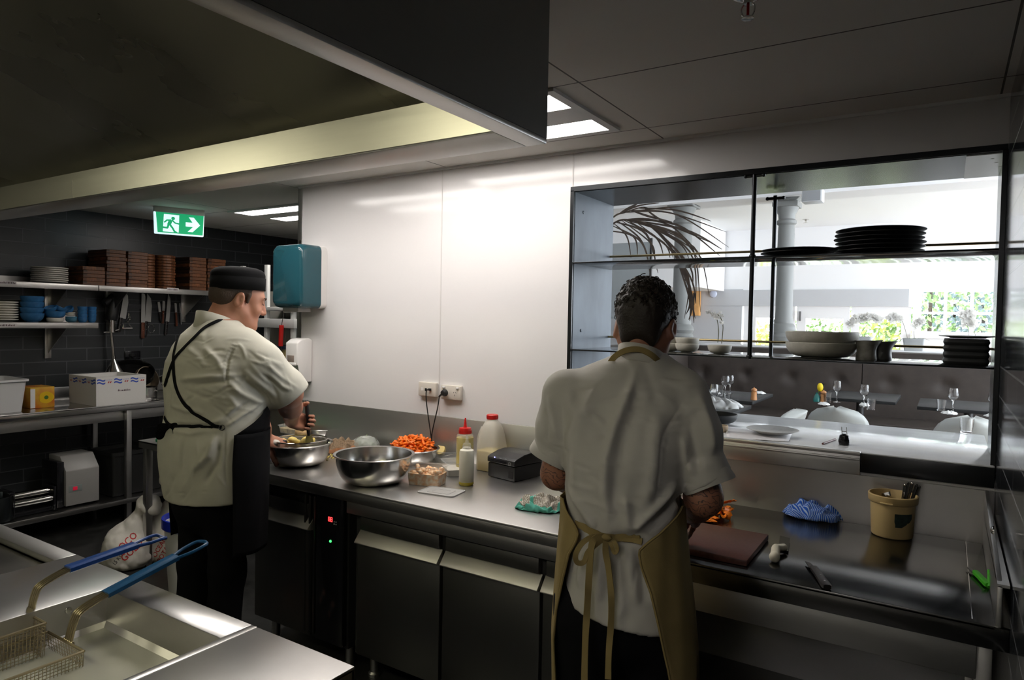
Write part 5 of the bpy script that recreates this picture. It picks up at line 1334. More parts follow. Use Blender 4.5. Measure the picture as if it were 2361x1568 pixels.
b = MB(); b.ico((0, 0, 0), .04, 3, .02, (1.25, .95, .85)); tag(b.build('potato', POT_, loc=at(684, 1012, z=CT)+Vector((0, .04, .034)), world=False, smooth=180), 'single brown potato between the sieve bowl and the splashback', 'potato')
# cloths
def cloth(name, label, cat, c, pts, m, amp=.02, base=.012, seed=1, res=64, yaw=0):
    """crumpled cloth: a domed, folded sheet given by radius (sx, sy), height"""
    sx, sy, hz = pts; b = MB(); rows = []
    for i in range(res+1):
        row = []
        for j in range(res+1):
            u, v = i/res*2-1, j/res*2-1; q = math.sqrt(u*u+v*v)/1.414
            a = u*math.sqrt(1-v*v/2); d = v*math.sqrt(1-u*u/2)
            n1 = noise.noise(Vector((u*2.1+seed, v*2.1, seed))); n2 = abs(noise.noise(Vector((u*3.2, v*3.2+seed, 7.3)))); n3 = abs(noise.noise(Vector((u*6.5+2, v*6.5, seed*2))))
            k = 1+.18*noise.noise(Vector((math.atan2(d, a)*1.3, seed, 0)))
            r2 = min(1, a*a+d*d); dome = (1-r2)**.55
            fold = 1-abs(2*((a*1.1+d*.8+n1*1.1+seed*.37) % 1)-1); fold2 = 1-abs(2*((d*1.5-a*.7+n1*1.4+seed*.61) % 1)-1)
            fold = fold*fold*(3-2*fold); fold2 = fold2*fold2*(3-2*fold2)
            z = hz*dome*(.50+.22*n1+.34*fold+.22*fold2)+amp*.5*fold2*(1-r2)**.3*.6
            row.append(Vector((a*sx*k+n1*sx*.10-fold*sx*.05, d*sy*k+n2*sy*.10+fold2*sy*.05, max(.0015+.004*fold*(r2 > .7), z))))
        rows.append(row)
    b.loft(rows, False, False)
    uvl = None
    o = b.build(name, m, None, world=False, smooth=180, label=label, cat=cat, loc=None, solid=.003); o.location = c; o.rotation_euler = (0, 0, yaw)
    me = o.data; ly = me.uv_layers.new(name='sheet')
    N = res+1
    uv = {i: (i//N/res, i % N/res) for i in range(N*N)}
    for lp in me.loops: ly.data[lp.index].uv = uv[lp.vertex_index]
    return o
def check_mat(name, base, l1, l2, border, sc=22, diag=False):
    m = bpy.data.materials.new(name); m.use_nodes = True; nt = m.node_tree; b = nt.nodes['Principled BSDF']; b.inputs['Roughness'].default_value = .9
    uv = nt.nodes.new('ShaderNodeUVMap'); uv.uv_map = 'sheet'; sp = nt.nodes.new('ShaderNodeSeparateXYZ'); nt.links.new(uv.outputs[0], sp.inputs[0])
    def math_(op, a, b_=None):
        n = nt.nodes.new('ShaderNodeMath'); n.operation = op
        for i, v in enumerate((a, b_)):
            if v is None: continue
            if isinstance(v, (int, float)): n.inputs[i].default_value = v
            else: nt.links.new(v, n.inputs[i])
        return n.outputs[0]
    def mix(f, a, c):
        n = nt.nodes.new('ShaderNodeMix'); n.data_type = 'RGBA'; nt.links.new(f, n.inputs['Factor'])
        for k_, v in (('A', a), ('B', c)):
            if isinstance(v, tuple): n.inputs[k_].default_value = (*v, 1)
            else: nt.links.new(v, n.inputs[k_])
        return n.outputs['Result']
    U, V = sp.outputs[0], sp.outputs[1]
    if diag:
        s_ = math_('FRACT', math_('MULTIPLY', math_('ADD', U, math_('MULTIPLY', V, .6)), sc)); col = mix(math_('LESS_THAN', s_, .4), base, l1)
    else:
        lu = math_('LESS_THAN', math_('FRACT', math_('MULTIPLY', U, sc)), .22); lv = math_('LESS_THAN', math_('FRACT', math_('MULTIPLY', V, sc)), .22)
        col = mix(lv, mix(lu, base, l1), l2)
        e = math_('GREATER_THAN', math_('MAXIMUM', math_('ABSOLUTE', math_('SUBTRACT', U, .5)), math_('ABSOLUTE', math_('SUBTRACT', V, .5))), .40)
        st = math_('LESS_THAN', math_('ABSOLUTE', math_('SUBTRACT', U, .32)), .035)
        col = mix(math_('MAXIMUM', e, st), col, border)
    nt.links.new(col, b.inputs['Base Color'])
    return m
GTOW = check_mat('green_check_towel', (.56, .53, .46), (.10, .07, .05), (.22, .17, .12), (.10, .42, .33), 30)
c = at(1246, 1176, z=CT); k = m_px(c)
cloth('tea_towel', 'crumpled tea towel in green and brown check on the worktop', 'towel', c+Vector((.0, .01, 0)), (58*k, .06, .055), GTOW, .03, .01, 3, 72, .35)
BTOW = check_mat('brown_towel', (.24, .165, .10), (.14, .09, .05), (.30, .2, .12), (.32, .14, .06), 26)
cloth('tea_towel', 'brown woven towel bunched between the two front bowls', 'towel', at(776, 1044, z=CT)+Vector((0, .03, 0)), (.065, .105, .07), BTOW, .03, .01, 9, 40, -.5)
b = MB()
for i in range(46): q = rr.uniform(-1, 1); b.ico(at(768, 1052, z=CT+.003)+Vector((q*.05, rr.uniform(-.11, .03), 0)), rr.uniform(.0015, .005), 1, .3)
tag(b.build('potato_crumbs', YELLOW, smooth=0), 'yellow potato crumbs scattered between the two bowls', 'crumbs', kind='stuff')
# lid lying flat
c = at(1018, 1135, z=CT); k = m_px(c)
b = MB(); W2, D2 = 48*k, .062
R_ = lambda s_, z: [(x*s_, y*s_, z) for x, y in rbox(W2, D2, .015)]
b.loft([R_(1, 0), R_(1, .006), R_(.94, .007), R_(.92, .004), R_(.6, .004), R_(.58, .006), R_(.4, .006), R_(.38, .004)], True, True)
o = b.build('container_lid', CLEAR2, world=False, smooth=40, label='frosted plastic lid lying flat before the squeeze bottles', cat='lid'); o.location = c; o.rotation_euler = (0, 0, .15)
# squeeze bottles and milk bottle
def squeeze(label, px, pyb, pyt, half, capm, liquid, level, body, capk=.85):
    c = at(px, pyb, z=CT); k = m_px(c); H_ = (pyb-pyt)*k; r = half*k
    t = thing('squeeze_bottle', label, 'bottle', c, 'squeeze bottles')
    hb = H_*.72
    b = MB(); b.lathe([(0, .001), (r*.9, .001), (r, .008), (r, hb*.90), (r*.93, hb*.96), (r*.6, hb), (r*.55, hb+.006), (0, hb+.006)], (0, 0, 0), 32); b.build('bottle', body, t, world=False)
    b = MB(); b.lathe([(0, .004), (r*.88, .004), (r*.95, .010), (r*.95, hb*level), (0, hb*level)] if level > .2 else [(0, .0005), (r*.93, .0005), (r*1.004, .006), (r*1.004, hb*.1), (0, hb*.1)], (0, 0, 0), 32); b.build('contents', liquid, t, world=False)
    hc = H_*.10
    b = MB(); b.lathe([(r*capk*.75, hb), (r*capk*.75, hb+hc*.6), (r*capk*.7, hb+hc), (.010, hb+hc+.002), (.0075, hb+hc+H_*.05), (.0035, H_), (0, H_)], (0, 0, 0), 24)
    if capk > .7:
        for i in range(24): a = 2*PI*i/24; b.cyl((r*capk*.75*math.cos(a), r*capk*.75*math.sin(a), hb+.001), (r*capk*.75*math.cos(a), r*capk*.75*math.sin(a), hb+hc*.6), .0012, 4)
    b.build('cap', capm, t, world=False)
    return t
PE = mat('milky_plastic', (.80, .77, .66), .3, alpha=.22); OLIVE = mat('cooking_oil', (.58, .44, .03), .15)
squeeze('tall squeeze bottle of yellow oil with red nozzle cap', 1071, 1090, 963, 20.5, REDP, OLIVE, .9, PE, .95)
squeeze('small white squeeze bottle with little oil left, before the tall one', 1075, 1118, 1001, 17, PE, OLIVE, .05, mat('milky_plastic_dense', (.72, .69, .58), .35, alpha=.88), .75)
c = at(1124, 1086, z=CT)+Vector((0, .035, 0)); k = m_px(c); H_ = 128*k; r = 29*k
t = thing('milk_bottle', 'plastic milk bottle with red cap, a third full of cream', 'bottle', c)
b = MB(); S = lambda s_, z, p=1: [(x*s_, y*s_*p, z) for x, y in rbox(r, r*.95, r*(.35 if z < H_*.4 else .35+.6*(z/H_-.4)/.6), 5)]
prf = [(.93, 0), (1, .006), (1, H_*.2), (.99, H_*.45), (.92, H_*.62), (.78, H_*.76), (.58, H_*.86), (.42, H_*.90), (.40, H_*.925)]
b.loft([S(s_, z) for s_, z in prf]); b.build('bottle', mat('milk_bottle_plastic', (.80, .77, .68), .3, alpha=.45), t, world=False)
b = MB(); b.loft([S(.95, .004), S(.97, H_*.2), S(.96, H_*.36)]); b.build('cream', mat('cream_yellow', (.85, .68, .28), .5), t, world=False)
b = MB(); b.tube(smoothpath([(-r*.92, -.3*r, H_*.40), (-r*1.02, -.35*r, H_*.55), (-r*.7, -.3*r, H_*.76)], 5), r*.16, 8); b.build('handle', MATS['milk_bottle_plastic'], t, world=False)
b = MB(); b.lathe([(0, H_), (r*.42, H_), (r*.46, H_-.003), (r*.46, H_*.92), (r*.40, H_*.915)], (0, 0, 0), 24)
for i in range(28): a = 2*PI*i/28; b.cyl((r*.46*math.cos(a), r*.46*math.sin(a), H_*.93), (r*.46*math.cos(a), r*.46*math.sin(a), H_-.004), .001, 4)
b.build('cap', REDP, t, world=False)
# docket printer
pa, pb, pc = at(1125, 1098, z=CT), at(1186, 1113, z=CT), at(1245, 1096, z=CT)
ux = (pb-pa); Wp = ux.length; ux.normalize(); uy = Vector((-ux.y, ux.x, 0)); Dp = .19; Hp = 62*m_px(pb)
t = thing('receipt_printer', 'black docket printer with curved lid beside the milk bottle', 'printer', pa)
L3 = lambda x, y, z: pa+ux*x+uy*y+Vector((0, 0, z))
PRB = mat('printer_black', (.018, .018, .019), .38, bump=.15, bump_scale=900)
b = MB(); b.prism([L3(0, 0, .003), L3(0, 0, Hp*.52), L3(0, .004, Hp*.56), L3(0, Dp, Hp*.56), L3(0, Dp, .003)], ux*Wp, .003); b.build('body', PRB, t)
b = MB(); b.prism([L3(-.002, -.004, Hp*.60), L3(-.002, -.004, Hp*.78), L3(-.002, .012, Hp*.85), L3(-.002, Dp*.35, Hp*.97), L3(-.002, Dp*.6, Hp), L3(-.002, Dp*.85, Hp*.97), L3(-.002, Dp, Hp*.88), L3(-.002, Dp, Hp*.58), L3(-.002, 0, Hp*.58)], ux*(Wp+.004), .003); b.build('lid', PRB, t)
b = MB(); b.prism([L3(.010, -.0045, Hp*.62), L3(Wp*.72, -.0045, Hp*.62), L3(Wp*.72, -.0045, Hp*.72), L3(.010, -.0045, Hp*.72)], uy*.003); b.build('paper_slot', BLACKG, t)
b = MB(); b.ball(L3(Wp*.27, -.004, Hp*.80), .0028, 8); b.build('power_light', mat('blue_led', (.1, .1, .6), .4, emit=(.25, .25, 1), strength=5), t, label='blue power light')
b = MB(); 
for a in (.45, .65): b.prism([L3(Wp*a, -.0042, Hp*.80), L3(Wp*a+.012, -.0042, Hp*.80), L3(Wp*a+.012, -.0042, Hp*.815), L3(Wp*a, -.0042, Hp*.815)], uy*.002)
x0 = Wp*.80
for a, c_, d_, e_ in ((0, 0, .014, .0014), (0, .0126, .014, .0014), (0, 0, .0014, .014), (.0126, 0, .0014, .014), (.004, .0063, .007, .0014)): b.prism([L3(x0+a, -.0052, Hp*.60+c_), L3(x0+a+d_, -.0052, Hp*.60+c_), L3(x0+a+d_, -.0052, Hp*.60+c_+e_), L3(x0+a, -.0052, Hp*.60+c_+e_)], uy*.002)
b.build('markings', mat('pale_grey_print', (.4, .4, .4), .5), t, label='pale grey printed symbols')
b = MB(); b.prism([L3(Wp*.78, -.0015, Hp*.12), L3(Wp*.94, -.0015, Hp*.12), L3(Wp*.94, -.0015, Hp*.36), L3(Wp*.78, -.0015, Hp*.36)], uy*.003); b.build('switch_recess', BLACKG, t)
# sockets and cables on the wall
CABLE = mat('black_cable', (.008, .008, .008), .45)
def plate(name, label, px0, py0, px1, py1):
    a, c = at(px0, py0, y=WY-.02), at(px1, py1, y=WY-.02)
    t = thing(name, label, 'wall socket', ((a.x+c.x)/2, WY, (a.z+c.z)/2))
    b = MB(); b.box(a.x, c.x, WY-.022, WY-.0005, c.z, a.z, .004); b.build('plate', mat('ivory_plate', (.62, .575, .51), .4), t)
    return t, a, c
t, a, c = plate('data_socket', 'cream wall plate with one black data lead plugged in', 965, 880, 1005, 916)
b = MB(); b.box(a.x+.022, a.x+.036, WY-.0235, WY-.021, a.z-.045, a.z-.030); b.build('port', WHITEP, t); b = MB(); b.box(a.x+.048, a.x+.062, WY-.0235, WY-.021, a.z-.047, a.z-.032); b.build('port', BLACK, t)
t, a, c = plate('power_socket', 'double power outlet on the white wall with a round black plug', 1017, 887, 1062, 924)
for x in (a.x+.012, c.x-.028): b = MB(); b.box(x, x+.018, WY-.027, WY-.021, a.z-.016, a.z-.006, .001); b.build('switch', WHITEP, t)
b = MB()
for dx, dz, r_ in ((-.007, .006, .5), (.007, .006, -.5), (0, -.008, 0)):
    M_ = Matrix.Translation((c.x-.038+dx, WY-.0222, (a.z+c.z)/2-.004+dz)) @ Matrix.Rotation(r_, 4, 'Y'); b.box(-.0012, .0012, -.0005, .0005, -.004, .004, M=M_)
b.build('pin_slots', BLACK, t)
pl = at(1023, 906, y=WY-.035)
t = thing('power_lead', 'black power lead running from the round plug to the counter', 'cable', pl)
b = MB(); b.lathe([(.019, 0), (.019, .010), (.013, .024), (0, .026)], Vector((pl.x, WY-.022, pl.z)), 24, Matrix.Rotation(PI/2, 3, 'X')); b.cyl((pl.x-.008, WY-.036, pl.z-.004), (pl.x-.03, WY-.036, pl.z-.022), .006, 10, .005); b.build('plug', BLACK, t)
def wallcable(b, pxs, ys, r=.0032):
    b.tube(smoothpath([at(x, y, y=d) for (x, y), d in zip(pxs, ys)], 6), r, 8)
b = MB(); wallcable(b, [(1013, 914), (1009, 940), (1001, 975), (996, 1000), (995, 1022)], (WY-.036, WY-.035, WY-.035, WY-.03, WY-.03)); b.build('cord', CABLE, t)
b = MB(); p0 = at(989, 898, y=WY-.03); b.box(p0.x-.004, p0.x+.012, WY-.034, WY-.024, p0.z-.006, p0.z+.006, .001); wallcable(b, [(989, 898), (983, 902), (983, 925), (988, 965), (993, 1000), (996, 1022)], (WY-.034, WY-.038, WY-.036, WY-.034, WY-.03, WY-.03))
tag(b.build('data_lead', CABLE), 'thin black data lead hanging from the cream plate', 'cable')
# paper towel dispenser
def D(px, py, y): return at(px, py, y=y)
yd0, yd1 = WY-.045, WY-.20
a, c = D(746, 566, WY-.03), D(744, 706, WY-.03); lx = D(627, 570, yd1).x; rx = a.x; zt, zb = D(690, 565, yd1+.08).z, D(690, 711, yd1+.08).z
lx = min(lx, rx-.2)
t = thing('towel_dispenser', 'teal paper towel dispenser at the end of the white wall', 'dispenser', ((lx+rx)/2, WY, (zt+zb)/2))
b = MB(); b.loft([[((lx+rx)/2+x, y, (zt+zb)/2+z) for x, z in rbox((rx-lx)/2, (zt-zb)/2, .03)] for y in (WY-.001, yd0)]); b.build('backplate', WHITEP, t)
TEAL = mat('teal_translucent', (.018, .082, .105), .12, alpha=.9, coat=.3)
b = MB(); cx, cz, hw, hh = (lx+rx)/2, (zt+zb)/2, (rx-lx)/2, (zt-zb)/2
pro = [(yd0, 1, 1, 0), (yd1+.05, 1, 1, 0), (yd1+.018, .99, .97, .0), (yd1+.004, .95, .90, 0), (yd1, .88, .82, 0)]
b.loft([[(cx+x*sx_, y, cz+z*sz_+(.0 if z > 0 else 0)) for x, z in rbox(hw, hh, .035)] for y, sx_, sz_, _ in pro]); b.build('cover', TEAL, t, smooth=60, label='teal see-through cover')
b = MB(); b.box(cx-.09, cx+.05, yd1+.05, WY-.05, zb-.022, zb+.012, .006); b.build('towel_slot', mat('grey_plastic', (.45, .44, .43), .4), t); b = MB(); b.cyl((cx-.12, yd1+.09, zb-.012), (cx-.05, yd1+.09, zb-.012), .016, 14); b.build('knob', WHITEP, t)
# soap dispenser
a, c = D(718, 785, WY-.01), D(718, 881, WY-.01); yd1 = WY-.12; lx = D(658, 800, yd1).x; rx = a.x; zt, zb = D(690, 779, WY-.06).z, c.z
lx = min(lx, rx-.10)
t = thing('soap_dispenser', 'white soap dispenser below the towel dispenser', 'dispenser', ((lx+rx)/2, WY, (zt+zb)/2))
b = MB(); pr = [(WY-.001, zb), (WY-.001, zt-.012), (WY-.03, zt), (WY-.085, zt-.008), (yd1, zt-.03), (yd1, zb+.11), (yd1+.02, zb+.09), (yd1+.035, zb+.015), (yd1+.05, zb)]
b.prism([(lx, y, z) for y, z in pr], (rx-lx, 0, 0), .008, 3); b.build('housing', WHITEP, t)
zc = (zt+zb)/2
b = MB(); b.box(lx+.02, rx-.025, yd1-.002, yd1+.002, zc-.01, zc+.03, .001); b.build('window', mat('brown_window', (.25, .2, .17), .2), t); b = MB(); b.box(lx+.006, rx-.01, yd1-.006, yd1+.004, zc-.03, zc-.014, .003); b.build('push_bar', WHITEP, t)
p = at(693, 558, y=WY-.004); b = MB(); b.lathe([(.012, 0), (.012, .004), (.006, .006), (0, .006)], p, 16, Matrix.Rotation(PI/2, 3, 'X')); tag(b.build('wall_screw', CHROME), 'round metal screw head above the towel dispenser', 'screw')
# ================================================================= things on the servery bench
c0_, c1_ = at(1586, 1285, z=CT), at(1722, 1308, z=CT); c2_ = at(1772, 1246, z=CT); c3_ = at(1580, 1212, z=CT)
BOARD = mat('brown_board', (.085, .028, .020), .42, noise_amt=.25, noise_scale=60, stretch=(1, 8, 1))
u1 = (c2_-c1_); 
b = MB(); L_ = Vector((c1_.x-.46, c1_.y+.0, CT)); b.prism([L_+Vector((0, 0, .0006)), c1_+Vector((0, 0, .0006)), c2_+Vector((0, 0, .0006)), c2_+(L_-c1_)+Vector((0, 0, .0006))], (0, 0, .021), .004)
tag(b.build('cutting_board', BOARD), 'dark brown plastic cutting board on the bench before the right chef', 'cutting board')
PEEL = mat('carrot_peel', (.80, .20, .012), .4, noise_amt=.2, noise_scale=40)
pc_ = at(1668, 1192, z=CT)
for i in range(26):
    b = MB(); pts = []; a = rr.uniform(0, 6.28); L = rr.uniform(.03, .06); cu = rr.uniform(-2.2, 2.2)
    for k in range(8): a2 = a+cu*k/7; pts.append((pts[-1]+Vector((math.cos(a2), math.sin(a2), rr.uniform(-.4, .4)))*L/7) if pts else Vector((0, 0, .002)))
    nn = [Vector((math.sin(i+k*.5)*.8, math.cos(i*2+k*.4)*.8, .8)) for k in range(8)]
    b.tube(pts, 0, flat=(rr.uniform(.014, .022), .0016, nn)); q = rr.random()
    o = b.build('carrot_peel', PEEL, loc=pc_+Vector((rr.uniform(-.05, .042), rr.uniform(-.04, .035), .008+.06*(1-q)*rr.random())), world=False, smooth=60)
    tag(o, 'orange carrot peel curled in the pile at the right chef\'s elbow', 'carrot peel', 'carrot peelings pile')
for i in range(12):
    b = MB(); b.box(-.03, .03, -.009, .009, 0, .003, .001, 1); o = b.build('carrot_slice', PEEL, loc=at(1600+i*4, 1196+rr.uniform(-6, 6), z=CT+.001+.003*(i % 3)), world=False); o.rotation_euler = (0, 0, rr.uniform(-.8, .8)); tag(o, 'flat orange carrot slice behind the brown cutting board', 'carrot', 'flat carrot slices')
BLUEC = check_mat('blue_stripe_cloth', (.010, .09, .46), (.36, .48, .68), (0, 0, 0), (0, 0, 0), 24, True)
c = at(1874, 1196, z=CT); k = m_px(c)
cloth('wiping_cloth', 'crumpled blue striped wiping cloth against the splashback', 'cloth', c+Vector((0, .02, 0)), (64*k, .065, .06), BLUEC, .03, .012, 5, 64, .1)
# cream bucket with cutlery
c = at(2055, 1236, z=CT); k = m_px(c); rb_, rt_ = 43*k, 49*k; hb_k = 96*k
BUCK = mat('cream_plastic', (.60, .44, .20), .4)
t = thing('utensil_bucket', 'cream plastic bucket with dark torn label holding cutlery', 'bucket', c+Vector((0, .02, 0)))
b = MB(); b.lathe([(0, .001), (rb_*.96, .001), (rb_, .005), (rt_*.95, hb_k*.80), (rt_*1.0, hb_k*.81), (rt_*1.04, hb_k*.83), (rt_*1.06, hb_k*.985), (rt_*1.03, hb_k), (rt_*.98, hb_k), (rt_*.95, hb_k*.95), (rb_*.95, .006), (0, .006)], (0, 0, 0), 48); b.build('bucket', BUCK, t, world=False, smooth=45)
b = MB(); v = Vector((t.location.x, t.location.y, 0)).normalized(); a0 = math.atan2(-v.y, -v.x)
rows = []
for z in np.linspace(.30, .62, 6):
    e0 = a0+.10+(.04 if z < .4 else 0); R_b = lambda z: (rb_+(rt_*.95-rb_)*z/.8)*1.004
    e1 = a0+1.0-(.55*max(0, .46-z)/.16)
    rows.append([(R_b(z)*math.cos(q), R_b(z)*math.sin(q), hb_k*z) for q in np.linspace(e0, e1, 12)])
b.loft(rows, False, False); b.build('label', mat('dark_green_label', (.010, .022, .018), .4, noise_amt=.4, noise_scale=60), t, world=False, smooth=60)
b = MB(); q0 = a0-.25; b.tube([(rt_*1.065*math.cos(q), rt_*1.065*math.sin(q), hb_k*.845) for q in np.linspace(q0-.25, q0+.25, 8)], .003, 6); b.build('lid_tab', BUCK, t, world=False)
for i, (dx, L) in enumerate(((.0, .05), (.012, .052), (.026, .046), (-.01, .04), (.034, .040))):
    p0 = t.location+Vector((.025+dx*.4, .02+dx*.3, hb_k*.3)); p1 = t.location+Vector((.045+dx, .03, hb_k+L*.75))
    b = MB(); b.tube([p0, p1], 0, flat=([.007, .010], .003, Vector((-.5, -1, .2)))); b.ball(p1, .005, 8, (.005, .003, .005)); o = b.build('cutlery_handle', CHROME if i % 2 else mat('dark_cutlery', (.05, .05, .05), .3, .8)); tag(o, 'cutlery handle leaning out of the cream bucket', 'cutlery', 'cutlery in the bucket')
p0 = t.location+Vector((-.02, .0, hb_k*.4)); p1 = t.location+Vector((-.028, -.01, hb_k*.97))
b = MB(); b.tube([p0, p1, p1+Vector((.02, .004, .004))], 0, flat=(.016, .005, Vector((0, -1, .3)))); tag(b.build('peeler', CHROME), 'flat metal utensil end inside the cream bucket rim', 'utensil')
# knives and small tools on the bench
def knife(name, label, p, d, blade_l, blade_w, handle_l, hmat, group=None, rivets=0, n=Vector((0, 0, 1)), th=.0016, hw=.02, bmat=CHROME, tip=.5, cat='knife'):
    """p: bolster; d: direction from handle to tip; lies in the plane with normal n"""
    d = Vector(d).normalized(); n = Vector(n).normalized(); w = n.cross(d).normalized()
    t = thing(name, label, cat, p, group)
    b = MB(); P0 = Vector(p)
    sec = [(0, .0, 1), (.6, .0, .96), (.85, .0, .7), (1, .0, .05)] if tip else [(0, 0, 1), (.9, 0, 1), (.98, 0, .8), (1, 0, .5)]
    b.loft([[P0+d*(blade_l*s_)+w*(blade_w*.5), P0+d*(blade_l*s_)+w*(blade_w*.5)-w*(blade_w*k_)+n*.0002, P0+d*(blade_l*s_)+w*(blade_w*.5)-w*(blade_w*k_)-n*.0002, P0+d*(blade_l*s_)+w*(blade_w*.5)-n*th] for s_, _, k_ in sec])
    b.build('blade', bmat, t)
    b = MB(); b.loft([[P0-d*(handle_l*s_)+w*(hw*.5*a*k_)+n*(c_*.007)+w*(blade_w*.5-hw*.5) for a, c_ in ((-1, -.6), (-.6, -1), (.6, -1), (1, -.6), (1, .6), (.6, 1), (-.6, 1), (-1, .6))] for s_, k_ in ((-.02, .8), (.05, .9), (.35, .85), (.7, .95), (.95, 1.05), (1, .8))])
    h = b.build('handle', hmat, t)
    for i in range(rivets):
        q = P0-d*(handle_l*(.2+.3*i))+w*(blade_w*.5-hw*.5)
        b = MB(); b.cyl(q-n*.008, q+n*.008, .0026, 10); b.build('rivet', CHROME, h)
    return t
BROWNH = mat('brown_wood_handle', (.12, .035, .016), .4, noise_amt=.3, noise_scale=40, stretch=(1, 1, .2)); BLKH = mat('dark_handle', (.012, .009, .009), .35)
kp = at(1873, 1310, z=CT+.010); kq = at(1887, 1352, z=CT+.010)
knife('paring_knife', 'dark riveted knife lying on the bench near its front edge', kp, kp-kq+Vector((-.02, 0, 0)), .06, .016, (kq-kp).length, BLKH, None, 3, bmat=mat('dark_blade', (.05, .05, .05), .25, 1), hw=.026)
# white handled scraper with dark blade
p = at(1790, 1288, z=CT); k = m_px(p); q = at(1804, 1262, z=CT)
t = thing('bench_scraper', 'white handled tool with dark blade beside the cutting board', 'scraper', p)
b = MB(); a, c_, e_ = at(1786, 1284, z=CT+.018), at(1790, 1264, z=CT+.024), at(1809, 1262, z=CT+.018)
b.tube(smoothpath([a, (a+c_)/2+Vector((0, 0, .004)), c_, (c_+e_)/2, e_], 5), [.017]+[.014]*10+[.012]*9+[.010], 14); b.ball(a, .0172, 14); b.ball(e_, .010, 12); b.build('handle', mat('ivory_handle', (.72, .67, .52), .35), t)
b = MB(); f_ = at(1812, 1236, z=CT+.02); b.loft([[x+Vector((0, 0, dz)) for x in (e_+Vector((-.02, .006, 0)), e_+Vector((.012, 0, 0)), f_+Vector((.01, .02, 0)), f_+Vector((-.025, .03, 0)))] for dz in (-.012, -.0105)]); b.build('blade', mat('dark_blade', (.10, .10, .10), .25, 1), t)
# green handled little knives at the side upstand
GRNH = mat('green_plastic', (.06, .42, .02), .4)
p, q = at(2247, 1320, z=CT+.008), at(2277, 1350, z=CT+.008)
knife('paring_knife', 'small green handled knife on the bench by the tiled wall', p, p-q, .045, .014, (q-p).length, GRNH, None, 0, bmat=mat('dark_blade', (.1, .1, .1), .25, 1), hw=.02)
p, q = at(2298, 1328, x=BX1-.012), at(2284, 1352, z=CT+.008); 
knife('paring_knife', 'green handled tool standing against the steel side upstand', q+Vector((0, .05, .03)), (0, .8, .5), .02, .012, .06, GRNH, None, 0, n=Vector((1, 0, 0)), hw=.018)
# ================================================================= things on the marble servery counter and the shelves above
GREYC = mat('grey_stoneware', (.42, .41, .39), .4, noise_amt=.08, noise_scale=40); DARKC = mat('black_stoneware', (.022, .023, .024), .5); STONE = mat('off_white_stoneware', (.50, .48, .42), .45, noise_amt=.06, noise_scale=60)
def plate_(b, R, h=.02, c=(0, 0, 0), t=.003):
    b.lathe([(0, .001), (R*.6, .001), (R*.64, .004), (R*.97, h), (R, h+.001), (R, h+t), (R*.97, h+t+.0005), (R*.66, .0045+t), (0, .0035+t)], c, 48)
def bowl_(b, R, h, c=(0, 0, 0), rb=.5, t=.005, ex=.8):
    pr = [(0, .0), (R*rb, 0), (R*rb*1.04, .006)]
    pr += [(R*(rb+(1-rb)*math.sin(k/8*PI/2)**ex), h*(.06+.94*(1-math.cos(k/8*PI/2)))) for k in range(1, 9)]
    pr += [(R-t*.5, h+.002), (R-t, h)]
    pr += [(R*(rb+(1-rb)*math.sin(k/8*PI/2)**ex)-t, h*(.06+.94*(1-math.cos(k/8*PI/2)))+t*.4) for k in range(7, 0, -1)]
    pr += [(R*rb-t, .010), (0, .010)]
    b.lathe(pr, c, 44)
def one(name, fn, m, c, label, cat, group=None, smooth=40):
    b = MB(); fn(b); return tag(b.build(name, m, loc=c, world=False, smooth=smooth), label, cat, group)
c = at(1781, 1003, z=PZ); k = m_px(c)
one('plate', lambda b: plate_(b, 57*k, .016), GREYC, c+Vector((0, 0, .008)), 'grey plate on the marble counter on white paper', 'plate')
PAPER = mat('white_paper', (.78, .76, .77), .8)
def sheet(name, label, pxs, z, m, cat, wav=.004):
    b = MB(); P_ = [at(x, y, z=z) for x, y in pxs]; n = 14; rows = []
    for i in range(n+1):
        r = []
        for j in range(n+1):
            u, v = i/n, j/n; p = (P_[0]*(1-u)+P_[1]*u)*(1-v)+(P_[3]*(1-u)+P_[2]*u)*v
            r.append(p+Vector((0, 0, .0012+wav*abs(noise.noise(Vector((u*4, v*4, 1.5))))*(1.2-v))))
        rows.append(r)
    b.loft(rows, False, False); return tag(b.build(name, m, smooth=180, solid=.0006), label, cat)
sheet('paper_sheet', 'sheet of white paper under the grey plate at the counter edge', [(1676, 1012), (1818, 1020), (1826, 1000), (1672, 984)], PZ, PAPER, 'paper')
p, q = at(1897, 1023, z=PZ+.004), at(1926, 1013, z=PZ+.004); b = MB(); b.tube([p, q], [.0042, .0042], 8); b.tube([q, q+(q-p).normalized()*.008], [.0042, .001], 8); tag(b.build('pencil', mat('dark_red_pencil', (.10, .025, .02), .5)), 'short dark red pencil on the marble counter', 'pencil')
c = at(1946, 1026, z=PZ); k = m_px(c); t = thing('pronged_tool', 'small black round knob tool with two prongs on the marble', 'tool', c)
b = MB(); b.lathe([(0, .001), (11*k, .002), (12.5*k, 10*k), (10*k, 22*k), (4*k, 26*k), (0, 26*k)], c, 24); b.build('knob', BLACKG, t)
b = MB()
for s_ in (-1, 1): b.cyl(c+Vector((s_*5*k, .01, 18*k)), c+Vector((s_*5*k-.004, .014, 40*k)), .0018, 6)
b.tube([c+Vector((-5*k-.004, .014, 30*k)), c+Vector((5*k-.004, .014, 30*k))], .0018, 6); b.build('prongs', CHROME, t)
def glass_(b, prof, n=28): b.lathe(prof, (0, 0, 0), n)
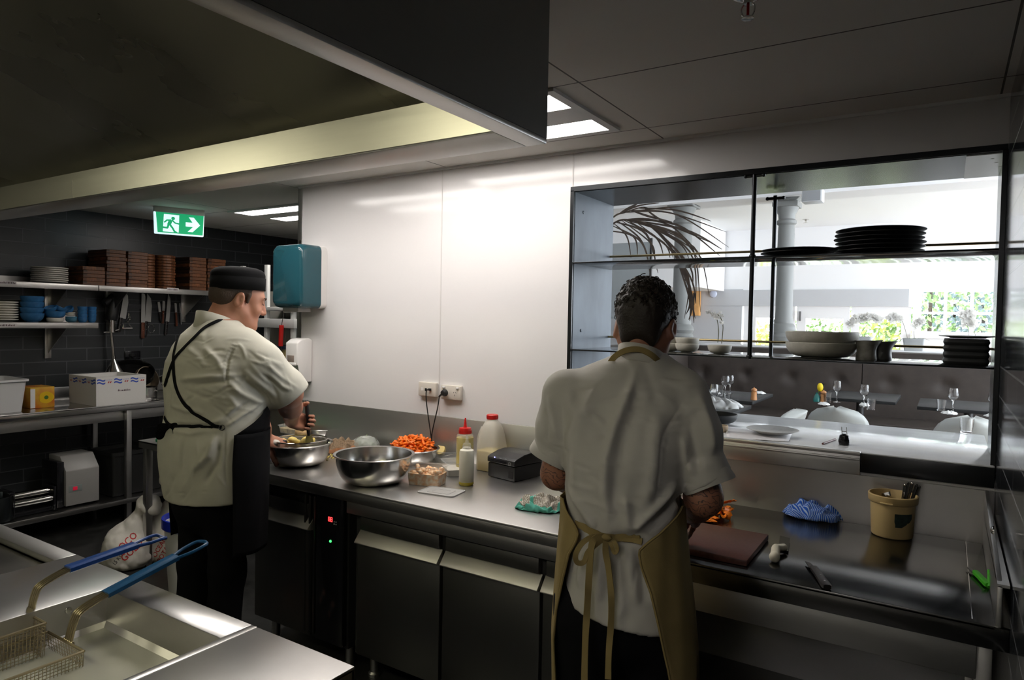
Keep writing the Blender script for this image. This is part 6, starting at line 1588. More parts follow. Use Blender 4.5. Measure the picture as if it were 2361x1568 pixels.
def wine(R, H_):
    ou = [(0, 0), (R*.85, 0), (R*.8, .002), (.006, .006), (.0032, .02), (.0032, H_*.44), (.008, H_*.475), (R*.7, H_*.54), (R*.98, H_*.66), (R, H_*.72), (R*.85, H_*.9), (R*.74, H_)]
    inn = [(R*.74-.001, H_), (R*.85-.0012, H_*.9), (R-.0014, H_*.72), (R*.97-.0014, H_*.66), (R*.68, H_*.55), (.006, H_*.495), (0, H_*.485)]
    return ou+inn
def tumbler(R, H_): return [(0, 0), (R*.78, 0), (R, H_), (R-.002, H_), (R*.78-.0015, .008), (0, .008)]
c = at(2276, 1003, z=PZ); k = m_px(c); one('tumbler', lambda b: glass_(b, tumbler(15*k, 34*k)), GLASS, (min(c.x, XR-.04-15*k), c.y, PZ+.0005), 'clear tumbler on the marble counter against the tiled wall', 'glass')
LIN = mat('grey_linen_napkin', (.36, .36, .355), .9)
c = at(1668, 962, z=PZ); k = m_px(c)
cloth('napkin', 'folded pale grey napkin heap at the far edge of the counter', 'napkin', c+Vector((-.03, -.02, .05)), (.13, .10, .05), mat('pale_napkin', (.55, .55, .545), .9), .02, .01, 12, 30, .4)
c = at(1662, 978, z=PZ); one('bowl', lambda b: bowl_(b, .10, .045), DARKC, c+Vector((-.03, .02, .0)), 'dark bowl under the napkin heap on the counter', 'bowl')
c = at(1664, 996, z=PZ); k = m_px(c); one('pinch_bowl', lambda b: bowl_(b, 9*k+.01, 15*k, rb=.7), mat('pale_wood', (.55, .43, .30), .5), c, 'small pale wooden pinch bowl by the right chef\'s arm', 'bowl')
p, q = at(1679, 1003, z=PZ+.003), at(1670, 987, z=PZ+.003); knife('table_knife', 'small dark butter knife by the wooden pinch bowl', p*.5+q*.5, q-p, .05, .012, .05, CHROME, None, 0, hw=.010)

# shelves
SF = WY+.20
def sp(px, py, z, y=SF): 
    p = at(px, py, y=y); return Vector((p.x, y, z))
c = sp(1843, 580, S2+.0005); k = m_px(c)
for i in range(2): one('plate', lambda b: plate_(b, 84*k, .022), DARKC, c+Vector((.004*i, 0, .012*i)), ('lower' if i == 0 else 'upper')+' of the two low black plates on the middle shelf', 'plate', 'low pair of black plates')
c = sp(2026, 575, S2+.0005); k = m_px(c)
nm = ['bottom', 'second', 'third', 'fourth', 'fifth', 'top']
for i in range(6): one('plate', lambda b: plate_(b, 93*k, .019), DARKC, c+Vector((.003*((i*7) % 3-1), 0, .0165*i)), '%s plate from below in the tall black plate stack on the middle shelf' % nm[i] if i else 'bottom plate of the tall black plate stack on the middle shelf', 'plate', 'tall black plate stack')
SL = WY+.18
def spl(px, y=SL, py=810): p = at(px, py, y=y); return Vector((p.x, y, S3+.0005))
for nm2, px, hw in (('bowls left of the orchid', 1584, 27),): 
    c = spl(px); k = m_px(c)
    for i in range(2): one('bowl', lambda b: bowl_(b, hw*k, .038), STONE, c+Vector((0, 0, .026*i)), ('lower' if i == 0 else 'upper')+' off white bowl of the pair beside the orchid bowl', 'bowl', 'small bowls on the lowest shelf')
c = spl(1541); k = m_px(c)
for i in range(2): one('bowl', lambda b: bowl_(b, 25*k, .038), STONE, c+Vector((0, .02, .026*i)), ('lower' if i == 0 else 'upper')+' off white bowl of the pair half hidden by the right chef\'s head', 'bowl', 'small bowls on the lowest shelf')
c = spl(1891); k = m_px(c)
for i in range(2): one('bowl', lambda b: bowl_(b, (78+i*1)*k, .062, rb=.55), STONE, c+Vector((0, .03, .044*i)), ('lower' if i == 0 else 'upper')+' large shallow off white bowl stacked on the lowest shelf', 'bowl', 'large shallow bowls')
def jug(label, px, R, H_, m, y=SL):
    c = spl(px, y); k = m_px(c); R *= k; H_ *= k
    t = thing('jug', label, 'jug', c, 'stoneware jugs'); b = MB(); n = 36; rings = []
    for s_, z in ((.92, 0), (.95, .03), (.88, .3), (.86, .55), (.95, .8), (1.05, 1)):
        rings.append([(R*s_*math.cos(2*PI*i/n)*(1+(.35 if z > .7 else 0)*max(0, math.cos(2*PI*i/n))**6*(z-.7)/.3), R*s_*math.sin(2*PI*i/n), H_*z+(H_*.06*max(0, math.cos(2*PI*i/n))**4 if z == 1 else 0)) for i in range(n)])
    inner = [[(x*.9, y_*.9, z-.002) for x, y_, z in rings[k_]] for k_ in (5, 4, 2)]
    b.loft(rings+inner, True, True); b.build('jug', m, t, world=False, smooth=60); t.rotation_euler = (0, 0, .2); return t
jug('speckled grey stoneware jug on the lowest shelf', 1998, 24, 44, mat('speckled_grey', (.26, .25, .23), .35, noise_amt=.3, noise_scale=30)); jug('darker stoneware jug behind the speckled jug', 2032, 24, 42, mat('dark_stoneware', (.10, .10, .10), .4), SL+.05)
# stack of wavy edged black boxes
ca, cb = spl(2174), spl(2303); cb.x = min(cb.x, XR-.024)
for i in range(4):
    b = MB(); z0 = S3+.0005+.0235*i; xm, hw = (ca.x+cb.x)/2, (cb.x-ca.x)/2; 
    b.loft([[(xm+x*s_, SL+.02+y*s_, z0+dz) for x, y in rbox(hw, .10, .02)] for s_, dz in ((.94, 0), (1.0, .010), (1.0, .013), (.95, .0232))])
    tag(b.build('tray', DARKC), ['bottom', 'second', 'third', 'top'][i]+' black tray of the wavy stack beside the tiled wall', 'tray', 'black tray stack')
one('dish', lambda b: plate_(b, 52*k, .008), mat('pale_steel_dish', (.5, .5, .5), .3, .8), Vector(((ca.x+cb.x)/2+.005, SL+.02, S3+.0955)), 'flat pale dish lying on the black tray stack', 'dish')
# orchids
PETAL = translucent('orchid_petal', (.85, .84, .81)); STEM = mat('orchid_stem', (.10, .10, .05), .6); OLEAF = mat('orchid_leaf', (.08, .13, .05), .4)
def blossom(b, p, s):
    n_ = Vector((rr.uniform(-.6, .6), -1, rr.uniform(-.4, .4))).normalized(); u = n_.orthogonal().normalized(); v = n_.cross(u)
    for i in range(5):
        a = 2*PI*i/5+rr.random(); d = u*math.cos(a)+v*math.sin(a); w = n_.cross(d)
        b.poly([p, p+d*s*.5+w*s*.38+n_*s*.12, p+d*s+n_*s*.05, p+d*s*.5-w*s*.38+n_*s*.12])
    b.ico(p+n_*s*.15, s*.2, 1)
def orchid(label, c, stems, pot, flower=.018, leaves_n=3):
    t = thing('orchid', label, 'orchid', c)
    for st, fl in stems:
        b = MB(); P_ = smoothpath([Vector(p) for p in st], 8); b.tube(P_, .0019, 6); b.build('stem', STEM, t)
        b = MB(); n = len(P_)
        for i in range(fl): blossom(b, P_[n-1-int(i*n*.42/fl)]+Vector((rr.uniform(-.012, .012), rr.uniform(-.012, .012), rr.uniform(-.012, .006))), flower*rr.uniform(.8, 1.15))
        b.build('blossoms', PETAL, t, smooth=0)
    b = MB()
    for i in range(leaves_n):
        a = i*2.2+.4; d = Vector((math.cos(a), math.sin(a)*.5, 0)); base = Vector(c)+Vector((0, 0, pot[1]*.9)); L = pot[0]*1.5
        b.loft([[base+d*L*q+Vector((0, 0, L*(.5*q-.55*q*q)))+d.cross(Vector((0, 0, 1)))*e*L*.16*math.sin(PI*min(.98, q+.03)) for e in (-1, 0, 1)] for q in np.linspace(0, 1, 7)], False, False)
    b.build('leaves', OLEAF, t, smooth=60, solid=.001)
    b = MB(); pot[2](b, Vector(c)); b.build('pot', pot[3], t, label=None)
    return t
def ap_(px, py, y): return at(px, py, y=y)
c = spl(1659); k = m_px(c); y0 = c.y
orchid('white orchid in an off white bowl on the lowest shelf', c, [([ap_(1655, 790, y0), ap_(1657, 765, y0), ap_(1654, 740, y0+.01), ap_(1648, 726, y0), ap_(1636, 720, y0)], 7), ([ap_(1664, 792, y0), ap_(1666, 770, y0), ap_(1667, 752, y0), ap_(1663, 736, y0-.01), ap_(1655, 725, y0-.01)], 7)],
       (27*k, .03, lambda b, c: bowl_(b, 27*k, .036, c), STONE), .013, 0)
# ================================================================= wall shelves, knives and things on the left
SFX = LW+.36
def lp(px, py, x=SFX-.02): return at(px, py, x=x)
SHST = steel('shelf_edge_steel', .62, .3, (20, 1, 20), tint=(1, .96, .92))
zU, zL = at(228, 658, x=SFX).z, at(200, 744, x=SFX).z
yj, ye, yL = at(228, 660, x=SFX).y, at(500, 670, x=SFX).y+.1, at(227, 750, x=SFX).y
def shelf(label, y0, y1, z):
    t = thing('wall_shelf', label, 'shelf', (LW, (y0+y1)/2, z), 'steel wall shelves')
    b = MB(); b.box(LW+.002, SFX, y0, y1, z-.004, z); b.box(SFX-.004, SFX, y0, y1, z-.042, z, .0015); b.box(LW+.002, LW+.006, y0, y1, z, z+.05); b.build('shelf', SHST, t)
    for y in (y0+.22*(y1-y0), y1-.2):
        b = MB(); b.box(LW+.002, LW+.02, y-.022, y+.022, z-.28, z-.004, .001); b.prism([(LW+.02, y-.002, z-.24), (LW+.02, y-.002, z-.005), (SFX-.03, y-.002, z-.005), (SFX-.03, y-.002, z-.03)], (0, .004, 0)); b.build('bracket', SHST, t)
    return t
s1 = shelf('upper steel wall shelf carrying white plates, nearer length', .9, yj-.003, zU); s2 = shelf('upper steel wall shelf carrying wooden boards, farther length', yj+.003, ye, zU); s3 = shelf('lower steel wall shelf with blue bowls and white plates', .9, yL, zL)
LBL = mat('white_tape_label', (.62, .58, .58), .6); INK = mat('label_ink', (.12, .08, .09), .7)
def shelf_label(px0, px1, py, s_, parent, seed):
    a, c = at(px0, py, x=SFX), at(px1, py, x=SFX); z = a.z
    b = MB(); b.box(SFX, SFX+.0008, a.y, c.y, z-.013, z+.013); o = b.build('label', LBL, parent)
    r = random.Random(seed); b = MB(); y = a.y+.006
    while y < c.y-.012: w = r.uniform(.003, .008); b.box(SFX+.0008, SFX+.0014, y, y+w, z-.006, z+r.choice((.002, .006))); y += w+r.uniform(.002, .005)
    b.build('label_writing', INK, o)
shelf_label(-2, 38, 651, 1, s1, 2); shelf_label(385, 412, 667, 1, s2, 4); shelf_label(-2, 39, 750, 1, s3, 6)
def yz(px, x=SFX-.16): p = at(px, 700, x=x); return p.y
# white plates on the upper shelf
x_ = SFX-.155; c = Vector((x_, (at(70, 640, x=x_).y+at(157, 640, x=x_).y)/2, zU+.0005)); R = (at(157, 640, x=x_).y-at(70, 640, x=x_).y)/2*.93
ords = ['bottom', 'second', 'third', 'fourth', 'fifth', 'sixth', 'seventh', 'eighth', 'ninth', 'topmost']
for i in range(8): one('plate', lambda b: plate_(b, R, .010, t=.0075), CERAM, c+Vector((0, .002*((i*5) % 3-1), .0145*i)), '%s white plate of the stack on the upper wall shelf' % (ords[i] if i < 7 else 'topmost'), 'plate', 'white plates on the upper shelf')
# wooden boards
WOOD = grid_mat('end_grain_wood', (.17, .058, .017), (.02, .008, .004), .052, .01415, (0, 0), .0008, .5, 'yz', True, .85, bump=.2); WOOD2 = mat('walnut', (.13, .045, .015), .5, noise_amt=.7, noise_scale=22, stretch=(1, 3, 1))
def boards(px0, px1, n, tag_, depth=.28, xf=SFX-.012, rnd_=False, th=.0283):
    y0, y1 = at(px0, 650, x=xf).y, at(px1, 650, x=xf).y
    for i in range(n):
        b = MB(); d = Vector((rr.uniform(-.006, .004), rr.uniform(-.003, .003), 0)); c = Vector((xf-depth/2, (y0+y1)/2, zU+.0005+th*i))+d
        if rnd_: b.lathe([(0, 0), ((y1-y0)/2*.94, 0), ((y1-y0)/2, .004), ((y1-y0)/2, th-.005), ((y1-y0)/2*.94, th-.001), (0, th-.001)], (0, 0, 0), 32)
        else: b.box(-depth/2, depth/2, -(y1-y0)/2+.001, (y1-y0)/2-.001, 0, th-.0008, .0022, 1)
        o = b.build('wooden_board', (WOOD2 if rnd_ or i % 3 == 1 else WOOD), loc=c, world=False)
        lab = 'bottom' if i == 0 else 'topmost' if i == n-1 else (ords[i] if i < 9 else 'upper')
        tag(o, '%s walnut board in %s' % (lab, tag_), 'board', 'wooden boards on the upper shelf')
boards(191, 243, 5, 'the low stack beside the white plates'); boards(246, 292, 10, 'the first tall square stack after the low one'); boards(295, 341, 10, 'the second tall square stack')
boards(341, 371, 12, 'the narrow round stack', .2, SFX-.05, True, .0236); boards(374, 417, 12, 'the wide round stack', .2, SFX-.03, True, .0236)
boards(437, 476, 10, 'the square stack after the round ones'); boards(479, 520, 10, 'the last square stack behind the black cap')
# lower shelf crockery
def stack(px0, px1, n, step, fn, m, name, lab, cat, grp, xb=SFX-.13, z=None, sizek=1):
    y0, y1 = at(px0, 720, x=xb).y, at(px1, 720, x=xb).y; R = (y1-y0)/2*.94*sizek; c = Vector((xb, (y0+y1)/2, (zL if z is None else z)+.0005))
    for i in range(n): one(name, lambda b: fn(b, R), m, c+Vector((0, rr.uniform(-.002, .002), step*i)), '%s %s' % ('bottom' if i == 0 else 'topmost' if i == n-1 else ords[min(i, 8)], lab), cat, grp)
    return c, R
BLUEC2 = mat('blue_glaze', (.035, .14, .32), .22, noise_amt=.15, noise_scale=30)
stack(-30, 43, 8, .0175, lambda b, R: plate_(b, R, .013, t=.008), CERAM, 'plate', 'white plate of the stack at the end of the lower shelf', 'plate', 'white plates on the lower shelf', SFX-.15)
stack(-30, 56, 9, .0105, lambda b, R: plate_(b, R, .012), mat('dark_grey_plate', (.10, .10, .09), .4), 'plate', 'dark grey plate in the tall rear stack on the lower shelf', 'plate', 'dark plates at the back', SFX-.26, zL+.06)  # rear plates in one even dark grey of their own
one('box', lambda b: b.box(-.08, .08, -.14, .14, 0, .058, .003), BLACK, Vector((SFX-.26, at(15, 720, x=SFX-.26).y, zL+.0005)), 'black riser under the tall rear stack of dark plates', 'riser')
stack(64, 122, 11, .0085, lambda b, R: plate_(b, R, .012), mat('dark_grey_plate', (.10, .10, .09), .4), 'plate', 'dark grey plate in the rear stack behind the blue bowls', 'plate', 'dark plates behind the bowls', SFX-.27, zL)
stack(45, 102, 4, .041, lambda b, R: bowl_(b, R, .062, rb=.5, ex=1.25), BLUEC2, 'bowl', 'deep blue bowl of the four bowl stack', 'bowl', 'deep blue bowls', SFX-.10)
c, R = stack(106, 147, 1, .03, lambda b, R: bowl_(b, R, .03, rb=.75), CERAM, 'dish', 'white low dish under the wide blue bowl', 'dish', None, SFX-.09)
one('bowl', lambda b: bowl_(b, R*1.22, .05), BLUEC2, c+Vector((0, 0, .030)), 'wide blue bowl standing on the white dish', 'bowl')
for i, (dy, rz) in enumerate(((-.025, .5), (.03, -.6))): o = one('bowl', lambda b: bowl_(b, R*.75, .035), BLUEC2, c+Vector((0, dy, .078)), ('tilted small blue bowl nested in the wide blue bowl', 'tipped small blue bowl on the wide blue bowl by the cups')[i], 'bowl'); o.rotation_euler = (rz*.7, .2, 0)
c, R = stack(150, 177, 2, .014, lambda b, R: bowl_(b, R, .028), mat('teal_blue_glaze', (.05, .16, .24), .25), 'bowl', 'small teal blue bowl of the pair on the lower shelf', 'bowl', 'small teal bowls', SFX-.08)
for i in range(3): one('saucer', lambda b: plate_(b, R*.9, .008), CERAM, c+Vector((-.015, 0, .048+.008*i)), ['bottom', 'middle', 'top'][i]+' cream saucer piled behind the small teal bowls', 'saucer', 'cream saucers')
o = one('bowl', lambda b: bowl_(b, R*.9, .03), BLUEC2, c+Vector((-.015, 0, .082)), 'tilted ribbed blue bowl lying on the cream saucers', 'bowl'); o.rotation_euler = (.6, .4, 0)
def cup(b, R): bowl_(b, R, .038, rb=.62, ex=1.2)
stack(178, 201, 4, .027, cup, BLUEC2, 'cup', 'blue cup of the nearer cup stack', 'cup', 'blue cups', SFX-.07); stack(202, 222, 4, .027, cup, BLUEC2, 'cup', 'blue cup of the stack at the shelf end', 'cup', 'blue cups', SFX-.07)
# knife rail and knives on the tiled wall
KX = LW+.012
a, c = at(282, 706, x=KX), at(436, 712, x=KX)
b = MB(); b.box(LW+.001, KX, a.y, c.y, a.z-.022, a.z+.022, .002); b.box(KX, KX+.001, a.y, c.y, a.z-.006, a.z+.006); tag(b.build('knife_rail', mat('dark_rail', (.05, .05, .055), .4, .5)), 'dark magnetic knife rail on the tiled wall below the shelf', 'knife rail')
def wk(label, tip, bol, end, bw, hm, riv=0, tp=.5, hw=.024):
    T, B, E = [at(x, y, x=KX+.004) for x, y in (tip, bol, end)]
    return knife('knife', label, B, T-B, (T-B).length, bw, (E-B).length, hm, 'knives on the wall rail', riv, Vector((1, 0, 0)), .0018, hw, mat('knife_blade', (.50, .49, .47), .35, .4), tp)
wk('black handled chef knife at the start of the rail by the stick blender', (294, 672), (283, 734), (277, 766), .05, BLKH, 3)
wk('long straight slicer with brown wooden handle on the knife rail', (331, 677), (330, 744), (329, 780), .034, BROWNH, 2, 0, .03)
wk('broad chef knife with black riveted handle beside the brown slicer', (346, 678), (341, 742), (341, 778), .052, BLKH, 3)
wk('small knife with dark handle, first of the short pair', (366, 696), (369, 720), (371, 742), .022, BLKH, 0, 0, .018)
wk('small knife with brown handle, second of the short pair', (378, 694), (377, 717), (381, 746), .022, BROWNH, 1, 0, .018)
wk('long narrow carving knife with black riveted handle', (392, 678), (386, 742), (385, 772), .034, BLKH, 3)
wk('short spatula with reddish handle after the carving knife', (405, 699), (406, 721), (413, 751), .020, BROWNH, 0, 0, .018)
wk('slim fork like tool beside the reddish handled spatula', (415, 699), (416, 722), (418, 748), .010, mat('grey_metal', (.3, .3, .3), .4, 1), 0, 0, .012)
for (label, px, py, s_) in (('silver peeler hanging below the first chef knife', 294, 742, 1.0), ('small wire ring tool hanging beside the broad chef knife', 349, 758, .7)):
    o0 = at(px, py, x=KX+.004); t = thing('peeler', label, 'peeler', o0); b = MB(); k = m_px(o0)*s_
    Y_, Z_ = Vector((0, 1.15, 0)), Vector((0, 0, 1))
    if s_ == 1.0:
        b.tube(smoothpath([o0+Y_*3*k+Z_*20*k, o0+Y_*1*k+Z_*8*k, o0-Y_*7*k-Z_*4*k, o0-Y_*9*k-Z_*14*k], 5), .003, 6); b.tube(smoothpath([o0+Y_*3*k+Z_*20*k, o0+Y_*5*k+Z_*6*k, o0+Y_*1*k-Z_*2*k, o0+Y_*9*k-Z_*14*k], 5), .003, 6); b.build('handle', CHROME, t)
        b = MB(); b.tube([o0-Y_*10*k-Z_*15*k, o0+Y_*10*k-Z_*15*k], 0, flat=(.012, .002, Vector((1, 0, 0)))); b.build('blade', CHROME, t)
    else:
        b.tube([o0+Y_*9*k*math.cos(q)+Z_*14*k*math.sin(q) for q in np.linspace(0, 6.28, 20)], .0016, 6); b.build('ring', CHROME, t)
# stick blender hanging on the wall
bx = LW+.07
t = thing('stick_blender', 'black stick blender with steel shaft hanging on the tiled wall', 'blender', at(250, 740, x=bx))
g0, g1, g2, g3, g4 = at(262, 688, x=bx), at(256, 738, x=bx), at(256, 765, x=bx), at(262, 828, x=bx), at(265, 862, x=bx); k = m_px(g1)
b = MB(); b.tube(smoothpath([at(240, 700, x=bx), g0, at(262, 700, x=bx), g1], 5), [.03]*5+[.045]*5+[.05]*5+[.045], 16); b.ball(g0, .045, 12); b.build('motor_housing', BLACK, t)
b = MB(); b.tube([g1, g2], [.030, .032], 20); b.tube([g2, g2+(g3-g2)*.02], [.04, .04], 16); b.build('collar', CHROME, t)
for s_ in (-1, 1): b = MB(); b.tube([g2, g2+Vector((0, s_*.06, -.004 if s_ < 0 else .018))], .006, 6); b.build('clip', CHROME, t)
b = MB(); b.tube([g2, g3], [.011, .013], 14); b.tube([g3+(g3-g2)*-.12, g3-(g3-g2)*.02], .016, 14); b.build('shaft', CHROME, t)
b = MB(); b.tube([g3, g3+(g4-g3)*.15, g4], [.014, .02, .085], 28); b.build('bell', BOWLST, t)
p = at(306, 819, x=LW+.008); t = thing('wall_outlet', 'black power outlet on the dark tiled wall', 'wall socket', p)
b = MB(); b.box(LW+.0005, LW+.012, p.y-.066, p.y+.066, p.z-.036, p.z+.036, .004); b.build('plate', BLACKG, t); b = MB(); b.lathe([(.02, 0), (.02, .012), (.012, .022), (0, .022)], (LW+.012, p.y-.012, p.z), 16, Matrix.Rotation(PI/2, 3, 'Y')); b.build('plug', BLACK, t)
# things on the wall bench
def bp_(px, py): return at(px, py, z=BZ)
STYRO = mat('white_foam', (.72, .70, .68), .85, bump=.3, bump_scale=300)
A_, B_2, C_2 = bp_(127, 931), bp_(229, 939), bp_(336, 927); B_2.x = min(B_2.x, BX-.004)
e1, e2 = A_-B_2, C_2-B_2; e1.z = e2.z = 0
ux = e2.normalized(); uy = Vector((-ux.y, ux.x, 0))
if uy.dot(e1) < 0: uy = -uy
W2, D2 = e2.length, e1.dot(uy); hB = (at(229, 870, x=B_2.x).z-BZ)
t = thing('foam_box', 'white foam box with blue wave print on the wall bench', 'box', B_2)
Q = lambda x, y, z: B_2+ux*x+uy*y+Vector((0, 0, z))
b = MB(); wl = .022
R4 = lambda i, z: [Q(i, i, z), Q(W2-i, i, z), Q(W2-i, D2-i, z), Q(i, D2-i, z)]
b.loft([R4(0, .001), R4(-.002, hB), R4(wl, hB), R4(wl, .03)], True, False); b.bm.faces.new([b.bm.verts.new(p) for p in R4(wl, .03)]); b.bm.faces.new([b.bm.verts.new(p) for p in R4(0, .001)][::-1]); b.build('box', STYRO, t, smooth=0)
BLW = mat('blue_wave_print', (.05, .10, .48), .7); REDW = mat('red_print', (.45, .03, .03), .7)
def waves(face, L):
    b = MB(); r_ = MB(); g_ = MB(); n = 3; seg = L/n
    for i in range(n):
        s0 = i*seg+.004
        for dz in (0, .021):
            pts = [face(s0+seg*.48*q, hB*.86-dz+.005*math.sin(q*2*PI)) for q in np.linspace(0, 1, 14)]
            for p, q in zip(pts, pts[1:]): b.poly([p, q, q+Vector((0, 0, .011)), p+Vector((0, 0, .011))])
        for k_, (x0, w) in enumerate(((.62, .014), (.74, .016))): r_.poly([face(s0+seg*x0, hB*.78), face(s0+seg*x0+w*.5, hB*.78), face(s0+seg*x0+w, hB*.835), face(s0+seg*x0+w*.3, hB*.835)])
        x = s0+seg*.55
        for w in (.006, .005, .007, .004, .006): g_.poly([face(x, hB*.875), face(x+w, hB*.875), face(x+w, hB*.895), face(x, hB*.895)]); x += w+.003
    return b, r_, g_
for face, L in ((lambda s_, z: Q(s_, -.0026, z), W2), (lambda s_, z: Q(-.0026, s_, z), D2)):
    b, r_, g_ = waves(face, L); b.build('wave_print', BLW, t, smooth=0); r_.build('fish_print', REDW, t, smooth=0); g_.build('small_writing', mat('pale_blue_print', (.2, .25, .5), .7), t, smooth=0)
b = MB(); x = W2*.42; r_ = random.Random(8)
for i in range(9): w = r_.uniform(.006, .011); b.poly([Q(x, -.0027, hB*.47), Q(x+w, -.0027, hB*.47), Q(x+w*.8, -.0027, hB*.47+r_.uniform(.008, .018)), Q(x, -.0027, hB*.47+.008)]); x += w+.003
b.build('handwriting', INK, t, smooth=0)
# white tub
PT = mat('white_tub', (.66, .65, .66), .4)
c = bp_(18, 938); k = m_px(c)
t = thing('plastic_tub', 'white plastic storage tub at the end of the wall bench', 'tub', (BX-.27, c.y, BZ))
b = MB(); R = lambda s_, z: [(x*s_, y*s_, z) for x, y in rbox(.20, .185, .04)]; hT = 72*k
b.loft([R(.88, .001), R(.99, hT*.93), R(1.06, hT*.94), R(1.06, hT), R(.99, hT), R(.86, .01)], True, True); b.build('tub', PT, t, world=False, smooth=40)
yk = at(66, 900, x=BX-.07).y; t.location.y = yk-.185*1.0
# fruit box with a printed yellow pepper
a, c = bp_(72, 930), bp_(124, 931); xb = BX-.20
y0, y1 = at(70, 920, x=xb).y, at(126, 920, x=xb).y; zt = at(95, 893, x=xb).z
t = thing('produce_box', 'cardboard produce box with printed yellow pepper between tub and foam box', 'box', (xb, (y0+y1)/2, BZ))
b = MB(); b.box(xb-.2, xb, y0, y1, BZ+.001, zt, .002); b.build('box', mat('printed_card', (.55, .12, .012), .5, col2=(.62, .36, .03), noise_scale=9), t)
b = MB(); b.box(xb, xb+.0006, y0, y0+.03, BZ+.004, zt-.01); b.build('white_panel', WHITEP, t)
PEP = mat('pepper_yellow', (.72, .45, .01), .4); ym, zm_ = (y0*.35+y1*.65), (BZ+zt)/2
b = MB(); b.prism([(xb, ym+.048*math.cos(q)*(1+.08*math.cos(3*q)), zm_+.042*math.sin(q)) for q in np.linspace(0, 6.28, 28)[:-1]], (.001, 0, 0)); b.build('pepper_print', PEP, t)
b = MB(); b.prism([(xb+.001, ym+.014*math.cos(q), zm_+.014*math.sin(q)) for q in np.linspace(0, 6.28, 16)[:-1]], (.0006, 0, 0)); b.build('stalk_print', mat('stalk_green', (.05, .12, .01), .5), t)
# pots and pans
def pot(name, label, c, R, h, m, handle=None):
    t = thing(name, label, 'pot', c); b = MB(); b.lathe([(0, .001), (R*.95, .001), (R, .006), (R, h-.004), (R+.004, h), (R-.001, h+.001), (R-.003, h-.004), (R-.003, .006), (0, .005)], (0, 0, 0), 40); b.build('body', m, t, world=False)
    if handle: b = MB(); b.tube(smoothpath([Vector(p) for p in handle], 5), .006, 8); b.build('handle', CHROME, t, world=False)
    return t
c = bp_(352, 918)+Vector((-.10, 0, 0)); k = m_px(c)
pot('saucepan', 'steel saucepan beside the foam box on the wall bench', c, .085, .085, BOWLST, [(.06, .06, .05), (.09, .09, .055), (.16, .14, .03)])
t = pot('saucepan', 'old brown pan tipped on its side behind the steel saucepan', c+Vector((-.18, .05, .115)), .10, .10, mat('old_aluminium', (.26, .21, .15), .45, .6)); t.rotation_euler = (.2, 1.25, .4)
t = pot('saucepan', 'shiny pan tipped against the brown pan near the left chef', c+Vector((-.02, .17, .10)), .075, .07, BOWLST); t.rotation_euler = (-.4, 1.0, .2)
t = pot('wok', 'dark wok leaning behind the foam box under the blender', at(302, 868, x=LW+.19), .17, .05, mat('dark_pan', (.02, .02, .02), .25, .7)); t.rotation_euler = (.25, .5, 0)
# undershelf: dough sheeter, rollers, pot, dark crates
uzz = uz+.006
y0, y1 = at(152, 1130, x=BX-.10).y, at(229, 1130, x=BX-.10).y; xf = BX-.10
zt_, zm2 = at(150, 1050, x=xf-.1).z, at(150, 1088, x=xf).z
t = thing('machine_motor', 'grey sloped motor housing with red switch under the wall bench', 'machine', (xf-.12, (y0+y1)/2, uzz))
b = MB(); b.prism([(xf, y0, uzz+.008), (xf, y0, zm2), (xf-.09, y0, zt_), (xf-.26, y0, zt_), (xf-.26, y0, uzz+.008)], (0, y1-y0, 0), .006); b.build('housing', mat('grey_enamel', (.30, .29, .28), .4), t)
b = MB(); b.box(xf-.25, xf-.02, y0-.05, y0-.002, uzz+.004, zt_-.03, .004); b.build('side_plate', BLACKG, t); b = MB()
p = at(174, 1126, x=xf); b.box(xf-.001, xf+.002, p.y-.045, p.y+.045, p.z-.025, p.z+.025, .001); b.build('switch_plate', mat('grey_green_label', (.22, .25, .24), .5), t); b = MB(); b.box(xf, xf+.006, p.y-.018, p.y+.012, p.z-.012, p.z+.014, .002); b.build('switch', mat('red_switch', (.35, .01, .03), .3, emit=(.8, .02, .06), strength=.25), t, label='red rocker switch')
p0, p1 = y0-.06, at(14, 1130, x=BX-.16).y
t = thing('dough_roller', 'steel dough roller unit lying beside the motor housing', 'roller', (BX-.18, (p0+p1)/2, uzz))
for j, (dx, dz, r_) in enumerate(((-.02, .13, .028), (.03, .085, .022), (-.09, .10, .03))): b = MB(); b.cyl((BX-.16+dx, p1+.02, uzz+dz), (BX-.16+dx, p0-.01, uzz+dz), r_, 20); b.build('roller', CHROME, t)
b = MB(); b.box(BX-.28, BX-.10, p1, p1+.03, uzz, uzz+.18, .004); b.box(BX-.28, BX-.10, p0-.02, p0-.002, uzz, uzz+.17, .004); b.box(BX-.27, BX-.12, p1+.03, p0-.02, uzz, uzz+.03); b.build('frame', BLACKG, t)
c = Vector((BX-.14, at(-6, 1150, x=BX-.14).y-.02, uzz)); pot('stock_pot', 'dark steel pot at the near end of the undershelf', c, .11, .17, DARKST)
for i, (px0, px1, h, lab) in enumerate(((244, 330, .34, 'black crate on the undershelf behind the bench leg'), (335, 376, .36, 'black crate on the undershelf nearest the left chef'))):
    y0, y1 = at(px0, 1100, x=BX-.2).y, at(px1, 1100, x=BX-.2).y; t = thing('crate', lab, 'crate', (BX-.29, (y0+y1)/2, uzz)); b = MB(); Rr = lambda s_, z: [(x*s_, y*s_, z) for x, y in rbox(.17, (y1-y0)/2-.01, .02)]
    b.loft([Rr(.92, .001), Rr(1, h), Rr(1.03, h), Rr(1.03, h-.03)], True, True); b.build('box', mat('black_crate', (.014, .014, .014), .5), t, world=False, smooth=40)
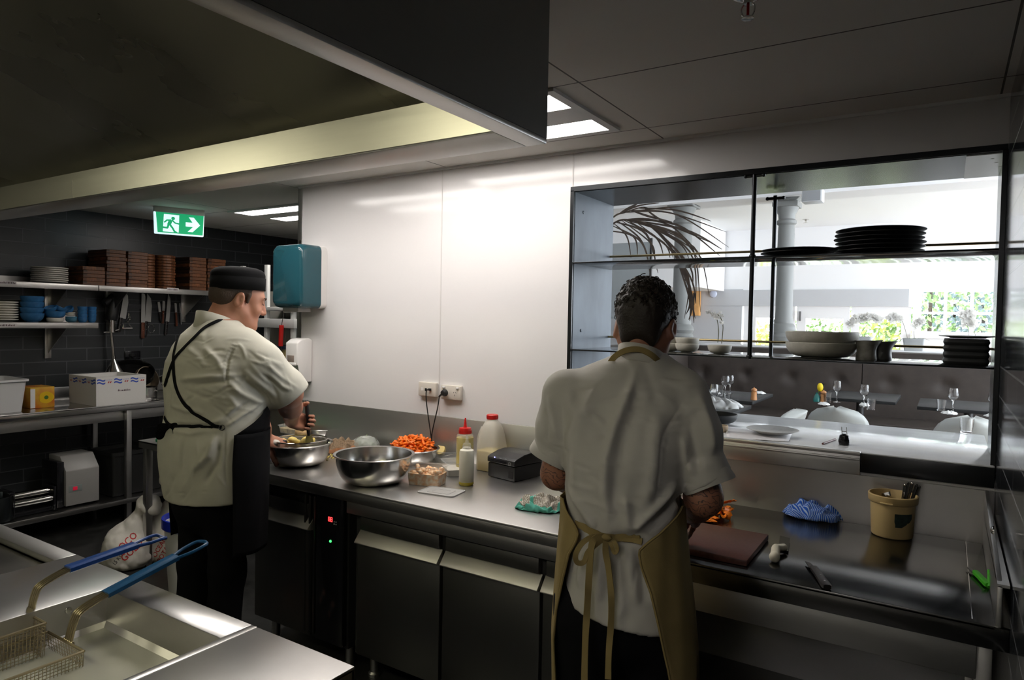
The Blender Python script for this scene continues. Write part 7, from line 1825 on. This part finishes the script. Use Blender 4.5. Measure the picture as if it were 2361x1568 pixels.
# potato sacks and the white bin on the floor
SACK = mat('white_sack', (.62, .59, .54), .6, bump=.5, bump_scale=40)
def sack(label, base, sx, sy, h, neck, yaw, top):
    F = Field((-.35, -.35, -.02), (.35, .35, h+.32), .009)
    F.ell((0, 0, h*.36), (sx, sy, h*.42), None, .03); F.ell((0, 0, h*.15), (sx*1.02, sy*1.02, h*.22), None, .05)
    F.path([(0, 0, h*.5), (neck[0]*.6, neck[1]*.6, h*.82), (neck[0], neck[1], h)], [sx*.72, sx*.34, .035], .06); F.cone((neck[0], neck[1], h), (neck[0]+top[0], neck[1]+top[1], h+top[2]), .03, .075, .02)
    F.half((0, 0, .002), (0, 0, -1), .004); V, F_ = relax(F.mesh(), 1); N = vnormals(V, F_); V = V+N*np.array([noise.noise(Vector(p)*9)*.014+abs(noise.noise(Vector(p)*17))*.012 for p in V])[:, None]; V[:, 2] = np.maximum(V[:, 2], .001)
    t = thing('potato_sack', label, 'sack', base, 'potato sacks', yaw); me = bpy.data.meshes.new('sack'); me.from_pydata(V.tolist(), [], F_.tolist()); me.update(); link('sack', me, SACK, t, 180); return t, (V, F_)
REDI = mat('red_sack_print', (.50, .03, .03), .6); BLKI = mat('dark_sack_print', (.05, .05, .06), .6)
def decal_text(parent, tree, words, px, py, size, rot, m, name='printed_words'):
    """flat letters laid over the sack: every outline vertex is dropped onto the surface"""
    cu = bpy.data.curves.new('letters', 'FONT'); cu.body = words; cu.size = 1; cu.align_x = 'CENTER'; cu.align_y = 'CENTER'; cu.offset = .012; cu.resolution_u = 2
    ob = bpy.data.objects.new('letters', cu); COL.objects.link(ob); dg = bpy.context.evaluated_depsgraph_get(); me = bpy.data.meshes.new_from_object(ob.evaluated_get(dg)); bpy.data.objects.remove(ob); 
    bm = bmesh.new(); bm.from_mesh(me); bmesh.ops.triangulate(bm, faces=bm.faces[:]); bmesh.ops.subdivide_edges(bm, edges=bm.edges[:], cuts=1); ok = True
    ca, sa = math.cos(rot), math.sin(rot)
    for v in bm.verts:
        x, y = v.co.x*size, v.co.y*size; h, n_ = onto(tree, px+x*ca-y*sa, py-(x*sa+y*ca), .0022)
        if h is None: ok = False; h = at(px, py, z=.3)
        v.co = h-Vector(worldloc(parent))
    bad = [f for f in bm.faces if max((a.co-b_.co).length for a in f.verts for b_ in f.verts) > .08]
    bmesh.ops.delete(bm, geom=bad, context='FACES')
    bm.to_mesh(me); bm.free(); return link(name, me, m, parent, 0)
zf = .0
b1 = Vector((-3.78, 2.02, 0)); b1 = at(296, 1302, z=0)
t, VF = sack('white potato sack slumped on the floor before the table leg', b1, .16, .14, .31, (.05, .06), .0, (.03, .02, .05)); tr = bvh((VF[0]+np.array(b1), VF[1]))
t.rotation_euler = (0, 0, 0)
decal_text(t, tr, 'COCO\nGOLD', 297, 1262, 22, .75, REDI); decal_text(t, tr, '15 KG', 272, 1290, 12, .9, BLKI)
b2 = at(382, 1284, z=0)
t, VF = sack('tall white potato sack with twisted neck behind the left chef\'s legs', b2, .155, .14, .40, (.04, .06), .0, (-.03, -.02, .11)); tr = bvh((VF[0]+np.array(b2), VF[1]))
decal_text(t, tr, 'OCEAN\nPOTATO', 375, 1265, 15, 1.05, REDI)
c = at(446, 1356, z=0)
t = thing('plastic_bin', 'white plastic bin with blue rim beside the left chef\'s legs', 'bin', c)
b = MB(); b.lathe([(0, .001), (.13, .001), (.155, .38), (.16, .38), (.16, .40), (.15, .40), (.128, .01), (0, .01)], (0, 0, 0), 32); b.build('bin', PT, t, world=False); b = MB(); b.lathe([(.157, .375), (.168, .375), (.168, .43), (.157, .43), (.157, .375)], (0, 0, 0), 32); b.build('rim', mat('blue_rim', (.01, .03, .42), .4), t, world=False, label='blue rim')
# white rack beyond the end of the wall
RK = mat('white_rack', (.62, .62, .60), .4)
ry = 3.75
def rk(px, py, y=ry): return at(px, py, y=y)
xa, xb_ = rk(560, 735).x, rk(684, 735).x; zt = rk(640, 610).z
t = thing('storage_rack', 'pale storage rack standing beyond the end of the white wall', 'rack', ((xa+xb_)/2, ry+.2, 0))
for x in (xa, rk(616, 700).x, rk(677, 700).x):
    for y in (ry, ry+.45): b = MB(); b.box(x-.02, x+.02, y-.015, y+.015, 0, zt, .002); b.build('post', RK, t)
for py, h in ((735, .075), (708, .03), (912, .06)):
    z = rk(640, py).z; b = MB(); b.box(xa-.02, xb_+.0, ry-.03, ry+.48, z-h, z, .003); b.build('shelf', RK, t)
b = MB(); b.box(rk(618, 700, 4.2).x, rk(676, 700, 4.2).x, ry+.44, ry+.475, .3, zt-.2); b.build('back_panel', mat('cream_panel', (.60, .58, .52), .5), t)
z = rk(640, 706).z
film_bag('plastic_bag', 'clear bag of white goods on top of the pale storage rack', (rk(628, 690).x, ry+.15, z), .12, .10, .22, .3, ('white_goods', (.7, .7, .68)))
RY_ = ry-.05; p = rk(649, 750, RY_); q = rk(647, 798, RY_)
t = thing('sharpening_steel', 'red handled sharpening steel hanging from the storage rack', 'tool', p)
b = MB(); b.tube(smoothpath([p, p*.5+q*.5, q], 4), .019, 12); b.build('handle', REDP, t); b = MB(); b.tube([q, rk(650, 850, RY_)], [.008, .006], 8); b.build('rod', BLACK, t)
b = MB(); b.tube(smoothpath([p, rk(652, 735, RY_), rk(654, 722, RY_)], 4), .003, 6); b.build('hook', CHROME, t)
zc = rk(640, 830).z; xc = rk(642, 820).x
t = thing('storage_container', 'jar of yellow pickles with dark lid on the storage rack', 'jar', (xc, ry+.15, rk(640, 912).z))
hz = rk(640, 797).z-rk(640, 912).z
b = MB(); b.lathe([(0, .001), (.12, .001), (.125, .01), (.125, hz-.03), (0, hz-.03)], (0, 0, 0), 28); b.build('jar', mat('pickle_glass', (.45, .36, .16), .2, noise_amt=.5, noise_scale=14), t, world=False); b = MB(); b.lathe([(0, hz), (.13, hz), (.135, hz-.005), (.135, hz-.03), (0, hz-.03)], (0, 0, 0), 28); b.build('lid', mat('navy_lid', (.02, .03, .06), .4), t, world=False)
# exit sign
sc_ = at(416, 512, z=2.19); Yd = 3.05; sc_ = at(414, 512, y=Yd)
yaw = math.atan2(-.60, .80)
n_ = Vector((.9, -.36, 0)).normalized()       # sign faces this way
su = Vector((-n_.y, n_.x, 0)); k = m_px(sc_)
hw, hh = 53*k, 30*k
t = thing('exit_sign', 'lit green running man exit sign with white arrow under the ceiling', 'sign', sc_+Vector((0, 0, CEIL-sc_.z)))
E_ = lambda x, z, d=0: sc_+su*(x*hw)+Vector((0, 0, z*hh))+n_*d
def flat(b, pts, d0, d1): b.prism([E_(x, z, d0) for x, z in pts], n_*(d1-d0))
b = MB(); b.prism([E_(-1.0, 1.12, -.045), E_(1.0, 1.12, -.045), E_(1.0, .62, -.045), E_(-1.0, .62, -.045)], n_*.06, .006); b.prism([E_(-.9, 1.1, -.04), E_(.9, 1.1, -.04), E_(.9, (CEIL-sc_.z)/hh, -.04), E_(-.9, (CEIL-sc_.z)/hh, -.04)], n_*.05); b.build('housing', WHITEP, t)
SGW = mat('sign_white', (.8, .85, .85), .4, emit=(.72, .95, 1.0), strength=.85); SGG = mat('sign_green', (.01, .3, .12), .4, emit=(.012, .33, .13), strength=.85)
b = MB(); b.prism([E_(-1.0, .66, -.03), E_(1.0, .66, -.03), E_(.97, -1.0, -.03), E_(-.97, -1.0, -.03)], n_*.034, .004); b.build('light_box', SGW, t)
b = MB(); flat(b, [(-.93, .62), (.97, .62), (.93, -.90), (-.86, -.90)], .0045, .006); b.build('green_panel', SGG, t)
b = MB(); flat(b, [(-.62, .50), (-.02, .50), (-.04, -.82), (-.66, -.82)], .006, .007); b.build('doorway', SGW, t)
b = MB()
def limb(pts, w):
    for (x0, z0), (x1, z1) in zip(pts, pts[1:]):
        p, q = E_(x0, z0, .0075), E_(x1, z1, .0075); d = (q-p).normalized(); s_ = d.cross(n_)*w*hh; e = d*w*hh*.4
        b.prism([p-e+s_, p-e-s_, q+e-s_, q+e+s_], n_*.001)
b.prism([E_(-.26+.075*math.cos(q), .22+.13*math.sin(q), .0075) for q in np.linspace(0, 6.28, 20)[:-1]], n_*.001)
limb([(-.36, .04), (-.42, -.26)], .13); limb([(-.34, .08), (-.50, .06), (-.60, -.12)], .055); limb([(-.30, .08), (-.18, -.12), (-.03, -.16)], .055)
limb([(-.44, -.26), (-.48, -.52), (-.74, -.50)], .07); limb([(-.38, -.28), (-.28, -.52), (-.20, -.78), (-.12, -.84)], .07); b.build('running_figure', SGG, t)
b = MB(); flat(b, [(.24, .02), (.52, .02), (.36, .42), (.56, .42), (.82, -.14), (.52, -.70), (.32, -.70), (.54, -.30), (.24, -.30)], .006, .007); b.build('arrow', SGW, t)
# ================================================================= the restaurant beyond the servery
LEATH = mat('brown_leather', (.040, .031, .026), .5, noise_amt=.12, noise_scale=12, bump=.2, bump_scale=120)
BYB, BYF = 7.45, 6.85            # banquette back face, seat front
SZ, BT = RZ+.47, 1.34
tz = RZ+.75
bxl = at(1587, 860, y=BYB).x
t = thing('banquette', 'long brown buttoned leather banquette along the restaurant divider', 'banquette', (-.5, BYB, RZ))
def tuft(x0, x1, y, z0, z1, face, nx, nz):
    b = MB(); rows = []
    for j in range(nz+1):
        row = []
        for i in range(nx+1):
            x = x0+(x1-x0)*i/nx; z = z0+(z1-z0)*j/nz
            d = 0
            for bx_ in np.arange(math.floor(x/.45)*.45-.45, x+.9, .45):
                for bz in (z0+.55*(z1-z0),):
                    q = math.hypot(x-bx_, (z-bz)); d -= .03*math.exp(-(q/.06)**2)
            row.append(Vector((x, y-d*face*-1 if False else y-d, z)))
        rows.append(row)
    b.loft(rows, False, False); return b
seam = at(1988, 860, y=BYB).x
tuft(bxl, seam-.004, BYB, SZ-.02, BT, 1, 90, 24).build('backrest', LEATH, t, smooth=180); tuft(seam+.004, 3.2, BYB, SZ-.02, BT, 1, 80, 24).build('backrest', LEATH, t, smooth=180)
b = MB(); b.box(bxl, 3.2, BYB+.03, BYB+.25, RZ, BT+.01, .02); b.build('back_frame', LEATH, t)
b = MB(); b.box(bxl, 3.2, BYF, BYB+.03, SZ-.14, SZ, .03); b.build('seat', LEATH, t); b = MB(); b.box(bxl, 3.2, BYF+.06, BYB, RZ, SZ-.14); b.build('plinth', BLACK, t)
t = thing('banquette', 'end section of brown leather banquette turning the corner', 'banquette', (bxl-.1, 6.0, RZ))
b = MB(); b.box(bxl-.25, bxl-.005, 4.9, BYB+.25, RZ, BT+.04, .04); b.build('backrest', LEATH, t); b = MB(); b.box(bxl, bxl+.001, 5.0, 5.001, RZ, RZ+.001) if False else None
yv = 6.4; b.box(bxl-.004, bxl+.002, yv-.004, yv+.004, SZ, BT+.03); b.build('piping', LEATH, t)
# tables
TTOP = mat('dark_slate_top', (.014, .015, .016), .5, spec=.25); 
def table(label, px0, px1, py, d=.7, w=None):
    a, c = at(px0, py, z=tz), at(px1, py, z=tz)
    return a, c
def rtable(label, xc, yc, w=.68, d=.72):
    t = thing('dining_table', label, 'table', (xc, yc, RZ), 'restaurant tables')
    b = MB(); b.box(xc-w/2, xc+w/2, yc-d/2, yc+d/2, tz-.025, tz, .003); b.build('tabletop', TTOP, t); b = MB(); b.cyl((xc, yc, RZ+.02), (xc, yc, tz-.025), .03, 14); b.build('pedestal', BLACK, t); b = MB(); b.lathe([(.22, 0), (.22, .01), (.03, .025)], (xc, yc, RZ), 24); b.build('base', BLACK, t)
    return t
T1 = at(1955, 935, z=tz); rtable('dark square table at the middle of the banquette behind the first white chair', T1.x, 6.45, .56)
T2 = at(2240, 955, z=tz); rtable('dark table near the tiled wall behind the second white chair', T2.x, 6.25, .66)
T3 = at(1745, 912, z=tz); rtable('dark table with pepper mill at the banquette corner', -1.56, 5.70, .66, .72)
T4 = at(1664, 942, z=tz); rtable('dark table closest to the counter, partly behind the napkin heap', -1.46, 4.78, .56, .62)
# chairs
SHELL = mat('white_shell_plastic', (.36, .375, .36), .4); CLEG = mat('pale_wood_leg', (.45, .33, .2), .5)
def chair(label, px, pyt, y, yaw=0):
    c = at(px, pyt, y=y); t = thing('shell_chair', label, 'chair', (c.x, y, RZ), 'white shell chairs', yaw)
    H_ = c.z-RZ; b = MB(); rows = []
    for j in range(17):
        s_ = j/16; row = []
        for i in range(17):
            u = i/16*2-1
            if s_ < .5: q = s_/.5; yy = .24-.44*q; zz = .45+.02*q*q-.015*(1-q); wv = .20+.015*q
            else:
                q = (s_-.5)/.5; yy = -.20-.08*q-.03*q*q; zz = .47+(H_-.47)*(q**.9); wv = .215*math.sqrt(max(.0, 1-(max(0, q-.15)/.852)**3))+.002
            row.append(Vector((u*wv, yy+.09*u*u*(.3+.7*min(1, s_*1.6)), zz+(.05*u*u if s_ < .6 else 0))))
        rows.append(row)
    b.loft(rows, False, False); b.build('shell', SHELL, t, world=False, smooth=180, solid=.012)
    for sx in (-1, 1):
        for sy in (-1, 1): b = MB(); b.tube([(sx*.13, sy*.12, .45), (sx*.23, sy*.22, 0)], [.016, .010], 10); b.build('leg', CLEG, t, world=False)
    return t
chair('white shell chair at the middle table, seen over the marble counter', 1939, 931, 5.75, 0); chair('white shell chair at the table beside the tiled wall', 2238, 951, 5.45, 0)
chair('white shell chair turned sideways at the corner table', 1765, 936, 5.25, 1.3)
# glassware and table things
def tp(px, py): return at(px, py, z=tz)
def put_wine(px, pyb, pyt, half, label, y=None):
    c = tp(px, pyb); k = m_px(c); return one('wine_glass', lambda b: glass_(b, wine(half*k, (pyb-pyt)*k)), GLASS, c+Vector((0, 0, .0006)), label, 'glass', 'wine glasses', 50)
put_wine(1929, 928, 878, 9.5, 'wine glass behind the pepper mill on the middle table'); put_wine(1992, 938, 887, 10.5, 'wine glass beside the tumbler on the middle table')
put_wine(2197, 951, 895, 11, 'wine glass near the tumbler on the table by the tiled wall'); put_wine(2288, 958, 903, 10, 'wine glass closest to the tiled wall')
put_wine(1646, 940, 886, 10, 'wine glass closest to the right chef\'s shoulder'); put_wine(1672, 912, 867, 10, 'front wine glass of the pair on the corner table'); put_wine(1683, 908, 865, 9, 'rear wine glass of the pair on the corner table')
def put_tumbler(px, pyb, pyt, half, label):
    c = tp(px, pyb); k = m_px(c); return one('tumbler', lambda b: glass_(b, tumbler(half*k, (pyb-pyt)*k)), GLASS, c+Vector((0, 0, .0006)), label, 'glass', 'water tumblers', 50)
put_tumbler(2008, 945, 920, 10.5, 'water tumbler on the middle table'); put_tumbler(2170, 947, 922, 10, 'water tumbler on the table by the tiled wall'); put_tumbler(1908, 928, 905, 9, 'water tumbler hidden behind the pepper mill'); put_tumbler(1676, 928, 908, 9, 'water tumbler beside the folded napkin'); put_tumbler(1660, 912, 888, 8, 'water tumbler between the wine glasses on the corner table')
MILLW = mat('light_wood', (.42, .19, .07), .4, noise_amt=.2, noise_scale=20, stretch=(1, 1, .2))
def mill(px, pyb, pyt, half, label):
    c = tp(px, pyb); k = m_px(c); R, H_ = half*k, (pyb-pyt)*k
    t = thing('pepper_mill', label, 'pepper mill', c, 'wooden pepper mills'); b = MB(); b.lathe([(0, 0), (R, 0), (R, H_*.1), (R*.85, H_*.4), (R*.95, H_*.62), (R*.7, H_*.66), (0, H_*.66)], c, 20); b.build('body', MILLW, t); b = MB(); b.lathe([(0, H_*.66), (R*.7, H_*.67), (R*.95, H_*.74), (R*.9, H_*.85), (R*.5, H_*.92), (R*.2, H_*.94), (R*.2, H_), (0, H_)], c, 20); b.build('head', MILLW, t)
mill(1738, 922, 893, 7, 'light wood pepper mill on the corner table'); mill(1898, 927, 899, 7, 'light wood pepper mill beside the teal vase')
def bud_vase(px, pyb, pyt, half, label, flower, m):
    c = tp(px, pyb); k = m_px(c); R, H_ = half*k, (pyb-pyt)*k; t = thing('bud_vase', label, 'vase', c, 'bud vases'); b = MB(); b.lathe([(0, 0), (R*.95, 0), (R, H_*.3), (R*.55, H_*.75), (R*.35, H_*.85), (R*.42, H_), (R*.3, H_), (0, H_*.5)], c, 24); b.build('vase', m, t)
    f = at(flower[0], flower[1], y=c.y); b = MB(); b.tube(smoothpath([c+Vector((0, 0, H_*.6)), c*.5+f*.5+Vector((0, 0, .02)), f], 4), .003, 6); d = (f-c).normalized()
    for i in range(2): b.loft([[f+Vector((.03*q, 0, .03*q))*1+Vector((0, 0, e*.008*math.sin(PI*q))) for e in (-1, 0, 1)] for q in np.linspace(0, 1, 5)], False, False)
    b.build('stem', mat('tulip_green', (.08, .22, .02), .5), t); b = MB(); b.ball(f, 1, 12, (.022, .022, .034)); b.build('bloom', mat('tulip_yellow', (.75, .55, .01), .5), t)
bud_vase(1883, 926, 905, 8, 'teal glass bud vase with yellow tulip on the middle table', (1891, 893), mat('teal_glass', (.01, .14, .13), .1))
bud_vase(1604, 914, 896, 8, 'bud vase with yellow bloom showing over the right chef\'s shoulder', (1611, 893), mat('teal_glass', (.01, .14, .13), .1))
NAP = mat('white_napkin', (.75, .75, .74), .9)
def napkin(px, py, w, label): c = tp(px, py); k = m_px(c); return cloth('napkin', label, 'napkin', c+Vector((0, 0, .001)), (w*k, .05, .02), NAP, .01, .006, px, 14, .3)
napkin(1752, 908, 13, 'white napkin behind the pepper mill on the corner table'); napkin(1645, 908, 16, 'white napkin on the corner table behind the front wine glass'); napkin(1900, 934, 12, 'white napkin under the teal vase edge'); napkin(2190, 955, 16, 'white napkin under the wine glass by the tiled wall'); napkin(2285, 962, 12, 'white napkin closest to the tiled wall'); napkin(1992, 936, 10, 'white napkin at the stem of the middle table glass')
# columns
COLM = mat('grey_column_paint', (.20, .205, .20), .5)
def column(label, px, y):
    x = at(px, 600, y=y).x; t = thing('column', label, 'column', (x, y, RZ)); r = at(px+21, 600, y=y).x-x; zb = at(px, 772, y=y).z; zt = 3.02; zc = at(px, 500, y=y).z
    b = MB(); b.lathe([(r*1.3, RZ), (r*1.3, zb-.03), (r*1.35, zb-.02), (r*1.2, zb+.02), (r*1.38, zb+.06), (r*1.3, zb+.10), (r*1.05, zb+.13), (r*1.08, zb+.16), (r*.95, zb+.2), (r*.92, zc-.16), (r*.88, zc-.1), (r*1.1, zc-.08), (r*1.1, zc-.05), (r*.9, zc-.03), (r*.95, zc+.02), (r*1.25, zc+.08), (r*1.3, zc+.10)], (x, y, 0), 32); b.build('shaft', COLM, t)
    b = MB(); b.box(x-r*1.4, x+r*1.4, y-r*1.4, y+r*1.4, zc+.10, zc+.16, .01); b.prism([(x-r*1.6, y-r, 3.02), (x-r*1.1, y-r, zc+.16), (x+r*1.1, y-r, zc+.16), (x+r*1.6, y-r, 3.02)], (0, 2*r, 0), .01); b.build('capital', COLM, t)
column('grey turned column behind the slim black shelf post', 1811, 8.2); column('grey turned column behind the dried palm frond', 1574, 8.2)
# fittings on ceiling and far wall
p = at(1875, 455, y=7.9); t = thing('loudspeaker', 'grey box loudspeaker under the white beam', 'speaker', (p.x, 7.9, p.z)); b = MB(); b.box(p.x-.1, p.x+.1, 7.8, 7.98, p.z-.06, p.z+.08, .01); b.build('box', RGREY, t); b = MB(); b.box(p.x-.085, p.x+.085, 7.794, 7.8, p.z-.05, p.z+.07); b.build('grille', mat('grey_grille', (.28, .29, .30), .7), t); b = MB(); b.box(p.x-.02, p.x+.02, 7.9, 8.02, p.z+.02, p.z+.06); b.build('bracket', RGREY, t)
p = at(1858, 506, z=RCZ); t = thing('fire_sprinkler', 'small sprinkler on the white restaurant ceiling', 'sprinkler', (p.x, p.y, RCZ)); b = MB(); b.lathe([(.05, 0), (.05, -.01), (.015, -.02), (.015, -.05), (.04, -.055), (.04, -.06), (0, -.06)], t.location, 14); b.build('head', CHROME, t)
p = at(2233, 508, z=RCZ); one('smoke_detector', lambda b: b.lathe([(.09, 0), (.09, -.02), (.06, -.05), (0, -.055)], (0, 0, 0), 20), WHITEP, (p.x, p.y, RCZ-.0005), 'round white smoke detector on the restaurant ceiling', 'detector')
p = at(1645, 678, y=RY1-.06); one('wall_sensor', lambda b: b.lathe([(.07, 0), (.06, .04), (0, .06)], (0, 0, 0), 20, Matrix.Rotation(PI/2, 3, 'X')), mat('pale_blue_white', (.6, .65, .8), .4), p, 'small round white sensor on the far grey wall', 'sensor')
a, c = at(1572, 664, y=RY1-.2), at(1611, 728, y=RY1-.2); t = thing('wall_cabinet', 'orange timber panel box on the far wall behind the palm tips', 'cabinet', ((a.x+c.x)/2, RY1-.1, c.z)); b = MB(); b.box(a.x, c.x, RY1-.2, RY1-.07, c.z, a.z, .01); b.build('box', mat('orange_timber', (.62, .33, .12), .5, noise_amt=.1, noise_scale=10), t); b = MB(); xm = at(1600, 690, y=RY1-.2).x; b.box(xm-.012, xm+.012, RY1-.215, RY1-.2, c.z+.2, a.z-.1); b.build('handle', BLACK, t)
# glass display cabinet at the left
gx0, gx1 = at(1405, 640, y=9.0).x, at(1500, 640, y=9.0).x; gz0, gz1 = at(1450, 735, y=9.0).z, at(1450, 560, y=9.0).z
t = thing('glass_screen', 'glass screen with dark edge posts beyond the shelf side panel', 'screen', ((gx0+gx1)/2, 9.0, RZ))
b = MB(); b.box(gx0-.6, gx1, 8.99, 9.01, gz0, gz1); b.build('pane', mat('grey_glass', (.38, .42, .44), .1, alpha=.65), t)
b = MB(); b.box(gx1-.012, gx1+.012, 8.98, 9.02, RZ, gz1+.05); b.build('post', BLACK, t); b = MB(); b.box(gx0-.6, gx1, 8.97, 9.03, RZ, gz0); b.build('base_panel', RGREY, t)
# dried palm fronds in a floor vase standing beyond the side panel
pal = Vector((FX0-.30, 4.55, 0)); PALM = mat('dried_palm', (.035, .021, .012), .6, noise_amt=.3, noise_scale=20)
t = thing('dried_palm', 'arching dried brown palm fronds in a tall vase beside the servery', 'dried palm', (pal.x, pal.y, RZ))
b = MB(); b.lathe([(0, 0), (.12, 0), (.17, .25), (.15, .6), (.07, .8), (.08, .9), (.06, .9), (0, .4)], (pal.x, pal.y, RZ), 28); b.build('vase', DARKC, t)
py_ = 4.5
def fp(px, py, y=py_): return at(px, py, y=y)
def frond(spine, leaflets):
    b = MB(); S = smoothpath([fp(*p) for p in spine], 8); b.tube(S, [.008*(1-.8*i/len(S)) for i in range(len(S))], 6)
    for (s_, mid, tip, w) in leaflets:
        i = int(s_*(len(S)-1)); p0 = S[i]; P_ = smoothpath([p0, fp(*mid), fp(*tip)], 7); n = len(P_)
        b.tube(P_, 0, flat=([max(.0008, w*math.sin(PI*min(.97, .12+.88*j/n))) for j in range(n)], .0012, Vector((.2, -1, .3))))
    return b
rp = random.Random(11)
SP1 = [(1370, 560), (1415, 515), (1450, 507), (1500, 520), (1545, 565), (1575, 640), (1590, 690)]
L1 = []
for s_, mid, tip in [(.12, (1460, 545), (1470, 592)), (.15, (1480, 560), (1500, 640)), (.2, (1490, 540), (1517, 630)), (.22, (1475, 550), (1495, 600)), (.28, (1510, 545), (1530, 590)), (.3, (1520, 530), (1600, 575)), (.34, (1545, 520), (1630, 610)),
                     (.26, (1510, 508), (1640, 560)), (.3, (1560, 518), (1660, 590)), (.36, (1560, 540), (1612, 600)), (.4, (1590, 560), (1615, 720)), (.45, (1590, 580), (1605, 700)), (.42, (1600, 570), (1635, 680)), (.48, (1570, 590), (1580, 650)),
                     (.55, (1580, 620), (1590, 690)), (.6, (1585, 640), (1578, 735)), (.65, (1590, 660), (1590, 740)), (.7, (1592, 670), (1600, 745)), (.75, (1590, 690), (1582, 725)), (.8, (1594, 700), (1588, 738)), (.85, (1596, 705), (1603, 735)), (.5, (1555, 580), (1565, 600)), (.33, (1530, 560), (1545, 595)), (.25, (1500, 560), (1510, 595)), (.18, (1445, 545), (1455, 595)),
                     (.38, (1540, 570), (1552, 595)), (.43, (1565, 560), (1590, 600)), (.58, (1588, 610), (1598, 660)), (.62, (1592, 640), (1604, 700)), (.35, (1580, 530), (1665, 575))]: L1.append((s_, mid, tip, rp.uniform(.009, .016)))
frond(SP1, L1).build('frond', PALM, t, smooth=60)
SP2 = [(1370, 545), (1415, 500), (1440, 490), (1480, 478), (1500, 482)]
frond(SP2, [(.3, (1470, 475), (1520, 468), .012), (.5, (1520, 480), (1600, 473), .01), (.5, (1540, 490), (1675, 535), .010), (.6, (1560, 495), (1680, 570), .010), (.7, (1560, 485), (1640, 510), .012), (.4, (1450, 480), (1470, 470), .02), (.8, (1520, 505), (1560, 520), .014), (.6, (1500, 500), (1550, 512), .016)]).build('frond', PALM, t, smooth=60)
# orchids on the divider ledge behind the banquette
LZ = BT+.02
b = MB(); b.box(bxl, 3.2, BYB+.26, BYB+.62, RZ, LZ, .005); tag(b.build('divider_ledge', RW), 'white ledge behind the banquette carrying orchids', 'ledge')
oy = BYB+.45
def potfn(R, h): return lambda b, c: b.loft([[(c.x+x*s_, c.y+y*s_, c.z+z) for x, y in rbox(R, R*.8, R*.2)] for s_, z in ((.85, .001), (1, h), (.94, h), (.9, h*.8))])
def orch(label, px, stems, hw=22):
    c = at(px, 820, y=oy); c.z = LZ; R = hw*m_px(c)
    orchid(label, c, [([ap_(x, y, oy) for x, y in st], n) for st, n in stems], (R, R*1.3, potfn(R, R*1.3), mat('grey_pot', (.35, .36, .36), .5)), .05, 3)
orch('white orchid behind the stacked large bowls', 1985, [([(1965, 815), (1957, 780), (1962, 755), (1985, 735), (2010, 728), (2024, 738)], 16), ([(1975, 815), (1985, 770), (1998, 750), (1996, 735), (1975, 733), (1958, 748)], 12)])
orch('white orchid in a grey pot between the jugs and the black trays', 2106, [([(2098, 812), (2092, 780), (2084, 750), (2076, 735), (2062, 728), (2054, 734)], 14), ([(2107, 812), (2108, 780), (2108, 760), (2118, 745), (2128, 738)], 8)])
orch('white orchid showing above the black tray stack', 2240, [([(2232, 815), (2233, 780), (2232, 760), (2226, 735), (2220, 722)], 10), ([(2248, 815), (2250, 785), (2246, 760), (2240, 735), (2236, 715)], 12)])
# garden outside the far windows
GL = [mat('garden_leaf', (.16, .26, .09), .6, noise_amt=.4, noise_scale=20), mat('garden_leaf_blue', (.18, .24, .26), .6, noise_amt=.3, noise_scale=20), mat('garden_leaf_lime', (.36, .42, .10), .6)]
def shrub(label, x, y, z0, r, h, m, n):
    t = thing('garden_shrub', label, 'shrub', (x, y, 0), 'shrubs outside the windows'); b = MB(); b.tube([(x, y, 0), (x, y, z0+h*.6)], [.06, .03], 8); b.build('trunk', PALM, t); b = MB(); r_ = random.Random(int(x*100))
    for i in range(n):
        d = Vector((r_.gauss(0, 1), r_.gauss(0, 1), r_.gauss(0, 1))).normalized()*(r_.random()**.4); p = Vector((x+d.x*r, y+d.y*r*.6, z0+h*.5+d.z*h*.5)); e = Vector((r_.uniform(-1, 1), r_.uniform(-1, 1), r_.uniform(-1, 1))).normalized(); w = e.orthogonal().normalized()*.05; b.poly([p, p+e*.07+w, p+e*.16, p+e*.07-w])
    b.build('foliage', m, t, smooth=0)
for i, (px, z0, h, m, r) in enumerate(((1905, .5, 1.8, 0, 1.0), (2005, .3, 1.6, 2, .9), (2060, .5, 1.6, 0, .8), (2145, 1.0, 2.6, 0, .8), (2200, .9, 2.0, 1, .9), (2270, 1.0, 2.2, 1, .8), (2330, 1.0, 2.3, 0, .8), (1770, .3, 1.4, 2, .6))):
    p = at(px, 740, y=17.0); shrub(['leafy green shrub seen through the middle glazed door', 'lime shrub seen through the door beside the orchids', 'green shrub at the edge of the glazed doors', 'tall green shrub at the corner of the far window', 'bluish shrub in the second far window pane', 'bluish shrub in the third far window pane', 'green shrub at the end of the far window', 'lime shrub behind the door at the slim black post'][i], p.x, 16.5+.5*(i % 3), z0, r, h, GL[m], 420)
b = MB(); b.box(-14, 16, RY1+.2, 40, -.1, -.02); struct('ground', b, mat('garden_ground', (.2, .22, .15), .9))
